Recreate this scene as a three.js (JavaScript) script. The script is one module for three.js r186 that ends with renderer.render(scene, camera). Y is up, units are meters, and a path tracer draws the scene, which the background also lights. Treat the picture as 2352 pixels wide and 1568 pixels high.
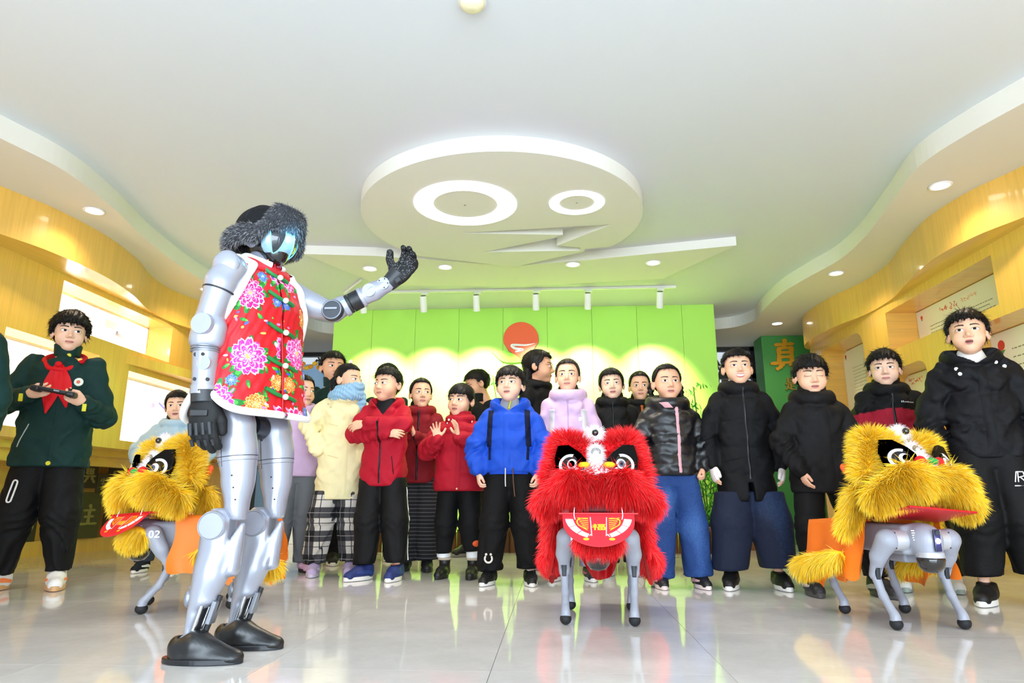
import * as THREE from 'three';
import { mergeGeometries } from 'three/addons/utils/BufferGeometryUtils.js';
import { RoundedBoxGeometry } from 'three/addons/geometries/RoundedBoxGeometry.js';
import { RectAreaLightUniformsLib } from 'three/addons/lights/RectAreaLightUniformsLib.js';
import { FontLoader } from 'three/addons/loaders/FontLoader.js';
import { TextGeometry } from 'three/addons/geometries/TextGeometry.js';

// ---------------------------------------------------------------- camera, sky, lights, exposure
const scene = new THREE.Scene();
const camera = new THREE.PerspectiveCamera(2 * Math.atan(784 / 1530) * 180 / Math.PI, 1.5, 0.05, 60);
camera.position.set(0, 0.52, 0);
camera.rotation.set(Math.atan(356 / 1530), 3.5 * Math.PI / 180, 0, 'YXZ');
const renderer = new THREE.WebGLRenderer();
renderer.toneMapping = THREE.LinearToneMapping;
renderer.toneMappingExposure = 0.9;
renderer.shadowMap.enabled = true;
RectAreaLightUniformsLib.init();
scene.background = new THREE.Color(0.8, 0.9, 1.0);          // overcast winter sky outside the glazed entrance
// daylight that comes in through the glazed entrance behind the photographer
const daylight = new THREE.RectAreaLight(new THREE.Color(0.74, 0.88, 1.0), 11, 6.6, 2.3);
daylight.position.set(0.2, 1.2, 2.78); daylight.lookAt(0.2, 1.2, -5); scene.add(daylight);

// ---------------------------------------------------------------- helpers
let seed = 12345;
const rnd = () => { seed = (seed * 1664525 + 1013904223) >>> 0; return seed / 4294967296; };
const R = (a, b) => a + (b - a) * rnd();
const V = (x, y, z) => new THREE.Vector3(x, y, z);
const lerp = (a, b, t) => a + (b - a) * t, clamp = (x, a, b) => Math.max(a, Math.min(b, x));
const sstep = (a, b, x) => { const t = clamp((x - a) / (b - a), 0, 1); return t * t * (3 - 2 * t); };
const taken = {};
function numbered(name) { const n = taken[name] = (taken[name] ?? -1) + 1; return n ? name + '_' + String(n).padStart(3, '0') : name; }
function M(color, roughness = 0.6, o = {}) {
  const { lin, ...rest } = o;
  return new THREE.MeshPhysicalMaterial({ color: new THREE.Color(color), roughness, ...rest });
}
function part(name, geo, mat, parent) {
  const m = new THREE.Mesh(geo, mat); m.name = name; m.castShadow = m.receiveShadow = true; parent.add(m); return m;
}
function tag(o, label, category, group) { o.userData.label = label; o.userData.category = category; if (group) o.userData.group = group; return o; }
function thing(name, label, category, pos = [0, 0, 0], turn = 0, group) {
  const g = new THREE.Group(); g.name = numbered(name); g.position.set(...pos); g.rotation.y = turn; scene.add(g); return tag(g, label, category, group);
}
function solo(name, geo, mat, label, category, group) { return tag(part(numbered(name), geo, mat, scene), label, category, group); }
function struct(name, geo, mat) { const m = part(name, geo, mat, scene); m.userData.kind = 'structure'; return m; }
function structGroup(name) { const g = new THREE.Group(); g.name = name; g.userData.kind = 'structure'; scene.add(g); return g; }
const T = (g, x = 0, y = 0, z = 0, rx = 0, ry = 0, rz = 0) => { if (rx) g.rotateX(rx); if (ry) g.rotateY(ry); if (rz) g.rotateZ(rz); return g.translate(x, y, z); };
const box = (w, h, d, x = 0, y = 0, z = 0, r = 0) => (r ? new RoundedBoxGeometry(w, h, d, 2, r) : new THREE.BoxGeometry(w, h, d)).translate(x, y, z);
const plain = (g) => { g = g.index ? g.toNonIndexed() : g; for (const k of Object.keys(g.attributes)) if (!['position', 'normal', 'uv'].includes(k)) g.deleteAttribute(k); if (!g.attributes.uv) g.setAttribute('uv', new THREE.BufferAttribute(new Float32Array(g.attributes.position.count * 2), 2)); return g; };
const join = (...gs) => mergeGeometries(gs.flat().map(plain));
const tube = (pts, r, seg = 24, rad = 8, closed = false) => new THREE.TubeGeometry(new THREE.CatmullRomCurve3(pts.map((p) => p.isVector3 ? p : V(...p)), closed), seg, r, rad, closed);
const lathe = (pts, seg = 24) => new THREE.LatheGeometry(pts.map((p) => new THREE.Vector2(...p)), seg);
const spline2 = (pts, n) => new THREE.CatmullRomCurve3(pts.map(([x, z]) => V(x, 0, z)), false, 'centripetal').getPoints(n).map((v) => [v.x, v.z]);
function planExtrude(pts, y0, y1, holes = []) {
  const s = new THREE.Shape(pts.map(([x, z]) => new THREE.Vector2(x, -z)));
  for (const h of holes) s.holes.push(new THREE.Path(h.map(([x, z]) => new THREE.Vector2(x, -z))));
  return new THREE.ExtrudeGeometry(s, { depth: y1 - y0, bevelEnabled: false, curveSegments: 48 }).rotateX(-Math.PI / 2).translate(0, y0, 0);
}
const flat = (pts, depth, bevel = 0) => new THREE.ExtrudeGeometry(new THREE.Shape(pts.map(([x, y]) => new THREE.Vector2(x, y))), { depth, bevelEnabled: bevel > 0, bevelSize: bevel, bevelThickness: bevel, bevelSegments: 2 });
// cylinder-like solid between two points
function rod(a, b, r0, r1 = r0, seg = 14, open = false) {
  a = a.isVector3 ? a : V(...a); b = b.isVector3 ? b : V(...b); const d = b.clone().sub(a), g = new THREE.CylinderGeometry(r1, r0, d.length(), seg, 1, open);
  g.applyQuaternion(new THREE.Quaternion().setFromUnitVectors(V(0, 1, 0), d.clone().normalize())); const c = a.clone().add(b).multiplyScalar(0.5); return g.translate(c.x, c.y, c.z);
}
function canvasTex(w, h, draw, srgb = true) {
  const c = document.createElement('canvas'); c.width = w; c.height = h; draw(c.getContext('2d'), w, h);
  const t = new THREE.CanvasTexture(c); if (srgb) t.colorSpace = THREE.SRGBColorSpace; t.wrapS = t.wrapT = THREE.RepeatWrapping; return t;
}
const noiseTex = (w, h, f) => { const d = new Uint8Array(w * h * 4); for (let y = 0; y < h; y++) for (let x = 0; x < w; x++) { const c = f(x / w, y / h), i = (y * w + x) * 4; d[i] = c[0]; d[i + 1] = c[1]; d[i + 2] = c[2]; d[i + 3] = 255; } const t = new THREE.DataTexture(d, w, h); t.colorSpace = THREE.SRGBColorSpace; t.wrapS = t.wrapT = THREE.RepeatWrapping; t.magFilter = THREE.LinearFilter; t.needsUpdate = true; return t; };
// periodic value noise
const PN = new Float32Array(65536).map(() => rnd());
const vnoise = (x, y, per, pv = per) => { const ix = Math.floor(x), iy = Math.floor(y), fx = x - ix, fy = y - iy, u = fx * fx * (3 - 2 * fx), v = fy * fy * (3 - 2 * fy), w = (n, q) => ((n % q) + q) % q, at = (a, b) => PN[(w(a, per) * 157 + w(b, pv) * 313 + per * 7) & 65535]; return lerp(lerp(at(ix, iy), at(ix + 1, iy), u), lerp(at(ix, iy + 1), at(ix + 1, iy + 1), u), v); };
// brush-written characters as strokes on a 10 x 10 field
const GLYPH = {
  zhen: [[[2, 8.4], [8, 8.8]], [[5.2, 10], [4.8, 7.4]], [[3, 7.2], [2.9, 2.6]], [[3, 7.2], [7.1, 7.4], [7, 2.6]], [[3, 5.8], [7, 5.9]], [[3, 4.3], [7, 4.4]], [[0.3, 2.1], [9.7, 2.7]], [[3.9, 1.9], [3, 0.9], [1.8, 0.1]], [[6.2, 1.9], [7.2, 1], [8.2, 0.2]]],
  shi: [[[3, 9.5], [3, 6.2]], [[3, 9.5], [7, 9.5], [7, 6.2], [3, 6.2]], [[3, 7.9], [7, 7.9]], [[1, 5], [9, 5]], [[5, 5], [5, 1.5]], [[5, 3.2], [7.8, 3.2]], [[3, 4], [2.6, 2], [1, 0.5]], [[2.6, 2], [5, 1], [9, 0.6]]],
  zi: [[[5, 10], [4, 8.6]], [[2.5, 8.6], [2.5, 0.5], [7.5, 0.5]], [[2.5, 8.6], [7.5, 8.6], [7.5, 0.5]], [[2.5, 6], [7.5, 6]], [[2.5, 3.2], [7.5, 3.2]]],
  fu: [[[2, 9.6], [2.6, 8.8]], [[0.8, 7.8], [3.4, 7.8], [0.6, 4.6]], [[2.2, 6], [2.2, 0.2]], [[2.6, 5.6], [3.4, 4.6]], [[4.4, 9.2], [9.4, 9.2]], [[5.2, 8], [8.6, 8], [8.6, 6.2], [5.2, 6.2], [5.2, 8]], [[4.6, 5], [9.2, 5], [9.2, 0.4], [4.6, 0.4], [4.6, 5]], [[6.9, 5], [6.9, 0.4]], [[4.6, 2.7], [9.2, 2.7]]],
  zhu: [[[5, 9.8], [5.6, 8.6]], [[2, 7.4], [8, 7.6]], [[2.6, 4.3], [7.4, 4.5]], [[0.6, 0.8], [9.4, 1]], [[5, 7.5], [4.8, 0.9]]],
  sheng: [[[3, 9.4], [2, 6.6]], [[2.6, 7.6], [8, 7.7]], [[2.6, 4.4], [7.6, 4.5]], [[1, 0.8], [9, 1]], [[5.2, 9.8], [5, 0.9]]],
  tong: [[[2, 0], [2, 9.4], [8, 9.4], [8, 0.4], [7, 0.9]], [[3.6, 7.4], [6.4, 7.4]], [[3.6, 5.6], [6.4, 5.6], [6.4, 2.6], [3.6, 2.6], [3.6, 5.6]]],
  xing: [[[3, 9.6], [3, 6], [7, 6], [7, 9.6]], [[3, 7.8], [7, 7.8]], [[5, 9.6], [5, 6]], [[0.8, 4.4], [9.2, 4.6]], [[3.6, 3.6], [1.6, 0.4]], [[6.4, 3.6], [8.6, 0.4]]],
  dao: [[[1.4, 9], [2.4, 8]], [[0.8, 6.4], [2.6, 6.4], [1.6, 2], [4, 1], [9.4, 0.6]], [[4, 9.4], [5, 8.4]], [[8, 9.6], [7, 8.4]], [[3.8, 8], [9, 8]], [[4.6, 6.6], [8.4, 6.6], [8.4, 2.4], [4.6, 2.4], [4.6, 6.6]], [[4.6, 4.6], [8.4, 4.6]]],
  cheng: [[[1.6, 9], [2.4, 8]], [[0.6, 6.2], [2.4, 6.2], [2.4, 1], [3.6, 2]], [[4.2, 8], [9.4, 8.2]], [[4.6, 8], [3.6, 0.4]], [[7, 9.8], [9.2, 0.6]], [[5.2, 5.6], [6.6, 5.6], [6.2, 2.6]], [[8.6, 5.6], [6.6, 1.4]]],
};
// each stroke a flat bar with swollen ends, extruded
function glyphGeo(name, size, width, depth) {
  const gs = [];
  for (const st of GLYPH[name]) for (let i = 0; i < st.length - 1; i++) {
    const [a, b] = [st[i], st[i + 1]].map(([x, y]) => [(x / 10 - 0.5) * size, (y / 10 - 0.5) * size]), dx = b[0] - a[0], dy = b[1] - a[1], L = Math.hypot(dx, dy), nx = -dy / L, ny = dx / L, w = width / 2 * (Math.abs(dx) > Math.abs(dy) ? 0.8 : 1.1);
    const P = (t, s) => [a[0] + dx * t + nx * s, a[1] + dy * t + ny * s], e = w / L;
    gs.push(flat([P(-e * 0.6, -w * 0.5), P(0.08, -w * 1.1), P(0.5, -w * 0.75), P(0.92, -w * 1.15), P(1 + e * 0.6, 0), P(0.9, w * 1.0), P(0.5, w * 0.7), P(0.08, w * 1.1), P(-e * 0.7, w * 0.6)], depth + gs.length * 0.0006));
  }
  return join(gs);
}
function glyphCanvas(g, name, x, y, s, w) { g.lineWidth = w; g.lineCap = g.lineJoin = 'round'; for (const st of GLYPH[name]) { g.beginPath(); st.forEach(([a, b], i) => g[i ? 'lineTo' : 'moveTo'](x + a / 10 * s, y + s - b / 10 * s)); g.stroke(); } }

// ---------------------------------------------------------------- surfaces of the room
const woodTex = noiseTex(512, 512, (u, v) => { const g = vnoise(u * 96, v * 4, 96, 4) * 0.6 + vnoise(u * 32, v * 2, 32, 2) * 0.4, s = 0.93 + 0.09 * g; return [244 * s, 196 * s, 108 * s]; });
woodTex.repeat.set(1.1, 1.1);
const mWood = new THREE.MeshPhysicalMaterial({ map: woodTex, color: new THREE.Color(0.95, 0.9, 0.62), roughness: 0.36, clearcoat: 0.8, clearcoatRoughness: 0.1 });
const mPaint = M('#d9dde2', 0.75), mDisc = M('#e4e2d9', 0.8), mSoffit = M('#e4dfd4', 0.8);
const mGreen = M('#b2ea60', 0.5), mGreenDark = M('#3f8f3e', 0.6), mGrey = M('#9a9a98', 0.7), mWhite = M('#f5f5f5', 0.4), mBlack = M('#111214', 0.5);
const tileTex = noiseTex(512, 512, (u, v) => { const n = vnoise(u * 6, v * 6, 6) * 0.5 + vnoise(u * 17 + vnoise(u * 5, v * 5, 5) * 2, v * 17, 17) * 0.3 + vnoise(u * 50, v * 50, 50) * 0.2, s = 0.92 + 0.1 * n; return [239 * s, 237 * s, 234 * s]; });
const tileMats = [0, 1, 2, 3].map((k) => { const t = tileTex.clone(); t.offset.set(k * 0.31, k * 0.17); t.repeat.set(0.9, 0.8); t.needsUpdate = true; const c = 0.97 + 0.01 * k; return new THREE.MeshPhysicalMaterial({ map: t, color: new THREE.Color(c, c, c), roughness: 0.09, ior: 1.52, specularIntensity: 1, clearcoat: 0.3, clearcoatRoughness: 0.03 }); });

// floor: polished tiles on a dark bed, every tile its own piece
const floor = struct('floor', box(10.82, 0.12, 12.18, -0.56, -0.066, -3.16), M('#5c564e', 0.9));
{ const X0 = -0.2 - 0.72 * 8, Z0 = -2.2 + 0.64 * 8, g = box(0.7182, 0.012, 0.6391);
  for (let i = 0; i < 15; i++) for (let j = 0; j < 19; j++) part('tile', g, tileMats[Math.floor(rnd() * 4)], floor).position.set(X0 + 0.72 * (i + 0.5), -0.006, Z0 - 0.64 * (j + 0.5)); }
struct('ceiling', box(10.8, 0.12, 12.16, -0.56, 2.59, -3.16), mPaint);
// outer shell
struct('wall_left', box(0.12, 2.53, 12.16, -5.9, 1.265, -3.16), mPaint);
struct('wall_right', box(0.12, 2.53, 12.16, 4.78, 1.265, -3.16), mPaint);
struct('wall_back', join(box(2.34, 2.53, 0.1, -4.67, 1.265, -8.6), box(4.5, 2.53, 0.1, -0.25, 1.265, -8.6), box(2.12, 2.53, 0.1, 3.66, 1.265, -8.6), box(1.0, 1.3, 0.1, -3.0, 0.65, -8.6), box(0.6, 1.3, 0.1, 2.3, 0.65, -8.6), box(1.0, 0.13, 0.1, -3.0, 2.465, -8.6), box(0.6, 0.13, 0.1, 2.3, 2.465, -8.6)), mGrey);
struct('wall_front', join(box(2.06, 2.53, 0.12, -4.93, 1.265, 2.86), box(1.24, 2.53, 0.12, 4.22, 1.265, 2.86), box(7.5, 0.14, 0.12, -0.15, 2.46, 2.86)), mPaint);
{ const d = structGroup('door_1');                                         // glazed entrance behind the photographer
  for (let i = 0; i < 6; i++) { part('frame', join(box(0.05, 2.38, 0.06, -3.85 + i * 1.25, 1.19, 2.86), box(0.05, 2.38, 0.06, -2.65 + i * 1.25, 1.19, 2.86), box(1.2, 0.05, 0.06, -3.25 + i * 1.25, 2.36, 2.86), box(1.2, 0.06, 0.06, -3.25 + i * 1.25, 0.03, 2.86)), mGrey, d);
    part('pane', box(1.15, 2.28, 0.01, -3.25 + i * 1.25, 1.2, 2.86), new THREE.MeshPhysicalMaterial({ color: 0xffffff, transmission: 1, roughness: 0, thickness: 0 }), d); } }

// curved lowered ceilings along both sides
const rightEdge = spline2([[2.75, 2.8], [2.5, 1.7], [2.62, 0.4], [2.5, -0.9], [2.62, -1.8], [2.5, -2.6], [2.33, -3.06], [2.23, -3.34], [2.16, -3.68], [2.24, -4.2], [2.34, -4.85], [2.35, -5.3], [2.27, -5.7], [2.19, -6.15], [2.19, -6.8], [2.22, -7.2], [2.1, -7.48], [1.85, -7.6], [1.3, -7.62]], 120);
const leftEdge = spline2([[-2.9, 2.8], [-3.1, 1.6], [-2.9, 0.3], [-3.1, -1.0], [-3.15, -2.0], [-3.05, -2.7], [-2.95, -3.08], [-2.87, -3.44], [-2.91, -3.92], [-3.03, -4.52], [-3.1, -5.21], [-3.09, -5.7], [-2.95, -6.4], [-2.85, -7.0], [-2.7, -7.45], [-2.4, -7.6], [-1.9, -7.62]], 120);
struct('trim_1', planExtrude([...leftEdge, [-1.9, -8.55], [-5.84, -8.55], [-5.84, 2.8]], 2.4, 2.53), mSoffit);
struct('trim_2', planExtrude([...rightEdge, [1.3, -8.55], [4.72, -8.55], [4.72, 2.8]], 2.4, 2.53), mSoffit);
struct('trim_3', box(3.2, 0.13, 0.93, -0.3, 2.465, -8.085), mSoffit);

// wavy wooden bands under the lowered ceilings
const rightBand = spline2([[2.72, -1.0], [2.82, -2.0], [2.86, -2.9], [2.76, -3.73], [2.65, -4.05], [2.61, -4.46], [2.7, -5.0], [2.795, -5.45], [2.795, -5.9], [2.7, -6.35], [2.67, -6.8], [2.7, -7.12], [2.8, -7.34], [2.95, -7.42]], 110);
const leftBand = spline2([[-3.42, -1.0], [-3.5, -2.0], [-3.5, -2.9], [-3.42, -3.55], [-3.31, -3.95], [-3.28, -4.45], [-3.35, -4.9], [-3.5, -5.4], [-3.53, -5.75], [-3.44, -6.2], [-3.36, -6.7], [-3.42, -7.2], [-3.6, -7.4]], 110);
struct('trim_4', planExtrude([...rightBand, [3.2, -7.42], [3.2, -1.0]], 2.1, 2.4), mWood);
struct('trim_5', planExtrude([...leftBand, [-4.0, -7.4], [-4.0, -1.0]], 2.1, 2.4), mWood);

// wooden display walls with openings (outline in z, y)
const rr = (z0, z1, y0, y1, r) => { const p = new THREE.Path(); p.moveTo(z0 + r, y0); p.lineTo(z1 - r, y0); p.quadraticCurveTo(z1, y0, z1, y0 + r); p.lineTo(z1, y1 - r); p.quadraticCurveTo(z1, y1, z1 - r, y1); p.lineTo(z0 + r, y1); p.quadraticCurveTo(z0, y1, z0, y1 - r); p.lineTo(z0, y0 + r); p.quadraticCurveTo(z0, y0, z0 + r, y0); return p; };
function holedWall(name, z0, z1, y0, y1, holes, face, depth, dir) {          // dir +1: room on its -x side
  const s = new THREE.Shape([[z0, y0], [z1, y0], [z1, y1], [z0, y1]].map((p) => new THREE.Vector2(...p)));
  s.holes.push(...holes);
  const g = new THREE.ExtrudeGeometry(s, { depth, bevelEnabled: false, curveSegments: 16 }).rotateY(-Math.PI / 2);   // (z, y, d) -> (-d, y, z)
  g.translate(dir > 0 ? face + depth : face, 0, 0); return struct(name, g, mWood);
}
holedWall('wall_right_display', -7.3, -1.0, 0.9, 2.1, [rr(-5.62, -4.22, 1.7, 2.03, 0.005), rr(-7.1, -6.08, 1.32, 2.0, 0.16), rr(-5.95, -5.12, 1.1, 1.54, 0.12), rr(-4.75, -3.0, 1.12, 1.62, 0.01)], 2.82, 0.26, 1);
struct('wall_right_end', join(planExtrude(spline2([[2.82, -7.28], [2.86, -7.4], [2.97, -7.42], [3.08, -7.4], [3.1, -7.28]], 20), 0, 2.1), box(0.02, 1.26, 6.3, 3.09, 1.49, -4.15)), mWood);
holedWall('wall_left_display', -7.3, -1.0, 0.9, 2.1, [rr(-5.86, -4.43, 1.73, 2.06, 0.005), rr(-4.92, -4.0, 0.97, 1.6, 0.005), rr(-6.75, -5.3, 0.97, 1.55, 0.005)], -3.55, 0.25, -1);
struct('wall_left_end', join(planExtrude(spline2([[-3.55, -7.28], [-3.62, -7.4], [-3.72, -7.42], [-3.79, -7.4], [-3.8, -7.28]], 20), 0, 2.1), box(0.02, 1.22, 6.3, -3.81, 1.5, -4.15)), mWood);
// recessed lower walls, their shelf and plinth
const lowL = spline2([[-5.2, -2.5], [-5.0, -4.3], [-4.76, -5.84], [-4.41, -6.92], [-3.8, -7.6]], 24), lowR = spline2([[4.2, -2.8], [3.95, -4.3], [3.53, -6.05], [3.36, -6.45], [2.95, -7.4]], 24);
const off = (c, d) => c.map(([x, z]) => [x + d, z]);
struct('wall_left_lower', planExtrude([...lowL, ...off(lowL, -0.1).reverse()], 0, 0.9), mWood);
struct('wall_right_lower', planExtrude([...lowR, ...off(lowR, 0.1).reverse()], 0, 0.9), mWood);
struct('trim_6', join(box(1.5, 0.05, 6.4, -4.5, 0.875, -4.2), box(0.08, 0.1, 6.4, -3.9, 0.82, -4.2)), mWood);
struct('trim_7', join(box(1.3, 0.05, 6.4, 3.75, 0.875, -4.2), box(0.08, 0.1, 6.4, 3.15, 0.82, -4.2)), mWood);
struct('baseboard_left', planExtrude([...off(lowL, 0.1), ...off(lowL, -0.02).reverse()], 0, 0.13), mWood);
struct('baseboard_right', planExtrude([...off(lowR, -0.1), ...off(lowR, 0.02).reverse()], 0, 0.13), mWood);

// round ceiling feature with two light rings, a lightning-shaped cut and a pointed chin
{ const cx = -0.34, cz = -4.415, r = 0.985, P = [];
  for (let i = 0; i <= 72; i++) { const a = lerp(-0.19 * Math.PI, 1.235 * Math.PI, i / 72); P.push([cx + Math.cos(a) * r, cz + Math.sin(a) * r]); }
  const chin = [[-0.315, -5.39], [0.27, -5.06], [0.27, -5.0]];
  const bolt = [[-0.662, -4.616], [0.095, -4.696], [0.027, -4.761], [-0.54, -5.02], [0.235, -5.035], [0.235, -4.97], [0.051, -4.916], [0.443, -4.52]];
  const disc = structGroup('trim_8');
  const g = planExtrude([...P, ...chin], 2.43, 2.53, [bolt]);
  part('face_panel', g, mDisc, disc);
  part('pinhole', join(T(new THREE.CylinderGeometry(0.008, 0.008, 0.004, 12), -0.57, 2.428, -4.13), T(new THREE.CylinderGeometry(0.006, 0.006, 0.004, 12), 0.18, 2.428, -4.14)), mGrey, disc);
  struct('trim_9', planExtrude([[1.47, -5.06], [1.02, -5.86], [-0.3, -6.02], [-1.6, -5.9], [-2.02, -5.04], [-1.44, -5.12], [-0.32, -5.44], [0.28, -5.33]].reverse(), 2.455, 2.53), mDisc);
}
const mGlow = new THREE.MeshStandardMaterial({ color: 0xffffff, emissive: 0xffffff, emissiveIntensity: 1.6, roughness: 0.5 });
const mGlowSpot = new THREE.MeshStandardMaterial({ color: 0xffffff, emissive: 0xfff2e0, emissiveIntensity: 9, roughness: 0.5 });
function ringLamp(x, z, r0, r1, label, cd) {
  const t = thing('ring_light', label, 'light', [x, 2.43, z]);
  const s = new THREE.Shape(); s.absarc(0, 0, r1, 0, Math.PI * 2); const h = new THREE.Path(); h.absarc(0, 0, r0, 0, Math.PI * 2, true); s.holes.push(h);
  part('glowing_ring', new THREE.ExtrudeGeometry(s, { depth: 0.006, bevelEnabled: false, curveSegments: 48 }).rotateX(-Math.PI / 2).translate(0, -0.006, 0), mGlow, t);
  for (let k = 0; k < 4; k++) { const a = k * Math.PI / 2 + 0.4, l = new THREE.SpotLight(0xfff3e2, cd, 0, 1.35, 1); l.position.set(x + Math.cos(a) * (r0 + r1) / 2, 2.4, z + Math.sin(a) * (r0 + r1) / 2); l.target.position.set(l.position.x, 0, l.position.z); l.castShadow = true; l.shadow.radius = 3; scene.add(l, l.target); }
}
ringLamp(-0.565, -4.12, 0.215, 0.345, 'large glowing white ring lamp in the round ceiling panel', 1.9);
ringLamp(0.18, -4.14, 0.118, 0.184, 'small glowing white ring lamp in the round ceiling panel', 0.8);

function downlight(x, y, z, label, group, cd = 2.4) {
  const t = thing('downlight', label, 'light', [x, y, z], 0, group);
  part('rim', lathe([[0.052, 0], [0.066, -0.002], [0.067, -0.006], [0.06, -0.009], [0.051, -0.006], [0.05, 0.0]], 32), mWhite, t);
  part('lens', T(new THREE.CylinderGeometry(0.051, 0.051, 0.004, 28), 0, -0.004, 0), mGlowSpot, t);
  const l = new THREE.SpotLight(0xffe9cc, cd, 0, 1.25, 0.9); l.position.set(x, y - 0.03, z); l.target.position.set(x, 0, z); l.castShadow = true; l.shadow.radius = 2; scene.add(l, l.target);
}
for (const [x, z] of [[2.42, -3.96], [2.46, -5.63], [2.51, -7.35], [2.62, -2.3], [2.62, -0.7]]) downlight(x, 2.4, z, 'round recessed downlight in the lowered ceiling above the poster wall', 'downlights above the poster wall');
for (const [x, z] of [[-3.07, -4.0], [-3.2, -5.75], [-3.25, -2.3], [-3.2, -0.7]]) downlight(x, 2.4, z, 'round recessed downlight in the lowered ceiling above the glowing showcases', 'downlights above the showcases');
for (const x of [-1.57, -0.91, 0.19, 0.87]) downlight(x, 2.455, -5.42, 'round recessed downlight in the pointed wing behind the round ceiling panel', 'downlights in the ceiling wing', 1.6);
{ const t = thing('smoke_detector', 'cream dome smoke detector on the white ceiling', 'detector', [-0.31, 2.53, -2.36]);
  part('base', T(new THREE.CylinderGeometry(0.055, 0.06, 0.015, 28), 0, -0.008, 0), mDisc, t); part('dome', lathe([[0.05, -0.012], [0.048, -0.03], [0.03, -0.042], [0.001, -0.045]], 28), M('#efe7c0', 0.4), t); }

// spotlights on a track in front of the green wall
{ const t = thing('light_track', 'thin white lighting track with a bent end on the ceiling', 'track', [0, 2.53, -6.32]);
  part('rail', box(3.3, 0.022, 0.035, -0.43, -0.012, 0), mWhite, t); part('end_rail', rod([-2.08, -0.012, 0], [-1.78, -0.012, 0.42], 0.012), mWhite, t);
  for (const [i, x] of [-1.88, -1.27, -0.74, -0.15, 0.36, 1.06].entries()) {
    const s = thing('track_spotlight', 'white cylinder spotlight hanging from the ceiling track', 'spotlight', [x, 2.53, -6.32], 0, 'spotlights on the ceiling track');
    part('adapter', box(0.07, 0.022, 0.036, 0.012, -0.034, 0, 0.004), mWhite, s); part('stem', rod([0, -0.04, 0], [0, -0.075, 0], 0.008), mWhite, s);
    const cyl = part('housing', lathe([[0.001, 0.08], [0.028, 0.08], [0.033, 0.075], [0.033, -0.08], [0.029, -0.082], [0.028, -0.07], [0.001, -0.07]], 28), mWhite, s);
    cyl.position.set(0, -0.14, 0); cyl.rotation.x = 0.42;
    part('top_cap', T(new THREE.CylinderGeometry(0.027, 0.027, 0.004, 24), 0, 0.082, 0), mBlack, cyl);
    part('lens', T(new THREE.CylinderGeometry(0.026, 0.026, 0.004, 24), 0, -0.072, 0), mGlow, cyl);
    const l = new THREE.SpotLight(0xfff3d8, 26, 0, 0.62, 0.75); l.position.set(x, 2.29, -6.36); l.target.position.set(x, 1.52, -6.99); l.castShadow = true; scene.add(l, l.target);
  } }

// the green feature wall: upright boards
{ const w = structGroup('wall_green'); const gB = box(0.478, 2.53, 0.05, 0, 1.265, 0, 0.003), xs = [];
  part('core', box(4.1, 2.53, 0.12, -0.33, 1.265, -7.1), mGreen, w);
  for (let i = 0; i < 9; i++) { const x0 = i === 0 ? -2.4 : -2.4 + 0.43 + (i - 1) * 0.481, x1 = i === 8 ? 1.74 : -2.4 + 0.43 + i * 0.481; part('board', box(Math.min(x1, 1.74) - x0 - 0.002, 2.53, 0.05, (x0 + Math.min(x1, 1.74)) / 2, 1.265, -7.02, 0.002), mGreen, w); } }
{ const t = thing('school_emblem', 'orange sun emblem with white ribbon and two green leaves on the green wall', 'emblem', [-0.33, 2.12, -6.99]);
  const p = []; for (let i = 0; i <= 40; i++) { const a = lerp(-0.2, Math.PI + 0.2, i / 40); p.push([Math.cos(a) * 0.187, 0.05 + Math.sin(a) * 0.187]); } p.push([-0.13, -0.075], [0, -0.165], [0.13, -0.075]);
  part('sun', flat(p, 0.02, 0.003), M('#f0582c', 0.4), t);
  const rib = new THREE.CatmullRomCurve3([[0.15, 0, 0], [0.06, -0.018, 0], [-0.1, -0.02, 0], [-0.07, -0.05, 0], [0.02, -0.068, 0], [-0.06, -0.09, 0]].map((q) => V(...q))).getPoints(40), wd = (i) => 0.002 + 0.012 * Math.sin(Math.min(1, i / 34) * Math.PI * 0.8);
  const up = [], dn = []; rib.forEach((q, i) => { const n = rib[Math.min(40, i + 1)].clone().sub(rib[Math.max(0, i - 1)]).normalize(); up.push([q.x - n.y * wd(i), q.y + n.x * wd(i)]); dn.unshift([q.x + n.y * wd(i), q.y - n.x * wd(i)]); });
  part('ribbon', flat([...up, ...dn], 0.006).translate(0, 0, 0.024), mWhite, t);
  for (const s of [-1, 1]) { const l = [[0, -0.175], [0.07, -0.12], [0.16, -0.085], [0.3, -0.075], [0.27, -0.13], [0.2, -0.19], [0.1, -0.205], [0, -0.2]].map(([x, y]) => [x * s, y]); const c = new THREE.SplineCurve(l.map((q) => new THREE.Vector2(...q))).getPoints(30).map((q) => [q.x, q.y]); part('leaf', flat(s > 0 ? c.reverse() : c, 0.018, 0.003), M('#8edb3a', 0.4), t); } }

// green pillar with golden characters
{ const p = struct('wall_pillar', box(0.62, 2.4, 0.3, 2.82, 1.2, -8.1, 0.01), mGreenDark);
  const gold = M('#d99a1c', 0.35, { metalness: 0.2 }), dark = M('#9a7a24', 0.45);
  for (const [n, s, w, x, y, m, lab] of [['zhen', 0.36, 0.05, 2.77, 2.16, gold, 'large golden brush-written character at the top of the green pillar'], ['shi', 0.15, 0.017, 2.8, 1.81, dark, 'small bronze character directly below the large golden one'], ['zi', 0.14, 0.017, 2.8, 1.63, dark, 'small bronze box-shaped character, lowest on the green pillar']])
    solo('wall_character', glyphGeo(n, s, w, 0.02).translate(x, y, -7.95), m, lab, 'lettering'); }

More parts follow.
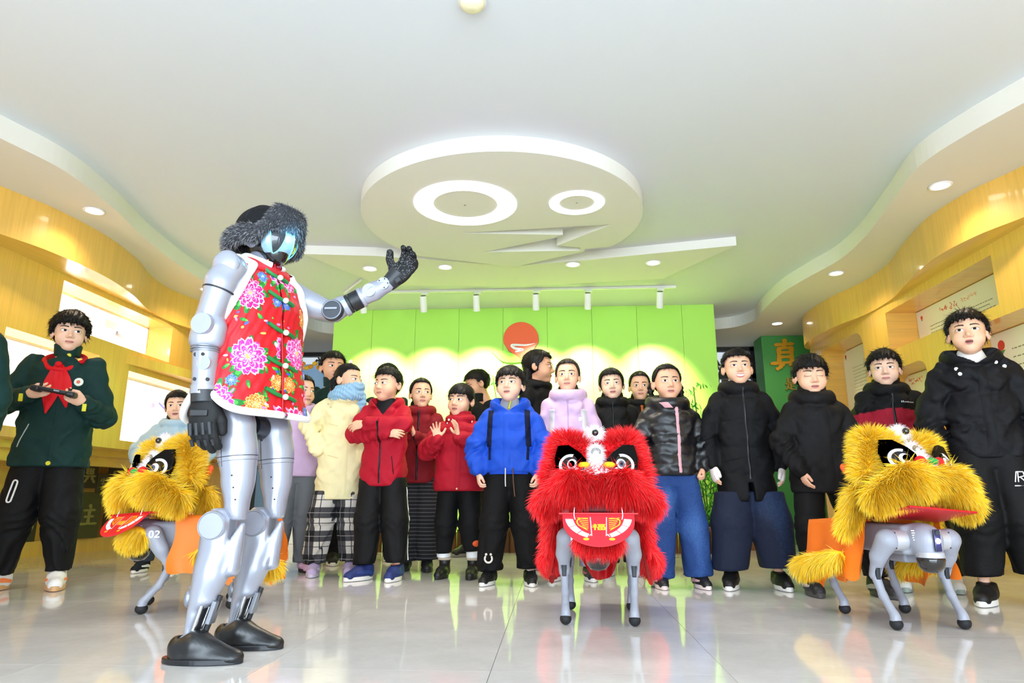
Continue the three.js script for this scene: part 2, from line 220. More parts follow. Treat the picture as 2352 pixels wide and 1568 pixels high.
// ---------------------------------------------------------------- smooth solids: distance fields meshed with surface nets
const smin = (a, b, k) => { const h = Math.max(k - Math.abs(a - b), 0) / k; return Math.min(a, b) - h * h * k * 0.25; };
const smax = (a, b, k) => -smin(-a, -b, k);
function nets(f, lo, hi, h) {
  const n = [0, 1, 2].map((k) => Math.ceil((hi[k] - lo[k]) / h / 4) * 4 + 1), [nx, ny, nz] = n, val = new Float32Array(nx * ny * nz);
  const at = (i, j, k) => i + nx * (j + ny * k), B = 4, br = B * h * 0.87;
  for (let k = 0; k < nz; k += B) for (let j = 0; j < ny; j += B) for (let i = 0; i < nx; i += B) {
    const c = f(lo[0] + (i + 1.5) * h, lo[1] + (j + 1.5) * h, lo[2] + (k + 1.5) * h), far = Math.abs(c) > br * 1.9;
    for (let c2 = k; c2 < Math.min(k + B, nz); c2++) for (let b = j; b < Math.min(j + B, ny); b++) for (let a = i; a < Math.min(i + B, nx); a++) val[at(a, b, c2)] = far ? c : f(lo[0] + a * h, lo[1] + b * h, lo[2] + c2 * h);
  }
  const vid = new Int32Array(nx * ny * nz).fill(-1), pos = [], idx = [];
  const E = [[0, 1], [2, 3], [4, 5], [6, 7], [0, 2], [1, 3], [4, 6], [5, 7], [0, 4], [1, 5], [2, 6], [3, 7]];
  const co = [0, 1, nx, nx + 1, nx * ny, nx * ny + 1, nx * ny + nx, nx * ny + nx + 1], v = new Float32Array(8);
  for (let k = 0; k < nz - 1; k++) for (let j = 0; j < ny - 1; j++) for (let i = 0; i < nx - 1; i++) {
    const o = at(i, j, k); let m = 0; for (let q = 0; q < 8; q++) { v[q] = val[o + co[q]]; if (v[q] < 0) m |= 1 << q; }
    if (m === 0 || m === 255) continue;
    let x = 0, y = 0, z = 0, c = 0;
    for (const [a, b] of E) if ((v[a] < 0) !== (v[b] < 0)) { const t = v[a] / (v[a] - v[b]); x += lerp(a & 1, b & 1, t); y += lerp(a >> 1 & 1, b >> 1 & 1, t); z += lerp(a >> 2, b >> 2, t); c++; }
    vid[o] = pos.length / 3; pos.push(lo[0] + (i + x / c) * h, lo[1] + (j + y / c) * h, lo[2] + (k + z / c) * h);
  }
  const quad = (a, b, c, d, flip) => { if (a < 0 || b < 0 || c < 0 || d < 0) return; flip ? idx.push(a, c, b, a, d, c) : idx.push(a, b, c, a, c, d); };
  for (let k = 1; k < nz - 1; k++) for (let j = 1; j < ny - 1; j++) for (let i = 1; i < nx - 1; i++) {
    const o = at(i, j, k), s = val[o] < 0;
    if (s !== (val[o + 1] < 0)) quad(vid[o - nx - nx * ny], vid[o - nx * ny], vid[o], vid[o - nx], !s);
    if (s !== (val[o + nx] < 0)) quad(vid[o - 1 - nx * ny], vid[o - 1], vid[o], vid[o - nx * ny], !s);
    if (s !== (val[o + nx * ny] < 0)) quad(vid[o - 1 - nx], vid[o - nx], vid[o], vid[o - 1], !s);
  }
  const g = new THREE.BufferGeometry(); g.setAttribute('position', new THREE.BufferAttribute(new Float32Array(pos), 3)); g.setIndex(idx); g.computeVertexNormals(); return g;
}
function paint(g, f) { const p = g.attributes.position, c = new Float32Array(p.count * 3), k = new THREE.Color(); for (let i = 0; i < p.count; i++) { k.set(f(p.getX(i), p.getY(i), p.getZ(i))); c[i * 3] = k.r; c[i * 3 + 1] = k.g; c[i * 3 + 2] = k.b; } g.setAttribute('color', new THREE.BufferAttribute(c, 3)); return g; }
function uvs(g, f) { const p = g.attributes.position, c = new Float32Array(p.count * 2); for (let i = 0; i < p.count; i++) { const [u, v] = f(p.getX(i), p.getY(i), p.getZ(i)); c[i * 2] = u; c[i * 2 + 1] = v; } g.setAttribute('uv', new THREE.BufferAttribute(c, 2)); return g; }
// distance to a tapered capsule, given as [ax,ay,az, bx,by,bz, ra, rb]
function cap(c, x, y, z) { const dx = c[3] - c[0], dy = c[4] - c[1], dz = c[5] - c[2], px = x - c[0], py = y - c[1], pz = z - c[2]; let t = (px * dx + py * dy + pz * dz) / (dx * dx + dy * dy + dz * dz + 1e-9); t = t < 0 ? 0 : t > 1 ? 1 : t; const qx = px - dx * t, qy = py - dy * t, qz = pz - dz * t; cap.t = t; return Math.sqrt(qx * qx + qy * qy + qz * qz) - (c[6] + (c[7] - c[6]) * t); }
const ell = (x, y, z, cx, cy, cz, a, b, c) => { const k = Math.hypot((x - cx) / a, (y - cy) / b, (z - cz) / c), m = Math.hypot((x - cx) / (a * a), (y - cy) / (b * b), (z - cz) / (c * c)); return m < 1e-6 ? -Math.min(a, b, c) : k * (k - 1) / m; };
const wob = (x, y, z) => Math.sin(x * 31 + 2.1 * Math.sin(y * 23 + z * 17)) * Math.sin(y * 37 + 1.7 * Math.sin(z * 29 - x * 19)) * 0.6 + Math.sin(z * 53 + y * 41 + 1.3 * Math.sin(x * 47)) * 0.4;
const mirrorX = (g) => { const h = g.clone().scale(-1, 1, 1); const a = h.index.array; for (let i = 0; i < a.length; i += 3) { const t = a[i]; a[i] = a[i + 1]; a[i + 1] = t; } return h; };
const idxJoin = (gs) => mergeGeometries(gs.map((g) => { const h = new THREE.BufferGeometry(); h.setAttribute('position', g.attributes.position); h.setAttribute('normal', g.attributes.normal); h.setIndex(g.index); return h; }));
// front surface of a field at (x, y): march from z0 towards -z
function hit(f, x, y, z0, step = 0.004) { let z = z0; for (let i = 0; i < 160; i++) { const d = f(x, y, z); if (d < 0.0004) return z; z -= Math.max(d * 0.6, 0.0006); if (z < -0.35) break; } return NaN; }

// ---------------------------------------------------------------- heads
const headCache = {};
function headField(k) {                       // k: {jaw, cheek, wide}
  const { jaw = 1, cheek = 1, wide = 1, nose = 1 } = k;
  return (X, y, z) => {
    const x = Math.abs(X) / wide;
    let d = ell(x, y, z, 0, 0.032, -0.012, 0.073, 0.078, 0.09);
    d = smin(d, ell(x, y, z, 0, -0.028, 0.016, 0.0605, 0.071 * jaw, 0.064), 0.035);
    d = smin(d, ell(x, y, z, 0, -0.084 * jaw, 0.045, 0.026, 0.02, 0.026), 0.03);
    d = smin(d, ell(x, y, z, 0.036, -0.036, 0.044, 0.026 * cheek, 0.028 * cheek, 0.027), 0.022);
    d = smax(d, -ell(x, y, z, 0.03, 0.006, 0.096, 0.024, 0.013, 0.017), 0.014);
    d = smin(d, ell(x, y, z, 0.03, 0.0005, 0.0665, 0.016, 0.0125, 0.0135), 0.006);
    d = smin(d, cap([0, 0.004, 0.076, 0, -0.025, 0.0925 * (0.5 + 0.5 * nose), 0.0055, 0.0105], x, y, z), 0.014);
    d = smin(d, ell(x, y, z, 0.0125, -0.0305, 0.0825, 0.0075, 0.0062, 0.008), 0.006);
    d = smin(d, ell(x, y, z, 0, -0.0525, 0.0735, 0.021, 0.0055, 0.0085), 0.006);
    d = smin(d, ell(x, y, z, 0, -0.0615, 0.072, 0.018, 0.0055, 0.0085), 0.006);
    const ex = x - 0.0735, e1 = Math.hypot((ex - 0.006) * 1.6, (y + 0.004) * 0.62, (z + 0.016 + ex * 0.7) * 1.0) - 0.0175;
    d = smin(d, smax(e1, -ell(x, y, z, 0.088, -0.002, -0.008, 0.006, 0.014, 0.009), 0.006), 0.006);
    d = smin(d, cap([0, -0.04, -0.022, 0, -0.15, -0.035, 0.043, 0.045], x, y, z), 0.02);
    return d;
  };
}
function headOf(key, k) { return headCache[key] ??= (() => { const f = headField(k); return { f, g: nets(f, [-0.1, -0.16, -0.115], [0.1, 0.125, 0.115], 0.0038) }; })(); }
const HEADS = { kid: { }, round: { cheek: 1.04, wide: 1.0, jaw: 0.98 }, slim: { cheek: 0.92, wide: 0.95, jaw: 1.02 }, adult: { jaw: 1.06, cheek: 0.97, nose: 1.02 } };
// thin sheet that follows the face between two curves lo(u), up(u); u in 0..1, x from xa to xb
function facePatch(f, xa, xb, lo, up, offset, n = 12, m = 4) {
  const pos = [], idx = [];
  for (let i = 0; i <= n; i++) for (let j = 0; j <= m; j++) { const u = i / n, x = lerp(xa, xb, u), y = lerp(lo(u), up(u), j / m); let z = hit(f, x, y, 0.13); if (!(z > 0)) z = 0.05; pos.push(x, y, z + offset); }
  for (let i = 0; i < n; i++) for (let j = 0; j < m; j++) { const a = i * (m + 1) + j, b = a + m + 1; xb > xa ? idx.push(a, b, b + 1, a, b + 1, a + 1) : idx.push(a, b + 1, b, a, a + 1, b + 1); }
  const g = new THREE.BufferGeometry(); g.setAttribute('position', new THREE.BufferAttribute(new Float32Array(pos), 3)); g.setIndex(idx); g.computeVertexNormals(); return g;
}
const bow = (u) => Math.sqrt(Math.max(0, 1 - (2 * u - 1) ** 2));
const mSclera = M('#f3efec', 0.25), mIris = M('#1d120d', 0.12), mLash = M('#17100d', 0.7), mBrow = M('#3d2d25', 0.9), mLip = M('#c47a70', 0.5), mTeeth = M('#f6f2ea', 0.3), mMouth = M('#5a2622', 0.6);
const mHair = new THREE.MeshPhysicalMaterial({ color: new THREE.Color('#0a0808'), roughness: 0.5, specularIntensity: 0.5 }), mHairBrown = new THREE.MeshPhysicalMaterial({ color: new THREE.Color('#1c120d'), roughness: 0.5 });
const skinMats = ['#ebb797', '#eec0a4', '#dea684', '#e5ad8c'].map((c) => new THREE.MeshPhysicalMaterial({ color: new THREE.Color(c), roughness: 0.52, sheen: 0.2, sheenRoughness: 0.5 }));
function faceParts(f, mat4, body, s) {
  const put = (name, g, m, parent = body) => part(name, g.applyMatrix4(mat4), m, parent);
  const gx = s.gaze?.[0] ?? 0, gy = s.gaze?.[1] ?? 0, op = s.eyes ?? 0.9;
  for (const sd of [-1, 1]) {
    const a = sd * 0.0145, b = sd * 0.0475, yc = 0.0012;
    if (op > 0) {
      const up = (u) => yc + 0.0078 * op * Math.pow(bow(u), 0.8) + 0.002 * u, lo = (u) => yc - 0.005 * op * bow(u) + 0.0015 * u;
      const eye = put('eye', facePatch(f, a, b, lo, up, 0.0009), mSclera);
      const cx = sd * 0.03 + gx * 0.006, cy = yc + 0.0016 + gy * 0.002, r = 0.0071;
      const il = (u) => Math.max(cy - r * bow(u), lo(clamp((lerp(cx - sd * r, cx + sd * r, u) - a) / (b - a), 0, 1))), iu = (u) => Math.min(cy + r * bow(u), up(clamp((lerp(cx - sd * r, cx + sd * r, u) - a) / (b - a), 0, 1)));
      put('iris', facePatch(f, cx - sd * r, cx + sd * r, (u) => Math.min(il(u), iu(u)), iu, 0.0014, 10), mIris, eye);
      put('upper_lid', facePatch(f, a - sd * 0.001, b + sd * 0.002, (u) => up(u) - 0.0004, (u) => up(u) + 0.0016, 0.0019, 12, 1), mLash, eye);
    } else put('closed_eyelid', facePatch(f, a, b, (u) => yc - 0.001 - 0.0035 * bow(u), (u) => yc + 0.0009 - 0.0035 * bow(u), 0.0012, 12, 1), mLash);
    const by = 0.0205 + (s.brow ?? 0);
    put('eyebrow', facePatch(f, sd * 0.012, sd * 0.051, (u) => by + 0.005 * Math.sin(u * 2.3), (u) => by + 0.0052 * Math.sin(u * 2.3) + 0.0056 * Math.pow(1 - u, 0.4) + 0.0012, 0.001, 12, 2), mBrow);
  }
  const mo = s.mouth ?? 'closed', w = mo === 'smile' ? 0.026 : mo === 'open' ? 0.017 : 0.0205, sm = mo === 'smile' ? 0.006 : 0.0005, y0 = -0.057, gap = mo === 'open' ? 0.0055 : mo === 'smile' ? 0.005 : mo === 'part' ? 0.0022 : 0.0002;
  const mid = (u) => y0 + sm * (2 * u - 1) ** 2;
  const lips = put('lips', facePatch(f, -w, w, (u) => mid(u) + gap * bow(u), (u) => mid(u) + gap * bow(u) + 0.0062 * Math.pow(bow(u), 0.8) * (1 - 0.14 * Math.cos((u - 0.5) * 9)), 0.001), mLip);
  put('lower_lip', facePatch(f, -w * 0.95, w * 0.95, (u) => mid(u) - gap * bow(u) - 0.0072 * bow(u), (u) => mid(u) - gap * bow(u), 0.001), mLip, lips);
  if (gap > 0.001) put(mo === 'smile' ? 'teeth' : 'mouth_opening', facePatch(f, -w * 0.96, w * 0.96, (u) => mid(u) - gap * bow(u), (u) => mid(u) + gap * bow(u), 0.0007), mo === 'smile' ? mTeeth : mMouth, lips);
  else put('lip_line', facePatch(f, -w, w, (u) => mid(u) - 0.0007, (u) => mid(u) + 0.0007, 0.0014, 12, 1), mMouth, lips);
}
// hair: a shell over the skull, kept above a hairline that depends on the direction round the head
function hairGeo(style, k) {
  const { front = 0.05, side = 0.0, back = -0.075, t = 0.013, jag = 0.004, spike = 0.003, part: pt = 0, temple = 0.03, tailsFn } = style, wide = k.wide ?? 1;
  const f = (x, y, z) => {
    const az = Math.atan2(x, z + 0.012), a = Math.abs(az), an = az * 7;
    const w1 = az * 17 + 3 * Math.sin(y * 21 + az * 3), w2 = az * 29 - y * 30 + 2 * Math.sin(y * 33), streak = (Math.abs(Math.sin(w1)) * 0.7 + Math.abs(Math.sin(w2)) * 0.5 - 0.5) * spike * 1.5 + wob(x * 1.2, y * 1.2, z * 1.2) * spike * 0.7;
    let d = ell(x / wide, y, z, 0, 0.034, -0.015, 0.073 + t, 0.078 + t * 1.15, 0.091 + t) - streak;
    let hl = a < 0.75 ? front - pt * x : a < 1.25 ? lerp(front - pt * x, temple, sstep(0.75, 1.25, a)) : a < 1.75 ? lerp(temple, side, sstep(1.25, 1.5, a)) : lerp(side, back, sstep(1.75, 2.3, a));
    hl += jag * (Math.abs(Math.sin(az * 9.5 + 0.4)) * 1.6 - 0.8 + Math.sin(az * 43 + 1) * 0.6 + Math.sin(az * 71) * 0.3);
    d = smax(d, hl - y, 0.005);
    d = smax(d, -(ell(x / wide, y, z, 0, 0.03, -0.012, 0.066, 0.07, 0.082)), 0.004);
    if (tailsFn) d = smin(d, tailsFn(x, y, z) - streak, 0.008);
    return d;
  };
  const b = style.box ?? [[-0.105, -0.11, -0.13], [0.105, 0.15, 0.11]];
  return nets(f, b[0], b[1], 0.0042);
}
const strandG = new THREE.ConeGeometry(0.0015, 0.042, 4, 1).translate(0, 0.012, 0);
const hairCache = {};
const tailBack = (len, r) => (x, y, z) => smin(cap([0, 0.05, -0.1, 0, -0.02, -0.135, r * 0.9, r], x, y, z), cap([0, -0.02, -0.135, 0, -0.02 - len, -0.125, r, r * 0.5], x, y, z), 0.02);
const pig = (len, r, s0) => (X, y, z) => { const x = s0 ? X * s0 : Math.abs(X); return Math.min(ell(x, y, z, 0.078, 0.0, -0.055, 0.022, 0.022, 0.022), cap([0.085, -0.01, -0.06, 0.095, -0.01 - len, -0.045, r, r * 0.6], x, y, z) + 0.003 * Math.sin(y * 220 + x * 60)); };
const HAIR = {
  bowl: { front: 0.044, side: -0.004, back: -0.06, temple: 0.03, t: 0.017, jag: 0.005, spike: 0.003, lift: 0.22 },
  crop: { front: 0.06, side: 0.008, back: -0.055, temple: 0.046, t: 0.012, jag: 0.003, spike: 0.0025, lift: 0.25 },
  fluffy: { front: 0.042, side: -0.012, back: -0.065, temple: 0.022, t: 0.022, jag: 0.008, spike: 0.005, lift: 0.22 },
  swept: { front: 0.054, side: 0.0, back: -0.06, temple: 0.04, t: 0.015, jag: 0.007, spike: 0.004, pt: 0.14, lift: 0.2 },
  pulled: { combBack: true, lift: 0.05, front: 0.078, side: 0.0, back: -0.085, temple: 0.026, t: 0.012, jag: 0.0012, spike: 0.0018, tailsFn: (x, y, z) => Math.min(tailBack(0.12, 0.026)(x, y, z), ell(x, y, z, 0, -0.07, -0.062, 0.066, 0.062, 0.03)), box: [[-0.105, -0.19, -0.18], [0.105, 0.15, 0.11]] },
  bangs: { front: 0.04, side: -0.02, back: -0.09, temple: 0.005, t: 0.012, jag: 0.003, spike: 0.002, tailsFn: tailBack(0.1, 0.022), pt: -0.1, box: [[-0.105, -0.17, -0.18], [0.105, 0.15, 0.11]] },
  pigtails: { combBack: true, lift: 0.05, front: 0.078, side: 0.012, back: -0.08, temple: 0.03, t: 0.011, jag: 0.001, spike: 0.0018, tailsFn: pig(0.1, 0.019), box: [[-0.13, -0.15, -0.13], [0.13, 0.15, 0.11]] },
  braid: { combBack: true, lift: 0.05, front: 0.07, side: 0.01, back: -0.08, temple: 0.045, t: 0.009, jag: 0.001, spike: 0.0015, tailsFn: pig(0.12, 0.02), box: [[-0.13, -0.16, -0.13], [0.13, 0.15, 0.11]] },
  parted: { lift: 0.06, front: 0.062, side: -0.032, back: -0.085, temple: 0.012, t: 0.013, jag: 0.002, spike: 0.0018, pt: 0.25, tailsFn: (x, y, z) => ell(x, y, z, 0, -0.065, -0.055, 0.074, 0.07, 0.036), box: [[-0.105, -0.15, -0.18], [0.105, 0.15, 0.11]] },
  long: { front: 0.066, side: -0.06, back: -0.1, temple: 0.02, t: 0.014, jag: 0.002, spike: 0.002, tailsFn: (x, y, z) => ell(x, y, z, 0, -0.09, -0.075, 0.07, 0.15, 0.04), box: [[-0.11, -0.26, -0.14], [0.11, 0.15, 0.11]] },
};

// ---------------------------------------------------------------- hands (left hand: fingers along -y, palm towards +z, thumb on +x)
const handCache = {};
function handGeo(pose) {
  return handCache[pose] ??= (() => {
    const P = { relaxed: [0.32, 0.38, 0.3, 0.0], fist: [1.15, 1.35, 0.9, 0.05], flat: [0.05, 0.06, 0.05, 0.0], spread: [0.12, 0.22, 0.2, 0.2], grip: [0.5, 0.8, 0.5, 0.02], cup: [0.35, 0.55, 0.4, 0.1] }[pose], C = [];
    const bases = [[0.0235, -0.07], [0.008, -0.074], [-0.0075, -0.072], [-0.022, -0.066]], len = [0.052, 0.058, 0.053, 0.042];
    bases.forEach(([bx, by], i) => { let p = [bx, by, 0.0], a = 0; const sp = (1.5 - i) * 0.06 + (1.5 - i) * P[3] * 0.75, L = len[i]; [0.45, 0.31, 0.24].forEach((fr, q) => { a += P[q] * (pose === 'relaxed' ? 0.8 + 0.15 * i : 1); const s = L * fr, d = [Math.sin(sp) * Math.cos(a) * s, -Math.cos(sp) * Math.cos(a) * s, Math.sin(a) * s], e = [p[0] + d[0], p[1] + d[1], p[2] + d[2]]; C.push([i, ...p, ...e, 0.0082 - q * 0.0007, 0.0076 - q * 0.0008]); p = e; }); });
    const th = pose === 'fist' || pose === 'grip' ? [[0.024, -0.03, 0.008], [0.034, -0.055, 0.02], [0.024, -0.075, 0.032]] : pose === 'flat' ? [[0.024, -0.028, 0.004], [0.038, -0.055, 0.008], [0.041, -0.082, 0.008]] : pose === 'spread' || pose === 'cup' ? [[0.024, -0.028, 0.004], [0.052, -0.045, 0.012], [0.068, -0.066, 0.014]] : [[0.024, -0.03, 0.008], [0.037, -0.055, 0.014], [0.037, -0.08, 0.02]];
    const f = (x, y, z) => {
      let d = smin(ell(x, y, z, 0.001, -0.042, -0.001, 0.032, 0.04, 0.0135), cap([0, 0.02, 0, 0, -0.015, 0, 0.019, 0.021], x, y, z * 1.35), 0.02);
      d = smin(d, Math.min(cap([...th[0], ...th[1], 0.0115, 0.0095], x, y, z), cap([...th[1], ...th[2], 0.0095, 0.0078], x, y, z)), 0.008);
      let fg = [9, 9, 9, 9]; for (const c of C) { const i = c[0]; fg[i] = Math.min(fg[i], cap([c[1], c[2], c[3], c[4], c[5], c[6], c[7], c[8]], x, y, z)); }
      return smin(d, Math.min(...fg), 0.006);
    };
    return nets(f, [-0.06, -0.15, -0.03], [0.09, 0.045, 0.075], 0.0032);
  })();
}
function frameAt(pos, f, n) {          // hand frame: -y along f, +z along n
  const y = V(...f).normalize().negate(), z0 = V(...n), x = new THREE.Vector3().crossVectors(y, z0).normalize(), z = new THREE.Vector3().crossVectors(x, y); return new THREE.Matrix4().makeBasis(x, y, z).setPosition(...pos);
}

// ---------------------------------------------------------------- shoes
const footOutline = (k = 1, n = 40) => { const o = []; for (let i = 0; i < n; i++) { const a = i / n * Math.PI * 2, c = Math.cos(a), s = Math.sin(a), z = s > 0 ? 0.03 + s * 0.108 : 0.03 + s * 0.098, w = s > 0 ? 0.040 - 0.006 * s : 0.040 + 0.007 * s; o.push([c * w * k, z]); } return o; };
const shoeField = (tall) => (x, y, z) => { let d = smin(cap([0, 0.04, -0.03, 0, 0.042, 0.03, 0.034, 0.035], x, y, z), cap([0, 0.042, 0.03, 0, 0.026, 0.105, 0.035, 0.03], x, y, z), 0.03); d = smin(d, cap([0, 0.05, -0.028, 0, 0.075 + tall, -0.03, 0.034, 0.036 + tall * 0.1], x, y, z), 0.03); d = smax(d, y - 0.085 - tall, 0.008); return smax(d, 0.012 - y, 0.006); };
const shoeG = [0, 0.06].map((t) => nets(shoeField(t), [-0.06, 0, -0.09], [0.06, 0.17, 0.15], 0.0048));
const soleG = (() => { const g = new THREE.ExtrudeGeometry(new THREE.Shape(footOutline(0.96).map(([x, z]) => new THREE.Vector2(x, z))), { depth: 0.016, bevelEnabled: true, bevelSize: 0.003, bevelThickness: 0.003, bevelSegments: 2 }).rotateX(Math.PI / 2).translate(0, 0.021, 0); return g; })();
const laceG = join([0, 1, 2, 3].map((i) => T(new THREE.CapsuleGeometry(0.0035, 0.036 - i * 0.002, 3, 6), 0, 0.082 - i * 0.0085, 0.015 + i * 0.019, 0, 0, Math.PI / 2 + (i % 2 ? 0.25 : -0.25))));
const sideGs = (() => { const f = shoeField(0), gs = []; for (const s of [-1, 1]) { const p = [], id = []; for (let i = 0; i <= 8; i++) for (let j = 0; j <= 2; j++) { const z = lerp(-0.045, 0.075, i / 8), y = lerp(0.03, 0.03 + 0.022 * (1 - Math.abs(i / 8 - 0.4)), j / 2) + 0.012 * i / 8; let x = 0.08; for (let q = 0; q < 60; q++) { const d = f(x, y, z); if (d < 0.0004) break; x -= d * 0.7; } p.push(s * (x + 0.0012), y, z); } for (let i = 0; i < 8; i++) for (let j = 0; j < 2; j++) { const a = i * 3 + j, b = a + 3; s < 0 ? id.push(a, b, b + 1, a, b + 1, a + 1) : id.push(a, b + 1, b, a, a + 1, b + 1); } const g = new THREE.BufferGeometry(); g.setAttribute('position', new THREE.BufferAttribute(new Float32Array(p), 3)); g.setIndex(id); g.computeVertexNormals(); gs.push(g); } return gs; })();
const cuffG = T(new THREE.TorusGeometry(0.037, 0.013, 8, 20), 0, 0.128, -0.03, Math.PI / 2);

// ---------------------------------------------------------------- a clothed person; local frame: feet at the origin, facing +z, left hand at +x
const fabricBump = noiseTex(128, 128, (u, v) => { const n = 128 + 60 * (vnoise(u * 64, v * 64, 64) - 0.5) + 50 * (vnoise(u * 20, v * 20, 20) - 0.5); return [n, n, n]; });
fabricBump.colorSpace = THREE.NoColorSpace; fabricBump.repeat.set(6, 6);
const cloth = (c, r = 0.75, o = {}) => { const { ...rest } = o; return new THREE.MeshPhysicalMaterial({ color: new THREE.Color(c), roughness: r, specularIntensity: 0.5, bumpMap: fabricBump, bumpScale: 0.0012, ...rest }); };
function prof(keys, t) { for (let i = 0; i < keys.length - 1; i++) if (t <= keys[i + 1][0]) return lerp(keys[i][1], keys[i + 1][1], sstep(keys[i][0], keys[i + 1][0], t)); return keys[keys.length - 1][1]; }
function person(s) {
  const P = thing('person', s.label, 'person', [s.x, 0, s.z], s.turn ?? 0, s.group), H = s.H, hs = (s.hs ?? 1) * 1.075, J = s.jacket, adult = s.adult;
  const headY = H - 0.128 * hs, neckY = headY - 0.118 * hs, hipY = s.hipY ?? H * 0.5, sw = (s.sw ?? H * 0.1) * 0.86, sh = neckY - 0.055;      // shoulder joint height
  const lean = s.lean ?? [0, 0];                                           // head offset x, z
  const arms = [-1, 1].map((d, i) => { const a = s.arms?.[i] ?? {}; return { d, sh: [d * sw, sh - 0.012, -0.005], el: a.el ?? [d * (sw + 0.05), sh - H * 0.175, -0.015], wr: a.wr ?? [d * (sw + 0.06), sh - H * 0.33, 0.05], hand: a.hand ?? 'relaxed', f: a.f, n: a.n, noHand: a.noHand, glove: a.glove }; });
  const legs = [-1, 1].map((d, i) => { const l = s.legs?.[i] ?? {}, ax = l.x ?? d * 0.085, az = l.z ?? 0; return { d, hip: [d * 0.065, hipY, -0.005], kn: [lerp(d * 0.07, ax, 0.55), hipY * 0.53, (l.kz ?? 0.015) + az * 0.5], an: [ax, 0.07, az - 0.025], az, turn: l.turn ?? d * 0.15 }; });
  // --- body: continuous skin figure, head and hands on finer grids
  const bones = [[0, hipY, 0, 0, sh - 0.02, -0.005, 0.075, 0.075], [0, sh - 0.02, -0.005, lean[0] * 0.6, neckY + 0.06, -0.02 + lean[1] * 0.6, 0.06, 0.036]];
  for (const a of arms) bones.push([...a.sh, ...a.el, 0.034, 0.028], [...a.el, ...a.wr, 0.028, 0.018]);
  for (const l of legs) bones.push([...l.hip, ...l.kn, 0.055, 0.042], [...l.kn, ...l.an, 0.042, 0.026], [l.an[0], 0.04, l.an[2], l.an[0] + Math.sin(l.turn) * 0.09, 0.035, l.an[2] + Math.cos(l.turn) * 0.09, 0.022, 0.02]);
  const bodyF = (x, y, z) => { let d = 9; for (const b of bones) d = smin(d, cap(b, x, y, z), 0.03); return d; };
  const xs = [...arms.flatMap((a) => [a.el[0], a.wr[0]]), ...legs.map((l) => l.an[0])], zs = [...arms.flatMap((a) => [a.el[2], a.wr[2]]), ...legs.map((l) => l.an[2])];
  const bx0 = Math.min(-0.17, ...xs) - 0.05, bx1 = Math.max(0.17, ...xs) + 0.05, bz0 = Math.min(-0.12, ...zs) - 0.06, bz1 = Math.max(0.12, ...zs) + 0.12;
  const gs = [nets(bodyF, [bx0, 0.0, bz0], [bx1, neckY + 0.1, bz1], 0.017)];
  const hk = s.head ?? 'kid', head = headOf(hk, HEADS[hk]);
  const HM = new THREE.Matrix4().compose(V(lean[0], headY, lean[1]), new THREE.Quaternion().setFromEuler(new THREE.Euler(-(s.pitch ?? 0), s.yaw ?? 0, s.roll ?? 0, 'YXZ')), V(hs, hs, hs));
  gs.push(head.g.clone().applyMatrix4(HM));
  const handMs = [];
  for (const a of arms) if (!a.noHand) {
    const k = s.handScale ?? clamp(H / 1.5, 0.9, 1.12), dir = a.f ?? [(a.wr[0] - a.el[0]) * 0.5, a.wr[1] - a.el[1], a.wr[2] - a.el[2]], g0 = handGeo(a.hand), g = a.d > 0 ? g0.clone() : mirrorX(g0);
    const m = frameAt(a.wr, dir, a.n ?? [-a.d, 0, -0.25]).scale(V(k, k, k)); g.applyMatrix4(m); handMs.push([g0, m, a]);
    gs.push(g);
  }
  const body = part('body', idxJoin(gs), skinMats[s.skin ?? 0], P);
  if (!s.noFace) faceParts(head.f, HM, body, s.face ?? {});
  if (s.hair) { const key = s.hair + hk, g = hairCache[key] ??= hairGeo(HAIR[s.hair], HEADS[hk]), hm = s.hairMat ?? mHair, hr = part('hair', g.clone().applyMatrix4(HM), hm, P), N = HAIR[s.hair].strands ?? 1500, im = new THREE.InstancedMesh(strandG, hm, N), p = hr.geometry.attributes.position, nn = hr.geometry.attributes.normal, o = new THREE.Object3D(), top = V(0, 0.11, -0.03).applyMatrix4(HM), q = new THREE.Quaternion();
    im.name = 'hair_strands'; im.userData.kind = 'stuff';
    for (let i = 0; i < N; i++) { const k = Math.floor(rnd() * p.count), a = V(p.getX(k), p.getY(k), p.getZ(k)), n = V(nn.getX(k), nn.getY(k), nn.getZ(k)), d = HAIR[s.hair].combBack ? V(0, -0.35, -1).transformDirection(HM) : a.clone().sub(top); d.addScaledVector(n, -d.dot(n)).normalize(); d.add(V(R(-1, 1), R(-1, 1), R(-1, 1)).multiplyScalar(0.16)).addScaledVector(n, (HAIR[s.hair].lift ?? 0.16) * 0.55).normalize(); q.setFromUnitVectors(V(0, 1, 0), d); o.position.copy(a).addScaledVector(n, -0.002); o.quaternion.copy(q); const L = R(0.6, 1.3) * hs; o.scale.set(hs, L, hs); o.updateMatrix(); im.setMatrixAt(i, o.matrix); }
    hr.add(im); }
  for (const [g0, m, a] of handMs) if (a.glove) {          // glove follows the hand; fingertips bare
    const g = a.d > 0 ? g0.clone() : mirrorX(g0), nn = g.attributes.normal, pp = g.attributes.position, keep = [], ix = g.index.array; for (let i = 0; i < ix.length; i += 3) if (pp.getY(ix[i]) > -0.1) keep.push(ix[i], ix[i + 1], ix[i + 2]);
    g.setIndex(keep); for (let i = 0; i < pp.count; i++) pp.setXYZ(i, pp.getX(i) + nn.getX(i) * 0.0035, pp.getY(i) + nn.getY(i) * 0.0035, pp.getZ(i) + nn.getZ(i) * 0.0035); part('glove', g.applyMatrix4(m), a.glove, P);
  }
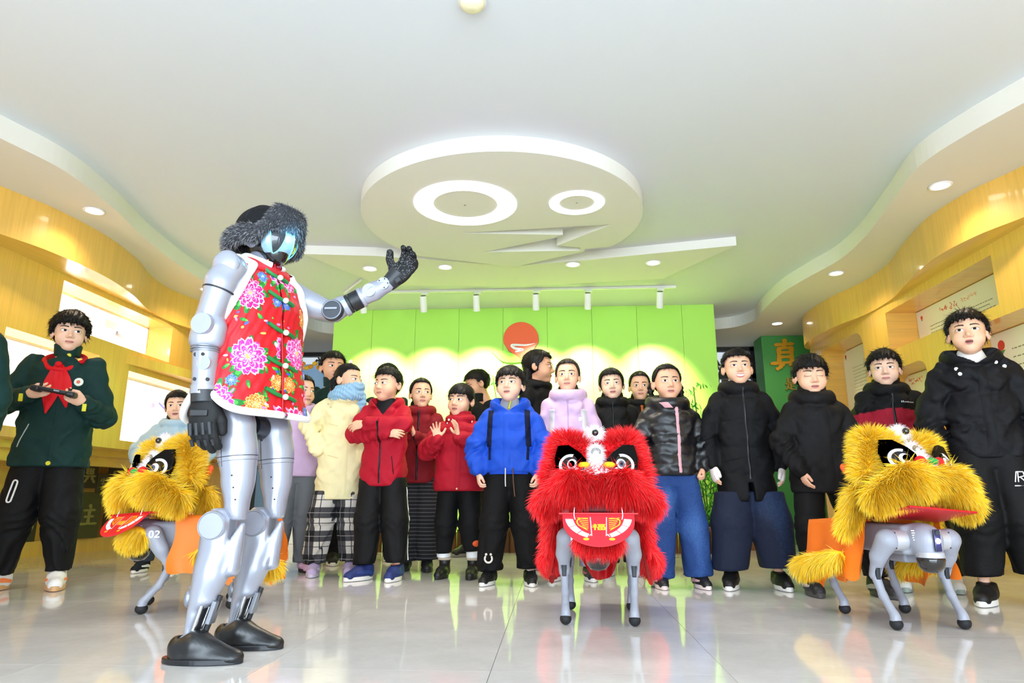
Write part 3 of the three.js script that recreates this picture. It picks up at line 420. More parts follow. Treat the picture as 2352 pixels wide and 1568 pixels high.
  // --- jacket
  if (J) {
    const hem = J.hem, top = sh + 0.058, bulk = J.bulk ?? 0, k9 = 0.87, W = [[0, (J.hw ?? 0.155) * k9], [0.35, (J.ww ?? J.hw ?? 0.15) * k9], [0.75, (J.cw ?? 0.15) * k9], [1, sw + 0.012]], D = [[0, (J.hd ?? 0.115) * 0.92], [0.45, 0.102], [0.8, 0.095], [1, 0.07]], q = J.quilt ?? 0, qd = J.qd ?? 0.008, wr = (J.wrinkle ?? 0.003) * 1.6;
    const sl = arms.map((a) => { const e = J.sleeve ?? 1, ex = [0, 1, 2].map((i) => lerp(a.el[i], a.wr[i], e)); return [[...a.sh, ...a.el, 0.044 + bulk * 0.9, 0.045 + bulk], [...a.el, ...ex, 0.045 + bulk, (J.cuffR ?? 0.036) + bulk * 0.6]]; });
    const nc = [lean[0] * 0.5, neckY + 0.005, -0.012 + lean[1] * 0.5];
    const JF = (x, y, z) => {
      const t = clamp((y - hem) / (top - hem), 0, 1), w = prof(W, t) + bulk, dd = prof(D, t) + bulk, ax = Math.abs(x) / w, az = Math.abs(z + 0.005) / dd;
      let d = (Math.pow(Math.pow(ax, 2.4) + Math.pow(az, 2.4), 1 / 2.4) - 1) * Math.min(w, dd) * 0.95;
      d = smax(d, y - (top - 0.5 * Math.abs(x) - 0.1 * Math.abs(z)), 0.03);
      if (q) { const u = (((y - hem + 0.006 * Math.sin(x * 17)) / q) % 1 + 1) % 1; d += qd * 1.5 * (0.55 - Math.pow(Math.sin(u * Math.PI), 0.5)); }
      d += wr * (1.2 * wob(x * 0.7, y * 0.7, z * 0.7) + 0.5 * wob(x * 1.6 + 5, y * 1.6, z * 1.6));
      d = smax(d, hem - y, 0.012);
      for (const s2 of sl) {
        let a = cap(s2[0], x, y, z), ta = cap.t * 0.5, b = cap(s2[1], x, y, z), tb = 0.5 + cap.t * 0.5, v = smin(a, b, 0.02), tt = a < b ? ta : tb;
        if (q) { const n = Math.round(0.42 / q), u = (tt * n) % 1; v += qd * 1.4 * (0.55 - Math.pow(Math.sin(u * Math.PI), 0.5)); }
        v += wr * 1.5 * wob(x * 0.9 + 3, y * 0.9, z * 0.9) + wr * 0.8 * Math.sin(tt * 38 + x * 60 + 2 * Math.sin(y * 30 + z * 40)) * sstep(0.25, 0.6, tt);
        d = smin(d, v, 0.022);
      }
      // collar and hood round the neck
      const px = x - nc[0], pz = z - nc[2], an = Math.atan2(px, pz), ba = 0.5 - 0.5 * Math.cos(an), rr2 = Math.hypot(px, pz * 0.92);
      if (J.hood) { const tr = lerp(J.hf ?? 0.022, 0.045 * J.hood, ba), R2 = 0.068 + tr * 0.55 * (J.hoodWide ?? 1), yy = y - (nc[1] - 0.012 + 0.02 * ba); let hd = Math.hypot(rr2 - R2, yy * 0.8) - tr + 0.002 * wob(x * 1.7, y * 1.7, z * 1.7); d = smin(d, hd, 0.01); }
      if (J.collar) { const c0 = Math.max(Math.abs(rr2 - 0.058 - 0.1 * Math.max(0, y - nc[1])) - 0.009, Math.abs(y - nc[1] - J.collar * 0.4 + 0.012 * (1 - ba)) - J.collar * 0.5); d = smin(d, c0 - 0.004, 0.008); }
      if (J.open) { d = smax(d, -(Math.max(Math.abs(px) - 0.075 * (y - (nc[1] - J.open)) / J.open, (nc[1] - J.open) - y, 0.02 - pz)), 0.006); }
      if (J.split) d = smax(d, -Math.max(Math.abs(x) - 0.012 - 0.06 * Math.max(0, hem + J.split - y), -z, y - hem - J.split), 0.008);
      return d;
    };
    const jg = nets(JF, [bx0 - 0.03, hem - 0.03, Math.min(bz0, -0.19)], [bx1 + 0.03, neckY + 0.09, Math.max(bz1, 0.16)], J.cell ?? 0.0085);
    let jm = J.mat; if (J.paint) { paint(jg, J.paint); jm = jm.clone(); jm.vertexColors = true; jm.color.set(0xffffff); }
    const jk = part(J.name ?? 'jacket', uvs(jg, (x, y, z) => [x + z * 0.6, y]), jm, P);
    const strip = (name, x0, y0, x1, y1, w, mat, lift = 0.0015, n = 26, parent = jk) => { const pos = [], id = []; for (let i = 0; i <= n; i++) for (let j = 0; j <= 4; j++) { const u = i / n, y = lerp(y0, y1, u), x = lerp(x0, x1, u) + lerp(-w, w, j / 4); let z = hit(JF, x, y, 0.34); if (isNaN(z)) z = -0.02; const ed = (j === 0 || j === 4 || i === 0 || i === n) ? -0.003 : lift; pos.push(x, y, z + ed); } for (let i = 0; i < n; i++) for (let j = 0; j < 4; j++) { const a = i * 5 + j, b = a + 5, fl = y1 < y0; fl ? id.push(a, b, b + 1, a, b + 1, a + 1) : id.push(a, b + 1, b, a, a + 1, b + 1); } const g = new THREE.BufferGeometry(); g.setAttribute('position', new THREE.BufferAttribute(new Float32Array(pos), 3)); g.setIndex(id); g.computeVertexNormals(); return part(name, g, mat, parent); };
    if (J.zip) strip('zipper', J.zipX ?? 0, hem + (J.split ?? 0) + 0.008, J.zipX ?? 0, neckY - (J.zipTop ?? 0.02), J.zipW ?? 0.008, J.zip, 0.002);
    if (J.flap) strip('front_flap', J.flapX ?? 0.02, hem + 0.008, J.flapX ?? 0.02, neckY - 0.05, J.flapW ?? 0.03, jm, 0.004);
    for (const [x, y, x1, y1, w, m, nm] of J.strips ?? []) strip(nm ?? 'pocket', x, y, x1, y1, w, m, 0.0035);
    for (const [x, y, r, m, nm] of J.dots ?? []) { const z = hit(JF, x, y, 0.34); if (!isNaN(z)) part(nm ?? 'button', T(new THREE.CylinderGeometry(r, r * 1.1, 0.005, 16), x, y, z + 0.002, Math.PI / 2), m, jk); }
    if (J.cuffMat) for (const a of arms) { const e = V(...a.el), w = V(...a.wr), d = w.clone().sub(e).normalize(); part('cuff', rod(w.clone().addScaledVector(d, -0.05), w.clone().addScaledVector(d, 0.012), 0.04 + bulk * 0.3, 0.034, 18), J.cuffMat, jk); }
    if (J.hemMat) part('hem_band', (() => { const g = new THREE.CylinderGeometry(1, 1, 0.045, 40, 1, true), p = g.attributes.position; for (let i = 0; i < p.count; i++) { const x = p.getX(i), z = p.getZ(i), k = 1 / Math.pow(Math.pow(Math.abs(x), 2.4) + Math.pow(Math.abs(z), 2.4), 1 / 2.4); p.setXYZ(i, x * k * ((J.hw ?? 0.155) * k9 + bulk - 0.004), p.getY(i) + hem + 0.012, z * k * ((J.hd ?? 0.115) * 0.92 + bulk - 0.004) - 0.005); } g.computeVertexNormals(); return g; })(), J.hemMat, jk);
    P.userData_field = JF; P.strip = strip; P.jk = jk;
    if (s.inner) part('inner_collar', T(new THREE.CylinderGeometry(0.0485 * hs, 0.108 * hs, 0.16, 28, 1), nc[0] * 1.2, neckY - 0.03, -0.024 + lean[1] * 0.7), s.inner, P);
    P.field = JF;
  }
  // --- trousers
  const TR = s.trousers ?? {}; { const rk = TR.knee ?? 0.072, ra = TR.ankle ?? 0.062, th = (TR.thigh ?? 0.092) * 0.93, hemY = TR.hem ?? 0.075, st = TR.stack ?? 0.004;
    const L = legs.map((l) => [[...l.hip, ...l.kn, th, rk], [...l.kn, l.an[0], hemY - 0.02, l.an[2] + 0.01, rk, ra]]), waist = (J?.hem ?? hipY) + 0.06;
    const TF = (x, y, z) => { let a = smin(cap(L[0][0], x, y, z), cap(L[0][1], x, y, z), 0.03), b = smin(cap(L[1][0], x, y, z), cap(L[1][1], x, y, z), 0.03), d = smin(a, b, y > hipY - 0.1 ? 0.05 : 0.012); d = smin(d, ell(x, y, z, 0, hipY + 0.03, -0.01, 0.112, 0.1, 0.092), 0.03); const k = sstep(hipY * 0.75, hemY, y); d += st * 0.95 * (0.25 + k) * Math.sin(y * (TR.freq ?? 70) * (0.75 + 0.2 * Math.sin(y * 17)) + x * 55 * (x > 0 ? 1 : -1) + z * 48 + 3 * Math.sin(x * 27 + z * 21)) + 0.0045 * wob(x * 0.55, y * 0.32, z * 0.55) + 0.0018 * wob(x * 1.3 + 2, y * 0.9, z * 1.3); d = smax(d, hemY - y + 0.01 * Math.sin(x * 9), 0.008); return smax(d, y - waist, 0.01); };
    part('trousers', uvs(nets(TF, [bx0 - 0.06, hemY - 0.02, bz0 - 0.05], [bx1 + 0.06, waist + 0.02, bz1 + 0.02], 0.0105), (x, y, z) => [x * 0.8 + z * 0.5, y]), TR.mat, P); P.trField = TF; }
  // --- shoes
  const S = s.shoes ?? {}; for (const l of legs) { const k = (S.k ?? clamp(H / 1.38, 0.92, 1.2)), m = new THREE.Matrix4().compose(V(l.an[0], 0, l.az - 0.0), new THREE.Quaternion().setFromEuler(new THREE.Euler(0, l.turn, 0)), V(k, k, k)), A = (g) => g.clone().applyMatrix4(m);
    const sh2 = part('shoe', A(shoeG[S.boot ? 1 : 0]), S.upper, P); part('sole', A(soleG), S.sole, sh2); if (S.lace) part('laces', A(laceG), S.lace, sh2); if (S.side) for (const sg of sideGs) part('side_panel', A(sg), S.side, sh2); if (S.cuff) part('fur_cuff', A(cuffG), S.cuff, sh2); }
  return P;
}

// ---------------------------------------------------------------- the people
const cBlack = (c = '#0b0c0e', r = 0.7) => cloth(c, r), mSoleW = M('#ece9e4', 0.5), mSoleG = M('#7d7a78', 0.6), mShoeBlack = M('#0c0d0f', 0.55), mDarkZip = M('#0f0f12', 0.4, { metalness: 0.3 });
const greenUni = '#0b302d', uniMat = cloth(greenUni, 0.7), mRedScarf = cloth('#d8141f', 0.6), mYellowTab = M('#d8d21c', 0.5), mPiping = M('#b9c4c4', 0.5);
const blackTr = cBlack('#08080a', 0.75), greyTr = cloth('#6d7177', 0.85);
const plaidTex = canvasTex(256, 256, (g) => { g.fillStyle = '#cfc9c0'; g.fillRect(0, 0, 256, 256); g.fillStyle = 'rgba(10,10,18,0.7)'; g.fillRect(20, 0, 118, 256); g.fillRect(0, 20, 256, 118); g.fillStyle = 'rgba(8,8,14,0.6)'; g.fillRect(20, 20, 118, 118); g.fillStyle = 'rgba(20,20,28,0.8)'; g.fillRect(190, 0, 8, 256); g.fillRect(0, 190, 256, 8); g.fillStyle = 'rgba(240,236,230,0.7)'; g.fillRect(78, 0, 5, 256); g.fillRect(0, 78, 256, 5); });
plaidTex.repeat.set(6.5, 6.5);
const stripeTex = canvasTex(64, 64, (g) => { g.fillStyle = '#17171b'; g.fillRect(0, 0, 64, 64); g.fillStyle = '#55545a'; g.fillRect(0, 22, 64, 14); }); stripeTex.repeat.set(30, 38);
const jeanTex = (base, pale) => { const b = new THREE.Color(base).convertLinearToSRGB(), p = new THREE.Color(pale).convertLinearToSRGB(); return noiseTex(256, 256, (u, v) => { const k = clamp((vnoise(u * 5, v * 3, 5, 3) - 0.45) * 2.2, 0, 1) * 0.7 + (vnoise(u * 90, v * 90, 90) - 0.5) * 0.35; return [b, b, b].map((_, i) => 255 * clamp(lerp(b.toArray()[i], p.toArray()[i], clamp(k, 0, 1)), 0, 1)); }); };
const blueJean = new THREE.MeshPhysicalMaterial({ map: jeanTex('#1c3f7c', '#4a74b4'), roughness: 0.85 }), darkJean = new THREE.MeshPhysicalMaterial({ map: jeanTex('#0b1730', '#294067'), roughness: 0.85 });
darkJean.map.repeat.set(2.2, 1.4); blueJean.map.repeat.set(3, 2);
const clapHands = (y, dx, z) => [{ el: [-0.19, y - 0.1, 0.06], wr: [dx - 0.028, y, z], hand: 'flat', f: [0.15, 1, 0.3], n: [1, 0, 0.2] }, { el: [0.19, y - 0.1, 0.06], wr: [dx + 0.03, y - 0.015, z], hand: 'flat', f: [-0.25, 1, 0.3], n: [-1, 0, 0.1] }];
const pocket = (d, y) => ({ el: [d * 0.235, y + 0.17, -0.02], wr: [d * 0.165, y, 0.075], noHand: true });

// student with a red neckerchief who steers a robot
{ const P = person({ label: 'schoolboy in dark green jacket and red neckerchief holding a black controller', x: -3.03, z: -3.9, H: 1.665, hs: 1.07, turn: 0.38, sw: 0.185, yaw: 0.32, pitch: -0.02, hair: 'fluffy', face: { gaze: [0.6, 0.1], mouth: 'closed' }, skin: 1,
    arms: [{ el: [-0.29, 1.07, 0.0], wr: [-0.09, 1.1, 0.235], hand: 'grip', f: [0.85, 0.12, 0.5], n: [0.3, 0.55, -0.75] }, { el: [0.25, 1.0, 0.02], wr: [0.19, 1.06, 0.22], hand: 'grip', f: [-0.6, 0.25, 0.65], n: [-0.45, 0.65, -0.5] }],
    legs: [{ x: -0.17, z: 0.02, turn: -0.5 }, { x: 0.13, z: 0.03, turn: 0.25 }], hipY: 0.79,
    jacket: { mat: uniMat, hem: 0.69, bulk: 0.024, hw: 0.21, ww: 0.195, cw: 0.19, hd: 0.135, sleeve: 0.86, collar: 0.07, wrinkle: 0.004, zip: cloth('#0c2f2c', 0.7), zipW: 0.012, zipX: 0.03, strips: [[-0.15, 0.8, -0.105, 0.94, 0.005, mPiping, 'pocket_zip']], dots: [[0.115, 1.2, 0.024, M('#e9efe2', 0.5), 'badge'], [0.03, 0.71, 0.012, mYellowTab, 'zip_pull'], [0.03, 1.37, 0.012, mYellowTab, 'collar_tab']] },
    trousers: { mat: cBlack('#08080a'), thigh: 0.125, knee: 0.1, ankle: 0.062, hem: 0.09, stack: 0.008, freq: 60 },
    shoes: { upper: M('#f0ece6', 0.6), sole: M('#d8a878', 0.5), side: M('#ff8a50', 0.5), lace: mSoleW, k: 1.25 } });
  const J = P.jk; part('badge_emblem', T(new THREE.CircleGeometry(0.012, 5), 0.115, 1.2, hit(P.field, 0.115, 1.2, 0.34) + 0.006), M('#d86a4a', 0.5), J);
  for (const [w, e] of [[[-0.09, 1.1, 0.235], [-0.29, 1.07, 0]], [[0.19, 1.06, 0.22], [0.25, 1.0, 0.02]]]) part('cuff_tab', box(0.022, 0.045, 0.012, 0, 0, 0, 0.003).translate(...V(...e).lerp(V(...w), 0.84).add(V(0, -0.02, 0.052)).toArray()), mYellowTab, J);
  part('reflective_zip', (() => { const p = []; for (let i = 0; i < 20; i++) { const a = i / 20 * 6.2832, x = -0.135 + Math.cos(a) * 0.012 + (Math.sin(a) > 0 ? 0.012 : -0.004), y = 0.55 + Math.sin(a) * 0.012 + (Math.sin(a) > 0 ? 0.05 : -0.05), z = hit(P.trField, x, y, 0.3); p.push([x, y, (isNaN(z) ? 0.1 : z) + 0.002]); } return tube(p, 0.005, 60, 6, true); })(), mWhite, P.children.find((c) => c.name === 'trousers'));
  // neckerchief
  const nk = part('neckerchief', (() => { const y = 1.405, p = []; for (let i = 0; i <= 12; i++) { const a = lerp(-2.8, 2.8, i / 12); p.push([Math.sin(a) * 0.105, y - 0.055 * (Math.cos(a) + 1) - (Math.abs(a) < 0.5 ? 0.025 : 0), 0.01 + Math.cos(a) * 0.108]); } const g = tube(p, 0.015, 60, 10); const q = g.attributes.position; return g; })(), mRedScarf, P);
  const tail = (x1, x2, y1, w) => { const pos = [], id = [], n = 14; for (let i = 0; i <= n; i++) for (let j = 0; j <= 4; j++) { const u = i / n, ww = (0.018 + w * Math.sin(u * 2.6) ** 1) * (1 - u * u * 0.85), x = lerp(x1, x2, u) + lerp(-ww, ww, j / 4), y = lerp(1.3, y1, u); const z = hit(P.field, clamp(x, -0.18, 0.18), y, 0.34); pos.push(x, y, (isNaN(z) ? 0.15 : z) + 0.012 + 0.006 * Math.sin(j * 2 + u * 5)); } for (let i = 0; i < n; i++) for (let j = 0; j < 4; j++) { const a = i * 5 + j, b = a + 5; id.push(a, b, b + 1, a, b + 1, a + 1); } const g = new THREE.BufferGeometry(); g.setAttribute('position', new THREE.BufferAttribute(new Float32Array(pos), 3)); g.setIndex(id); g.computeVertexNormals(); return g; };
  part('tail', tail(0.0, -0.025, 1.0, 0.045), mRedScarf, nk); part('tail', tail(0.01, 0.075, 1.04, 0.04), mRedScarf, nk); part('knot', T(new THREE.SphereGeometry(0.02, 14, 10), 0, 1.3, hit(P.field, 0, 1.3, 0.34) + 0.012), mRedScarf, nk);
  // the controller he holds
  const c = Math.cos(0.38), s0 = Math.sin(0.38), lx = 0.06, lz = 0.32, t = thing('remote_controller', 'black handheld remote controller in the hands of the schoolboy with the neckerchief', 'controller', [-3.03 + lx * c + lz * s0, 1.11, -3.9 - lx * s0 + lz * c], 0.38);
  t.rotation.z = -0.16;
  part('case', join(box(0.2, 0.022, 0.075, 0, 0, 0, 0.008), box(0.05, 0.034, 0.085, -0.09, -0.004, 0.004, 0.014), box(0.05, 0.034, 0.085, 0.09, -0.004, 0.004, 0.014)), M('#1b1c1f', 0.4), t);
  part('thumb_stick', T(new THREE.CylinderGeometry(0.009, 0.007, 0.018, 14), -0.075, 0.022, 0), mBlack, t); part('thumb_stick', T(new THREE.CylinderGeometry(0.009, 0.007, 0.018, 14), 0.075, 0.022, 0), mBlack, t); part('lettering', box(0.028, 0.007, 0.001, 0.02, 0.001, 0.0385), M('#9fa6ab', 0.5), t); }
person({ label: 'person in plain dark green jacket without neckerchief near the showcases', x: -2.9, z: -3.0, H: 1.6, hs: 1.05, turn: 0.3, sw: 0.17, hair: 'bowl', face: { gaze: [0.5, 0] }, jacket: { mat: uniMat, hem: 0.7, bulk: 0.02, collar: 0.06, hw: 0.19, cw: 0.18 }, trousers: { mat: blackTr, thigh: 0.11 }, shoes: { upper: mShoeBlack, sole: mSoleW } });

person({ label: 'girl in pale blue hooded jacket standing behind the yellow lion marked 02', x: -2.82, z: -4.83, H: 1.31, hs: 0.98, turn: 0.25, yaw: 0.12, roll: 0.08, hair: 'parted', face: { gaze: [0.2, 0.1], mouth: 'part' }, head: 'slim', skin: 1, arms: [pocket(-1, 0.68), pocket(1, 0.68)],
  legs: [{ x: -0.11 }, { x: 0.1 }], jacket: { mat: cloth('#a9c6d8', 0.7), hem: 0.6, bulk: 0.02, hood: 0.8, hf: 0.024, sleeve: 0.98, zip: M('#c3cdc4', 0.5), zipW: 0.005, quilt: 0 }, trousers: { mat: cloth('#3a3e48', 0.85), ankle: 0.06 }, shoes: { upper: cloth('#22252b', 0.95), sole: M('#e8e4da', 0.5), cuff: cloth('#30343c', 1), boot: true, side: mSoleW } });

person({ label: 'girl in lilac padded jacket and grey sweatpants behind the humanoid robot', x: -1.87, z: -4.86, H: 1.42, turn: 0.45, yaw: 0.4, hair: 'pulled', face: { gaze: [0.3, 0] }, head: 'slim', arms: [pocket(-1, 0.78), pocket(1, 0.8)], legs: [{ x: -0.12 }, { x: 0.09 }],
  jacket: { mat: cloth('#cdb0d6', 0.55), hem: 0.66, bulk: 0.018, hood: 1, quilt: 0.15, qd: 0.006, sleeve: 0.98 }, trousers: { mat: greyTr, thigh: 0.1, knee: 0.086, ankle: 0.08, hem: 0.06 }, shoes: { upper: M('#e8b4dc', 0.5), sole: M('#2a2430', 0.6), side: M('#f4d4ec', 0.5), lace: M('#fff', 0.5) } });
person({ label: 'tall boy in dark green jacket behind the girl in the yellow coat', x: -1.83, z: -5.38, H: 1.72, hs: 1.12, yaw: 0.35, turn: 0.2, sw: 0.165, hair: 'crop', face: { gaze: [0.9, 0.1], mouth: 'closed' }, skin: 3, jacket: { mat: uniMat, hem: 0.7, bulk: 0.014, collar: 0.07, hw: 0.18, zip: mRedScarf, zipW: 0.006 }, trousers: { mat: blackTr, thigh: 0.11 }, shoes: { upper: mShoeBlack, sole: mSoleW } });

{ const P = person({ label: 'girl in long pale yellow coat, blue knitted scarf and plaid trousers', x: -1.5, z: -4.7, H: 1.475, turn: 0.3, yaw: 0.85, lean: [0.025, 0.01], hair: 'braid', face: { gaze: [0.2, 0.1], mouth: 'closed' }, head: 'slim', arms: [pocket(-1, 0.83), { el: [0.21, 0.98, 0.0], wr: [0.16, 0.8, 0.09], noHand: true }], legs: [{ x: -0.14, turn: -0.05, z: 0.02 }, { x: 0.1, turn: -0.1 }],
    jacket: { name: 'coat', mat: cloth('#f2e6b4', 0.65), hem: 0.5, bulk: 0.016, hw: 0.165, hood: 0.9, hf: 0.03, hoodWide: 1.2, sleeve: 1, wrinkle: 0.005, zip: cloth('#efe3ae', 0.65), zipW: 0.022, zipX: 0.03, strips: [[-0.09, 0.8, -0.02, 0.78, 0.012, cloth('#e8dba2', 0.7), 'pocket_flap'], [-0.1, 1.02, -0.03, 1.0, 0.01, cloth('#e8dba2', 0.7), 'pocket_flap']], dots: [[-0.11, 1.16, 0.006, M('#b5ad80', 0.3)], [-0.09, 1.135, 0.006, M('#b5ad80', 0.3)]] },
    trousers: { mat: new THREE.MeshPhysicalMaterial({ map: plaidTex, roughness: 0.85 }), thigh: 0.1, knee: 0.088, ankle: 0.072, hem: 0.085, stack: 0.009, freq: 60 }, shoes: { upper: M('#c9b4dd', 0.5), sole: M('#d8cfe4', 0.5), side: M('#e6dcf0', 0.4), lace: mSoleW, k: 1.08 } });
  const sc = part('scarf', nets((x, y, z) => { const px = x - 0.018, pz = z - 0.004, r = Math.hypot(px, pz); return Math.min(Math.hypot(r - 0.088, (y - 1.262 - 0.02 * px / 0.08) * 0.75) - 0.034, Math.hypot(r - 0.1, (y - 1.222) * 0.85) - 0.034) + 0.003 * Math.sin(y * 170 + 8 * Math.sin(Math.atan2(px, pz) * 2)) + 0.0025 * Math.sin(Math.atan2(px, pz) * 40); }, [-0.15, 1.15, -0.16], [0.18, 1.34, 0.17], 0.005), cloth('#8fb6d4', 0.95), P);
  part('fringe_end', nets((x, y, z) => ell(x, y, z, 0.12, 1.17, 0.06, 0.035, 0.075, 0.016) + 0.003 * Math.sin(y * 170), [0.06, 1.07, 0.02], [0.18, 1.27, 0.1], 0.005), cloth('#8fb6d4', 0.95), sc);
  const st = []; for (let i = 0; i < 10; i++) { const a = i * Math.PI / 5, r = i % 2 ? 0.009 : 0.018; st.push([Math.sin(a) * r, Math.cos(a) * r]); }
  part('star_clip', flat(st, 0.005, 0.002).rotateX(-0.5).translate(0.03, 1.475, 0.03), M('#f4d8cc', 0.4), P); }

person({ label: 'student in dark green jacket almost hidden behind the boy with crossed arms', x: -1.47, z: -5.78, H: 1.69, hs: 1.12, yaw: -0.1, turn: 0, sw: 0.16, hair: 'pulled', face: {}, jacket: { mat: uniMat, hem: 0.7, bulk: 0.012, collar: 0.07, hw: 0.18 }, trousers: { mat: blackTr }, shoes: { upper: mShoeBlack, sole: mSoleW } });

{ const red = cloth('#ae0f28', 0.7), P = person({ label: 'boy in bright red jacket with arms crossed and navy sneakers', x: -1.14, z: -4.49, H: 1.404, yaw: -0.4, pitch: 0.02, hair: 'crop', head: 'round', face: { gaze: [-0.7, 0], mouth: 'closed' }, legs: [{ x: -0.09, z: 0.05, turn: -0.55 }, { x: 0.12, z: 0.05, turn: -0.1 }],
    arms: [{ el: [-0.19, 0.93, 0.06], wr: [0.05, 0.93, 0.16], hand: 'relaxed', f: [1, -0.12, 0.1], n: [0, -0.2, -1] }, { el: [0.15, 0.99, 0.1], wr: [-0.09, 0.985, 0.2], hand: 'relaxed', f: [-1, -0.28, 0.0], n: [0, -0.3, -1] }],
    jacket: { mat: red, hem: 0.585, bulk: 0.014, hw: 0.15, cw: 0.15, hood: 0.85, hf: 0.026, hoodWide: 1.3, sleeve: 0.95, wrinkle: 0.0045, open: 0.09, zip: mDarkZip, zipW: 0.008, zipTop: 0.13, quilt: 0.24, qd: 0.004, strips: [[0.095, 0.66, 0.075, 0.78, 0.003, mDarkZip, 'pocket_zip']] }, inner: cloth('#15161c', 0.8),
    trousers: { mat: cBlack('#0a0a0c'), thigh: 0.097, knee: 0.086, ankle: 0.07, hem: 0.1, stack: 0.004 }, shoes: { upper: M('#1b2c6b', 0.6), sole: mSoleW, side: M('#27407f', 0.5), lace: M('#e06a3c', 0.5), k: 1.12 } });
  for (const s of [-1, 1]) { const pts = []; for (let i = 0; i <= 16; i++) { const y = lerp(0.58, 0.12, i / 16); let x = 0.3 * s; for (let q = 0; q < 90 && P.trField(x, y, 0.02) > 0.001; q++) x -= s * 0.003; pts.push([x, y, 0.02]); } part('side_piping', tube(pts, 0.004, 40, 6), mSoleW, P.children.find((c) => c.name === 'trousers')); } }

person({ label: 'girl in dark red jacket and black striped trousers clapping her hands', x: -1.0, z: -4.99, H: 1.413, turn: 0.05, yaw: 0.3, pitch: 0.08, hair: 'pulled', head: 'slim', face: { gaze: [0.5, 0.2], mouth: 'closed' }, arms: clapHands(0.955, -0.03, 0.27), legs: [{ x: -0.08 }, { x: 0.08 }],
  jacket: { mat: cloth('#82121d', 0.72), hem: 0.615, bulk: 0.014, hw: 0.148, hood: 0.85, hf: 0.028, sleeve: 0.93, zip: mDarkZip, zipW: 0.01, zipTop: -0.01, quilt: 0.2, qd: 0.004, collar: 0.05 }, trousers: { mat: new THREE.MeshPhysicalMaterial({ map: stripeTex, roughness: 0.9 }), thigh: 0.1, knee: 0.092, ankle: 0.088, hem: 0.07, stack: 0.003 }, shoes: { upper: M('#18181a', 0.5), sole: M('#232325', 0.6) } });

{ const P = person({ label: 'small girl in red puffer jacket with raised open hands and fur-cuffed boots', x: -0.641, z: -4.58, H: 1.299, hs: 0.98, turn: -0.08, yaw: -0.22, roll: -0.06, hair: 'bangs', head: 'round', face: { gaze: [-0.5, 0], mouth: 'part' }, legs: [{ x: -0.095, turn: -0.1 }, { x: 0.1, turn: 0.05 }],
    arms: [{ el: [-0.215, 0.83, 0.04], wr: [-0.1, 0.885, 0.2], hand: 'spread', f: [-0.2, 1, 0.25], n: [0.35, 0.05, 1] }, { el: [0.2, 0.85, 0.04], wr: [0.035, 0.9, 0.22], hand: 'spread', f: [-0.1, 1, 0.2], n: [-0.75, 0, 0.6] }],
    jacket: { mat: cloth('#a81026', 0.72), hem: 0.555, bulk: 0.018, hw: 0.175, hd: 0.14, ww: 0.155, cw: 0.148, hood: 0.6, hf: 0.02, collar: 0.06, sleeve: 0.95, quilt: 0.125, qd: 0.007, flap: true, flapX: 0.02, flapW: 0.022, dots: [[-0.075, 1.01, 0.007, mSoleW], [-0.06, 1.03, 0.007, mSoleW], [0.09, 1.02, 0.006, mSoleW], [0.02, 0.57, 0.006, M('#d6b070', 0.3)]] },
    trousers: { mat: blackTr, thigh: 0.088, knee: 0.07, ankle: 0.055, hem: 0.16 }, shoes: { upper: M('#16130f', 0.5), sole: M('#1d1a18', 0.6), boot: true, cuff: cloth('#c9b8a4', 1) } });
  const tr = P.children.find((c) => c.name === 'trousers'); for (const s of [-1, 1]) part('white_sock', rod([s * 0.1, 0.13, -0.028], [s * 0.1, 0.195, -0.024], 0.046, 0.048, 18), mWhite, tr);
  part('patch', T(new THREE.SphereGeometry(0.03, 12, 8), 0.125, 0.235, 0.035).scale(1, 0.95, 1), M('#e2571e', 0.6), tr); }

{ const P = person({ label: 'man with glasses and dark jacket bowing his head behind the children', x: -0.71, z: -6.15, H: 1.69, hs: 1.12, adult: true, turn: -0.6, yaw: -0.65, pitch: -0.3, sw: 0.19, hair: 'crop', head: 'adult', skin: 2, face: { eyes: 0.6 }, jacket: { mat: cloth('#121416', 0.8), hem: 0.75, bulk: 0.02, collar: 0.07, hw: 0.2, cw: 0.2 }, trousers: { mat: blackTr, thigh: 0.11 }, shoes: { upper: mShoeBlack, sole: mSoleG, k: 1.25 } });
  const g = part('glasses', (() => { const f = HEADS.adult, gs = []; for (const s of [-1, 1]) gs.push(T(new THREE.TorusGeometry(0.021, 0.0022, 6, 24), s * 0.03, 0.001, 0.092), rod([s * 0.05, 0.004, 0.09], [s * 0.079, 0.006, -0.01], 0.002)); gs.push(rod([-0.01, 0.004, 0.094], [0.01, 0.004, 0.094], 0.002)); return join(gs); })().applyMatrix4(new THREE.Matrix4().compose(V(0, 1.69 - 0.128 * 1.12, 0), new THREE.Quaternion().setFromEuler(new THREE.Euler(0.3, -0.65, 0, 'YXZ')), V(1.12, 1.12, 1.12))), mBlack, P); }
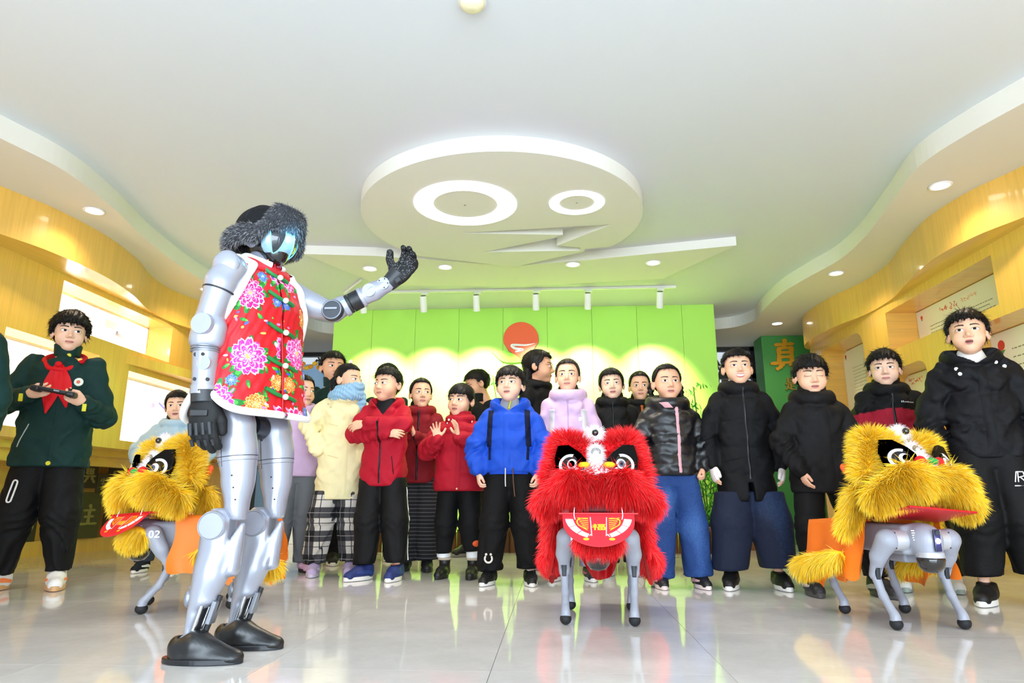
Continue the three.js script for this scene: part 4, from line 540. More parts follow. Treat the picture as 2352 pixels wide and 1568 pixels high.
{ const P = person({ label: 'woman with long black hair and glasses in profile wearing a black coat', x: -0.1, z: -5.2, H: 1.665, hs: 1.1, adult: true, turn: 0.9, yaw: 0.55, sw: 0.165, hair: 'long', head: 'adult', skin: 2, face: { eyes: 0.7 }, jacket: { name: 'coat', mat: cBlack('#0e0e10'), hem: 0.6, bulk: 0.016, hood: 1, hw: 0.18 }, trousers: { mat: cloth('#8b9099', 0.9), thigh: 0.1 }, shoes: { upper: mShoeBlack, sole: mSoleG, k: 1.15 } });
  part('glasses', (() => { const gs = []; for (const s of [-1, 1]) gs.push(T(new THREE.TorusGeometry(0.021, 0.0016, 6, 24), s * 0.03, 0.001, 0.093), rod([s * 0.05, 0.004, 0.09], [s * 0.079, 0.006, -0.01], 0.0016)); return join(gs); })().applyMatrix4(new THREE.Matrix4().compose(V(0, 1.665 - 0.128 * 1.1, 0), new THREE.Quaternion().setFromEuler(new THREE.Euler(0, 0.55, 0, 'YXZ')), V(1.1, 1.1, 1.1))), M('#8d6f64', 0.3), P); }

{ const blue = cloth('#174cc0', 0.6), P = person({ label: 'boy in bright blue puffer jacket with navy backpack straps', x: -0.275, z: -4.27, H: 1.357, turn: -0.02, yaw: -0.14, pitch: 0.12, hair: 'bowl', head: 'round', skin: 1, face: { gaze: [-0.35, 0.4], mouth: 'part' }, legs: [{ x: -0.125, turn: -0.25 }, { x: 0.125, turn: 0.15 }],
    arms: [{ el: [-0.215, 0.84, 0.0], wr: [-0.19, 0.665, 0.05], hand: 'grip' }, { el: [0.215, 0.84, 0.0], wr: [0.18, 0.665, 0.05], hand: 'grip' }],
    jacket: { mat: blue, hem: 0.665, bulk: 0.022, hw: 0.142, cw: 0.15, hood: 0.95, hf: 0.034, hoodWide: 1.25, quilt: 0.135, qd: 0.008, sleeve: 0.86, cuffR: 0.05, wrinkle: 0.0045, cuffMat: cloth('#1748bd', 0.8), hemMat: cloth('#1748bd', 0.8), flap: true, flapX: -0.01, flapW: 0.03, open: 0.05 }, inner: cloth('#9b9da4', 0.8),
    trousers: { mat: blackTr, thigh: 0.1, knee: 0.085, ankle: 0.075, hem: 0.085, stack: 0.006 }, shoes: { upper: mShoeBlack, sole: mSoleW, lace: M('#dcdcdc', 0.5) } });
  const tr = P.children.find((c) => c.name === 'trousers'), navy = cloth('#0e1430', 0.8);
  for (const s of [-1, 1]) { P.strip('backpack_strap', s * 0.115, 1.06, s * 0.125, 0.82, 0.019, navy, 0.009); P.strip('strap_webbing', s * 0.122, 0.84, s * 0.118, 0.74, 0.009, navy, 0.008); }
  part('white_drawstring', tube([[-0.015, 0.69, 0.14], [-0.017, 0.62, 0.125], [-0.016, 0.58, 0.12]], 0.0032, 16, 6), mWhite, tr); part('brown_drawstring', tube([[0.03, 0.69, 0.14], [0.033, 0.6, 0.125], [0.04, 0.52, 0.115]], 0.0032, 16, 6), M('#6b4a34', 0.7), tr);
  part('bear_motif', join(T(new THREE.TorusGeometry(0.022, 0.006, 8, 24, 4.6), -0.122, 0.155, 0.083, 0, 0, 2.4), T(new THREE.SphereGeometry(0.008, 10, 8), -0.136, 0.18, 0.082), T(new THREE.SphereGeometry(0.008, 10, 8), -0.108, 0.18, 0.082)), M('#e8e0d4', 0.6), tr);
  const zc = part('inner_zip', rod([0.0, 1.06, 0.075], [0.01, 1.12, 0.045], 0.005), M('#d8cc2a', 0.4), P); }

{ const P = person({ label: 'girl in pale lilac jacket with light grey backpack straps', x: 0.106, z: -4.53, H: 1.455, turn: -0.05, yaw: -0.03, pitch: 0.06, hair: 'pulled', head: 'slim', hairMat: mHairBrown, face: { gaze: [-0.1, 0.3], mouth: 'closed' }, legs: [{ x: -0.1 }, { x: 0.12 }], arms: [{ el: [-0.185, 0.92, -0.01], wr: [-0.14, 0.715, 0.06], hand: 'grip' }, { el: [0.19, 0.9, -0.01], wr: [0.17, 0.7, 0.06], hand: 'grip' }],
    jacket: { mat: cloth('#d2b2d2', 0.65), hem: 0.6, bulk: 0.01, hw: 0.16, hood: 1, hf: 0.03, hoodWide: 1.3, sleeve: 0.9, cuffMat: cloth('#a583cf', 0.8), zip: cloth('#b99bc4', 0.6), zipW: 0.006, wrinkle: 0.004, dots: [[0.08, 1.02, 0.014, M('#e8d8ea', 0.4), 'round_badge']] }, trousers: { mat: cloth('#9d97a3', 0.85), thigh: 0.09 }, shoes: { upper: M('#26232b', 0.5), sole: mSoleW, side: M('#b9587a', 0.5), lace: mSoleW } });
  for (const s of [-1, 1]) { P.strip('backpack_strap', s * 0.105, 1.09, s * 0.115, 0.92, 0.022, cloth('#cfc9cd', 0.6), 0.009); P.strip('strap_webbing', s * 0.115, 0.94, s * 0.112, 0.82, 0.008, M('#e2dcd8', 0.6), 0.008); part('buckle', box(0.024, 0.035, 0.01, s * 0.113, 0.83, hit(P.field, s * 0.113, 0.83, 0.34) + 0.01, 0.003), M('#eee8e2', 0.4), P.jk); } }
person({ label: 'girl in plain black jacket standing right behind the red lion', x: 0.432, z: -4.84, H: 1.445, turn: -0.05, yaw: 0.0, pitch: 0.04, roll: 0.06, hair: 'parted', head: 'round', skin: 1, face: { gaze: [0.0, 0.2], mouth: 'part', eyes: 0.7 }, legs: [{ x: -0.06 }, { x: 0.12 }], arms: [pocket(-1, 0.7), pocket(1, 0.7)], jacket: { mat: cBlack('#0b0b0d'), hem: 0.58, bulk: 0.012, hood: 0.95, hf: 0.026, collar: 0.05, zip: mDarkZip, zipW: 0.009, zipTop: -0.01 }, trousers: { mat: cloth('#2a2b31', 0.85), thigh: 0.095, ankle: 0.08 }, shoes: { upper: M('#e7dcd8', 0.5), sole: mSoleW } });
person({ label: 'girl peeking out behind the girl in the shiny black jacket', x: 0.7, z: -5.34, H: 1.51, yaw: -0.05, hair: 'pulled', head: 'slim', face: { gaze: [0, 0.1] }, jacket: { mat: cBlack('#0d0d0f'), hem: 0.6, bulk: 0.012, hood: 0.9, zip: cloth('#c2601c', 0.6), zipW: 0.012 }, trousers: { mat: blackTr }, shoes: { upper: M('#8d7a80', 0.6), sole: mSoleG } });

{ const shiny = new THREE.MeshPhysicalMaterial({ color: new THREE.Color('#0a0c12'), roughness: 0.4, clearcoat: 0.12, clearcoatRoughness: 0.35 }), pink = cloth('#dca6ae', 0.6), P = person({ label: 'girl in shiny black puffer jacket with pink zipper and blue jeans', x: 0.722, z: -4.19, H: 1.345, turn: 0.06, yaw: 0.0, pitch: 0.06, hair: 'pigtails', head: 'kid', skin: 3, face: { gaze: [-0.1, 0.2], mouth: 'part' }, legs: [{ x: -0.1, turn: -0.05 }, { x: 0.13, turn: 0.12 }], arms: [{ el: [-0.2, 0.86, -0.01], wr: [-0.19, 0.68, 0.04], hand: 'fist' }, { el: [0.2, 0.86, -0.01], wr: [0.17, 0.69, 0.06], hand: 'fist' }],
    jacket: { mat: shiny, hem: 0.64, bulk: 0.014, hw: 0.148, hood: 1.15, hf: 0.03, hoodWide: 1.25, sleeve: 0.97, quilt: 0.062, qd: 0.006, wrinkle: 0.004, zip: pink, zipW: 0.013, zipX: 0.025, zipTop: 0.02 }, trousers: { mat: blueJean, thigh: 0.092, knee: 0.083, ankle: 0.087, hem: 0.055, stack: 0.003 }, shoes: { upper: M('#1a1a1d', 0.5), sole: M('#efdcd8', 0.5), side: M('#e9b7bb', 0.5), lace: M('#efe4e0', 0.5) } });
  P.strip('pink_lining', -0.055, 1.08, -0.02, 1.045, 0.03, pink, 0.004);
  const tr = P.children.find((c) => c.name === 'trousers'); part('dotted_bow', join(T(new THREE.SphereGeometry(0.022, 10, 8), 0.225, 0.25, 0.02), T(new THREE.SphereGeometry(0.02, 10, 8), 0.235, 0.285, 0.02)), M('#3c3c40', 0.8), tr); }

{ const blk = cloth('#090a0d', 0.72), P = person({ label: 'smiling boy in long black padded coat and white fingerless gloves', x: 1.157, z: -4.17, H: 1.434, turn: -0.05, yaw: -0.06, pitch: 0.06, hair: 'crop', head: 'round', face: { gaze: [-0.1, 0.3], mouth: 'smile', eyes: 0.75 }, skin: 0, legs: [{ x: -0.13, turn: -0.3 }, { x: 0.15, turn: 0.05 }], arms: [{ el: [-0.22, 0.9, -0.02], wr: [-0.2, 0.7, 0.04], hand: 'relaxed', glove: cloth('#efe5df', 0.95) }, { el: [0.22, 0.9, -0.02], wr: [0.2, 0.69, 0.04], hand: 'relaxed', glove: cloth('#efe5df', 0.95) }],
    jacket: { name: 'coat', mat: blk, hem: 0.49, bulk: 0.014, hw: 0.168, hd: 0.13, cw: 0.155, hood: 1, hf: 0.026, collar: 0.055, sleeve: 0.97, quilt: 0.155, qd: 0.008, split: 0.11, zip: mDarkZip, zipW: 0.01, zipTop: -0.02, strips: [[-0.045, 0.745, -0.125, 0.725, 0.018, blk, 'pocket_flap'], [0.05, 0.75, 0.13, 0.735, 0.018, blk, 'pocket_flap']] },
    trousers: { mat: darkJean, thigh: 0.115, knee: 0.118, ankle: 0.105, hem: 0.11, stack: 0.002 }, shoes: { upper: mShoeBlack, sole: mSoleW, side: M('#24262a', 0.5), k: 1.12 } }); }

person({ label: 'boy with closed eyes and black bowl haircut in loose black jacket', x: 1.505, z: -3.93, H: 1.335, turn: -0.12, yaw: -0.02, pitch: -0.06, hair: 'bowl', head: 'round', face: { eyes: 0, mouth: 'part' }, legs: [{ x: -0.1, turn: 0.0 }, { x: 0.24, turn: 0.25 }], arms: [{ el: [-0.2, 0.83, 0.02], wr: [-0.13, 0.66, 0.1], hand: 'relaxed', f: [0.35, -1, 0.1] }, { el: [0.21, 0.83, 0], wr: [0.22, 0.66, 0.04], hand: 'relaxed' }],
  jacket: { mat: cBlack('#08080b'), hem: 0.54, bulk: 0.016, hw: 0.165, hood: 1.05, hf: 0.03, collar: 0.085, sleeve: 0.97, wrinkle: 0.004, flap: true, flapX: 0.02, flapW: 0.035 }, trousers: { mat: cBlack('#080809'), thigh: 0.095, knee: 0.075, ankle: 0.06, hem: 0.09, stack: 0.006 }, shoes: { upper: M('#26262a', 0.5), sole: M('#4b4949', 0.6), side: M('#b8b2ac', 0.5), lace: M('#9c3a40', 0.5), k: 1.15 } });

{ const P = person({ label: 'boy in black and dark red two-tone jacket behind the yellow lion', x: 2.045, z: -4.17, H: 1.415, turn: -0.25, yaw: -0.18, hair: 'swept', head: 'round', skin: 1, face: { gaze: [-0.4, 0.1], mouth: 'closed', eyes: 0.8 }, legs: [{ x: -0.05, turn: -0.1 }, { x: 0.2, turn: 0 }], arms: [{ el: [-0.21, 0.85, 0.02], wr: [-0.12, 0.72, 0.14], hand: 'relaxed' }, { el: [0.215, 0.86, 0.02], wr: [0.1, 0.73, 0.16], hand: 'relaxed' }],
    jacket: { mat: cloth('#ffffff', 0.75), paint: (x, y, z) => (y > 1.035 - 0.03 * Math.abs(x) / 0.2 ? '#090a0c' : '#97142a'), hem: 0.6, bulk: 0.02, hw: 0.16, hood: 1.1, hf: 0.028, collar: 0.08, sleeve: 0.98, wrinkle: 0.006, zip: mDarkZip, zipW: 0.01, zipTop: 0.02, cell: 0.007 }, trousers: { mat: cBlack('#08080a'), ankle: 0.075 }, shoes: { upper: M('#e6e3da', 0.55), sole: M('#a9b4ae', 0.5), side: M('#c4d8c4', 0.5), lace: M('#26346e', 0.5), k: 1.15 } });
  for (let i = 0; i < 9; i++) P.strip('chest_print', 0.045 + i * 0.0085, 1.06, 0.045 + i * 0.0085, i < 2 ? 1.074 : 1.069, 0.003, mWhite, 0.003, 3); }

{ const nv = cloth('#090a10', 0.68), P = person({ label: 'tall boy in black hooded puffer jacket and white turtleneck', x: 2.25, z: -3.65, H: 1.52, hs: 1.06, turn: -0.35, yaw: -0.18, pitch: 0.08, hair: 'swept', head: 'kid', skin: 0, sw: 0.16, face: { gaze: [-0.3, 0.3], mouth: 'open' }, legs: [{ x: -0.1, z: 0.03, turn: -0.35 }, { x: 0.13, z: 0, turn: 0.0 }], arms: [{ el: [-0.24, 0.92, 0.0], wr: [-0.24, 0.72, 0.06], hand: 'relaxed' }, { el: [0.24, 0.92, 0], wr: [0.24, 0.72, 0.05], hand: 'relaxed' }],
    jacket: { mat: nv, hem: 0.71, bulk: 0.022, hw: 0.168, cw: 0.165, hood: 1.15, hf: 0.034, hoodWide: 1.45, sleeve: 0.97, quilt: 0.17, qd: 0.006, wrinkle: 0.006, flap: true, flapX: 0.01, flapW: 0.03, open: 0.045, dots: [[-0.095, 1.175, 0.009, M('#c9c9c9', 0.25, { metalness: 0.9 })], [-0.085, 1.145, 0.009, M('#c9c9c9', 0.25, { metalness: 0.9 })], [0.085, 1.2, 0.009, M('#c9c9c9', 0.25, { metalness: 0.9 })], [0.125, 1.18, 0.009, M('#c9c9c9', 0.25, { metalness: 0.9 })]] }, inner: cloth('#e7e3e0', 0.85),
    trousers: { mat: cBlack('#070709'), thigh: 0.12, knee: 0.11, ankle: 0.085, hem: 0.14, stack: 0.003 }, shoes: { upper: mShoeBlack, sole: mSoleW, lace: mBlack, k: 1.2 } });
  const tr = P.children.find((c) => c.name === 'trousers'), w = mWhite, zf = (x, y) => hit(P.trField, x, y, 0.3) + 0.003; for (const [x0, y0, x1, y1] of [[0.075, 0.59, 0.085, 0.64], [0.085, 0.64, 0.115, 0.64], [0.115, 0.64, 0.118, 0.62], [0.118, 0.62, 0.09, 0.612], [0.1, 0.612, 0.125, 0.585], [0.07, 0.572, 0.13, 0.572], [0.092, 0.64, 0.088, 0.59]]) part('trouser_print', rod([x0, y0, zf(x0, y0)], [x1, y1, zf(x1, y1)], 0.0028, 0.0028, 6), w, tr); }

// ---------------------------------------------------------------- fur: tapered bent strands on a base surface
const furG = (() => { const g = new THREE.ConeGeometry(1, 1, 3, 3, true).translate(0, 0.5, 0), p = g.attributes.position; for (let i = 0; i < p.count; i++) { const y = p.getY(i); p.setX(i, p.getX(i) + 0); p.setZ(i, p.getZ(i)); } g.computeVertexNormals(); return g; })();
const furBent = (() => { const g = new THREE.ConeGeometry(0.05, 1, 3, 3, true).translate(0, 0.5, 0), p = g.attributes.position; for (let i = 0; i < p.count; i++) { const y = p.getY(i); p.setZ(i, p.getZ(i) - 0.22 * y * y); } g.computeVertexNormals(); return g; })();
function fur(name, geo, mat, N, len, wid, dirFn, parent, tints) {
  const im = new THREE.InstancedMesh(furBent, mat, N), p = geo.attributes.position, n = geo.attributes.normal, o = new THREE.Object3D(), x = V(0, 0, 0), z = V(0, 0, 0), m = new THREE.Matrix4(), id = geo.index.array, nt = id.length / 3, c = new THREE.Color();
  im.name = name; im.userData.kind = 'stuff';
  for (let i = 0; i < N; i++) {
    const t = Math.floor(rnd() * nt) * 3; let u = rnd(), v = rnd(); if (u + v > 1) { u = 1 - u; v = 1 - v; } const w = 1 - u - v, [a, b, d] = [id[t], id[t + 1], id[t + 2]];
    const P = V(p.getX(a) * u + p.getX(b) * v + p.getX(d) * w, p.getY(a) * u + p.getY(b) * v + p.getY(d) * w, p.getZ(a) * u + p.getZ(b) * v + p.getZ(d) * w), Nn = V(n.getX(a), n.getY(a), n.getZ(a)).normalize();
    const dir = dirFn(P, Nn).add(V(R(-1, 1), R(-1, 1), R(-1, 1)).multiplyScalar(0.28)).normalize(); x.crossVectors(dir, V(0, -1, 0.01)).normalize(); z.crossVectors(x, dir);
    const L = len * R(0.65, 1.3); m.makeBasis(x.clone().multiplyScalar(wid * 20), dir.clone().multiplyScalar(L), z.clone().multiplyScalar(-L)).setPosition(P.addScaledVector(Nn, -0.004)); im.setMatrixAt(i, m);
    if (tints) { c.set(tints[Math.floor(rnd() * tints.length)]); im.setColorAt(i, c); }
  }
  parent.add(im); return im;
}
// slices [y, cx, cz, a, b] -> distance field of a limb that runs roughly upright
const sliceField = (S) => { const lo = S[0][0], hi = S[S.length - 1][0]; return (x, y, z) => { const yc = clamp(y, lo, hi); let i = 0; while (i < S.length - 2 && yc > S[i + 1][0]) i++; const t = sstep(0, 1, (yc - S[i][0]) / (S[i + 1][0] - S[i][0])), q = [1, 2, 3, 4].map((k) => lerp(S[i][k], S[i + 1][k], t)), m = Math.min(q[2], q[3]), d = (Math.hypot((x - q[0]) / q[2], (z - q[1]) / q[3]) - 1) * m; return smax(d, Math.max(lo - y, y - hi), 0.015); }; };
const netsBox = (f, c, r, h) => nets(f, [0, 1, 2].map((i) => c[i] - r[i]), [0, 1, 2].map((i) => c[i] + r[i]), h);

// ---------------------------------------------------------------- the humanoid robot in a flowered waistcoat
const mShell = new THREE.MeshPhysicalMaterial({ color: new THREE.Color('#a6a9b7'), roughness: 0.32, metalness: 0.3, clearcoat: 0.6, clearcoatRoughness: 0.15 }), mShellDark = M('#8d919b', 0.35, { metalness: 0.5 }), mSeam = M('#23252a', 0.5), mRubber = M('#101114', 0.38, { clearcoat: 0.35, clearcoatRoughness: 0.3 }), mChrome = M('#c8ccd2', 0.15, { metalness: 0.95 }), mGlove = M('#0d0e10', 0.7), mGuard = M('#2b2d31', 0.45);
const floralTex = canvasTex(1024, 1024, (g, W) => {
  g.fillStyle = '#d80f1e'; g.fillRect(0, 0, W, W);
  const petal = (x, y, a, l, w, c) => { g.save(); g.translate(x, y); g.rotate(a); g.fillStyle = c; g.beginPath(); g.moveTo(0, 0); g.bezierCurveTo(w, l * 0.2, w * 1.1, l * 0.8, w * 0.25, l); g.quadraticCurveTo(0, l * 0.9, -w * 0.25, l * 1.02); g.bezierCurveTo(-w * 1.1, l * 0.8, -w, l * 0.2, 0, 0); g.fill(); g.restore(); };
  const leaf = (x, y, a, l) => { for (const [k, c] of [[1, '#1c7a2a'], [0.7, '#3fae3c'], [0.35, '#8ccf4a']]) petal(x, y, a, l * k, l * 0.26 * k, c); };
  const peony = (x, y, r, cs) => { for (let k = 0; k < 7; k++) leaf(x + Math.cos(k * 2.4) * r * 0.5, y + Math.sin(k * 2.4) * r * 0.5, k * 2.4 + 4.7 + R(-0.3, 0.3), r * R(0.6, 0.95)); for (let ring = 0; ring < 5; ring++) { const n = 12 - ring * 2, l = r * (1 - ring * 0.17); for (let k = 0; k < n; k++) { const a = k / n * 6.283 + ring * 0.5; petal(x, y, a, l * R(0.9, 1.05), l * 0.3, cs[0]); petal(x, y, a, l * 0.92, l * 0.24, cs[1]); petal(x, y, a, l * 0.7, l * 0.15, cs[2]); } } g.fillStyle = '#f6d24a'; for (let k = 0; k < 12; k++) { g.beginPath(); g.arc(x + R(-0.1, 0.1) * r, y + R(-0.1, 0.1) * r, r * 0.035, 0, 7); g.fill(); } };
  const pink = ['#f7b6dc', '#ec2f9c', '#ffe0f2'], hot = ['#ffd0ea', '#e5127f', '#ffa6d6'], orange = ['#ffd27a', '#f2701c', '#ffe9a8'], blue = ['#8fb7ff', '#1f48c8', '#d6e6ff'];
  for (let k = 0; k < 70; k++) leaf(R(0, W), R(0, W), R(0, 6.3), R(36, 80));
  const spots = [[150, 170, 120, pink], [560, 120, 105, hot], [880, 260, 125, pink], [360, 430, 135, hot], [720, 560, 120, pink], [110, 660, 115, hot], [430, 800, 130, pink], [860, 860, 115, hot], [620, 330, 62, orange], [950, 560, 70, orange], [250, 930, 70, orange], [60, 400, 55, orange], [640, 960, 60, orange], [270, 300, 40, blue], [520, 610, 44, blue], [800, 420, 38, blue], [220, 560, 40, blue], [960, 720, 42, blue], [570, 720, 36, blue], [40, 880, 40, blue], [720, 760, 40, blue]];
  for (const s of spots) peony(...s);
  for (let k = 0; k < 60; k++) petal(R(0, W), R(0, W), R(0, 6.3), R(22, 40), R(6, 11), ['#ffd6ec', '#f58ac4', '#ffd45a', '#3a66e0'][k % 4]);
});
{
  const rb = thing('humanoid_robot', 'silver humanoid robot in red flowered waistcoat and fur hat raising one gloved hand', 'robot', [-1.13, 0, -2.38]);
  // legs
  const shankF = (() => { const f = sliceField([[0.05, -0.073, 0.105, 0.013, 0.02], [0.09, -0.068, 0.105, 0.017, 0.022], [0.15, -0.056, 0.103, 0.026, 0.03], [0.185, -0.033, 0.102, 0.046, 0.042], [0.27, -0.018, 0.1, 0.058, 0.05], [0.36, -0.003, 0.093, 0.066, 0.052], [0.43, -0.004, 0.09, 0.064, 0.048], [0.482, -0.006, 0.09, 0.035, 0.04]]); const fin = [0.055, 0.28, 0.095, 0.074, 0.425, 0.09, 0.02, 0.007]; return (x, y, z) => { let d = smin(f(x, y, z), cap(fin, x, y, (z - 0.093) * 0.62 + 0.093), 0.02); const v = Math.max(Math.abs(x - 0.05 - (y - 0.43) * 0.16) - 0.012 * sstep(0.355, 0.44, y), 0.365 - y); return smax(d, -v, 0.006); }; })();
  const thighF = sliceField([[0.44, 0.055, 0.092, 0.026, 0.036], [0.49, 0.045, 0.09, 0.041, 0.045], [0.58, 0.04, 0.088, 0.058, 0.053], [0.675, 0.026, 0.084, 0.071, 0.058], [0.76, 0.01, 0.082, 0.072, 0.06], [0.86, -0.014, 0.078, 0.064, 0.06], [0.9, -0.015, 0.075, 0.055, 0.05]]);
  const footF = (x, y, z) => { let d = smin(cap([-0.075, 0.045, 0, -0.03, 0.05, 0, 0.042, 0.043], x, y, z), cap([-0.02, 0.05, 0, 0.11, 0.018, 0, 0.043, 0.02], x, y, z), 0.03); d = smin(d, cap([-0.06, 0.02, 0, 0.09, 0.016, 0, 0.046, 0.036], x, y * 1.6 - 0.01, z), 0.02); d = smax(d, 0.003 - y, 0.004); return smax(d, -cap([-0.075, 0.12, 0, -0.068, 0.075, 0, 0.026, 0.02], x, y, z * 0.9), 0.008); };
  const footG = nets(footF, [-0.14, -0.01, -0.07], [0.15, 0.11, 0.07], 0.0055), soleRing = new THREE.ExtrudeGeometry(new THREE.Shape([...Array(48)].map((_, i) => { const a = i / 48 * 6.2832, c = Math.cos(a), s = Math.sin(a); return new THREE.Vector2(0.0 + c * 0.13, s * (0.05 - 0.008 * c)); })), { depth: 0.012, bevelEnabled: true, bevelSize: 0.003, bevelThickness: 0.003, bevelSegments: 2 }).rotateX(-Math.PI / 2).translate(0, 0.003, 0);
  const shankG = nets(shankF, [-0.11, 0.03, 0.03], [0.11, 0.5, 0.16], 0.0055), thighG = nets(thighF, [-0.1, 0.42, 0.0], [0.13, 0.92, 0.16], 0.0065);
  const seamRing = (y, f, dx) => { const pts = []; for (let i = 0; i < 40; i++) { const a = i / 40 * 6.2832, cx = dx, cz = 0.085; let r = 0.16; const yy = y + 0.006 * Math.cos(a); for (let q = 0; q < 90; q++) { const d = f(cx + Math.cos(a) * r, yy, cz + Math.sin(a) * r); if (d < 0.0005) break; r -= Math.max(d * 0.7, 0.0008); } pts.push([cx + Math.cos(a) * r, yy, cz + Math.sin(a) * r]); } return tube(pts, 0.0013, 60, 5, true); };
  for (const [ox, oz] of [[0, 0], [0.047, -0.212]]) {
    const S = part('shank', shankG.clone().translate(ox, 0, oz), mShell, rb), Th = part('thigh', thighG.clone().translate(ox, 0, oz), mShell, rb), F = part('foot', footG.clone().translate(ox - 0.005, 0, oz + 0.125), mRubber, rb);
    part('sole', soleRing.clone().translate(ox - 0.005, 0, oz + 0.125), M('#1d1e22', 0.25), F);
    for (const s of [1, -1]) { part('knee_disc', T(new THREE.CylinderGeometry(0.046, 0.05, 0.012, 40), 0, 0, 0, Math.PI / 2).translate(ox - 0.012, 0.425, oz + 0.09 + s * 0.05), mShell, S); part('knee_ring', T(new THREE.TorusGeometry(0.043, 0.0016, 6, 48), ox - 0.012, 0.425, oz + 0.09 + s * 0.0565), mShellDark, S); }
    part('ankle_bolt', T(new THREE.CylinderGeometry(0.011, 0.011, 0.05, 20), 0, 0, 0, Math.PI / 2).translate(ox - 0.073, 0.062, oz + 0.105), mRubber, S);
    part('ankle_bracket', join(T(new THREE.CylinderGeometry(0.02, 0.02, 0.04, 24), 0, 0, 0, Math.PI / 2).translate(ox - 0.073, 0.062, oz + 0.105)), mShell, S);
    part('drive_rod', rod([ox - 0.005, 0.24, oz + 0.13], [ox - 0.052, 0.075, oz + 0.128], 0.008), mChrome, S); part('drive_rod', rod([ox + 0.004, 0.24, oz + 0.085], [ox - 0.045, 0.075, oz + 0.09], 0.008), mChrome, S);
    part('drive_case', join(rod([ox - 0.012, 0.23, oz + 0.105], [ox - 0.062, 0.07, oz + 0.107], 0.016), rod([ox + 0.022, 0.2, oz + 0.1], [ox - 0.022, 0.07, oz + 0.105], 0.009)), mSeam, S); part('rod_plate', box(0.016, 0.075, 0.045, 0, 0, 0, 0.004).rotateZ(-0.27).translate(ox + 0.006, 0.15, oz + 0.105), mShellDark, S);
    part('calf_joint', join(T(new THREE.SphereGeometry(0.017, 16, 12).scale(0.9, 1.7, 1), ox - 0.086, 0.19, oz + 0.1), rod([ox - 0.08, 0.23, oz + 0.1], [ox - 0.076, 0.2, oz + 0.1], 0.008)), mShellDark, S);
    part('seam', seamRing(0.655, thighF, 0.028).translate(ox, 0, oz), mSeam, Th); part('seam', seamRing(0.64, thighF, 0.03).translate(ox, 0, oz), mShellDark, Th);
    const zT = (x, y) => { let z = 0.2; for (let q = 0; q < 90; q++) { const d = thighF(x, y, z); if (d < 0.0005) break; z -= Math.max(d * 0.7, 0.0008); } return z; };
    part('panel_seam', tube([0, 1, 2, 3, 4].map((i) => { const y = lerp(0.62, 0.79, i / 4), x = lerp(0.0, -0.02, i / 4); return [x + ox, y, zT(x, y) + oz]; }), 0.0013, 12, 5), mSeam, Th);
    for (const [x, y] of [[-0.02, 0.63], [-0.018, 0.622], [-0.03, 0.68], [0.05, 0.55], [0.058, 0.51], [0.042, 0.59]]) part(y < 0.6 ? 'screw' : 'vent_slot', y < 0.6 ? T(new THREE.CylinderGeometry(0.0028, 0.0028, 0.003, 10), 0, 0, 0, Math.PI / 2).translate(x + ox, y, zT(x, y) + oz) : box(0.022, 0.0022, 0.003, x + ox, y, zT(x, y) + oz + 0.0005), mSeam, Th);
  }
  const pel = part('pelvis', nets((x, y, z) => { let d = cap([0.0, 0.88, 0.08, 0.03, 0.88, -0.12, 0.055, 0.055], x, y, z); d = smin(d, cap([0.01, 0.86, -0.02, 0.02, 1.0, -0.02, 0.07, 0.08], x, y, z), 0.04); return d; }, [-0.12, 0.76, -0.22], [0.14, 1.1, 0.18], 0.009), mShellDark, rb);
  part('hip_motor', T(new THREE.CylinderGeometry(0.045, 0.045, 0.09, 28), 0, 0, 0, Math.PI / 2).translate(0.03, 0.77, -0.02), M('#2a2c31', 0.3, { metalness: 0.6 }), pel); part('cable', tube([[0.02, 0.86, 0.03], [0.045, 0.82, 0.02], [0.05, 0.76, 0.0], [0.06, 0.72, -0.03]], 0.004, 24, 6), mSeam, pel);
  // torso: local frame turned towards the children's side of the camera
  const th = 68 * Math.PI / 180, TM = new THREE.Matrix4().makeRotationY(th).setPosition(0.015, 0, -0.005), tp = (x, y, z) => V(x, y, z).applyMatrix4(TM);
  part('torso', nets(sliceField([[0.9, 0, 0, 0.1, 0.08], [1.1, 0, 0, 0.14, 0.095], [1.25, 0, 0, 0.145, 0.095], [1.36, 0, -0.005, 0.11, 0.06], [1.44, 0, -0.005, 0.05, 0.045]]), [-0.17, 0.88, -0.12], [0.17, 1.46, 0.12], 0.009).applyMatrix4(TM), mShell, rb);
  // waistcoat surface (a: angle from the front, y)
  const wW = [[0.78, 0.232], [0.9, 0.215], [1.05, 0.195], [1.2, 0.186], [1.3, 0.168], [1.36, 0.13], [1.4, 0.09]], wD = [[0.78, 0.168], [0.9, 0.15], [1.05, 0.135], [1.2, 0.125], [1.3, 0.098], [1.36, 0.062], [1.4, 0.058]];
  const vs = (a, y, o = 0) => { const w = prof(wW, y) + o, d = prof(wD, y) + o, s = Math.sin(a), c = Math.cos(a), k = Math.pow(Math.pow(Math.abs(s), 2.3) + Math.pow(Math.abs(c), 2.3), -1 / 2.3); return V(s * k * w, y, c * k * d); };
  const side = (a) => { const b = Math.abs(((a % 6.2832) + 6.2832) % 6.2832 - Math.PI); return Math.abs(b - Math.PI / 2); };                    // distance from a side seam
  const hemY = (a) => 0.79 + 0.1 * Math.exp(-((side(a) / 0.5) ** 2)) + 0.012 * Math.cos(a), topY = (a) => { const s2 = side(a); return s2 < 0.85 ? lerp(1.1, 1.36, Math.pow(s2 / 0.85, 1.6)) : lerp(1.36, 1.4, sstep(0.85, 1.3, s2)); };
  const A0 = 0.03, A1 = Math.PI * 2 - 0.03, na = 120, ny = 44, pos = [], uv = [], idx = [];
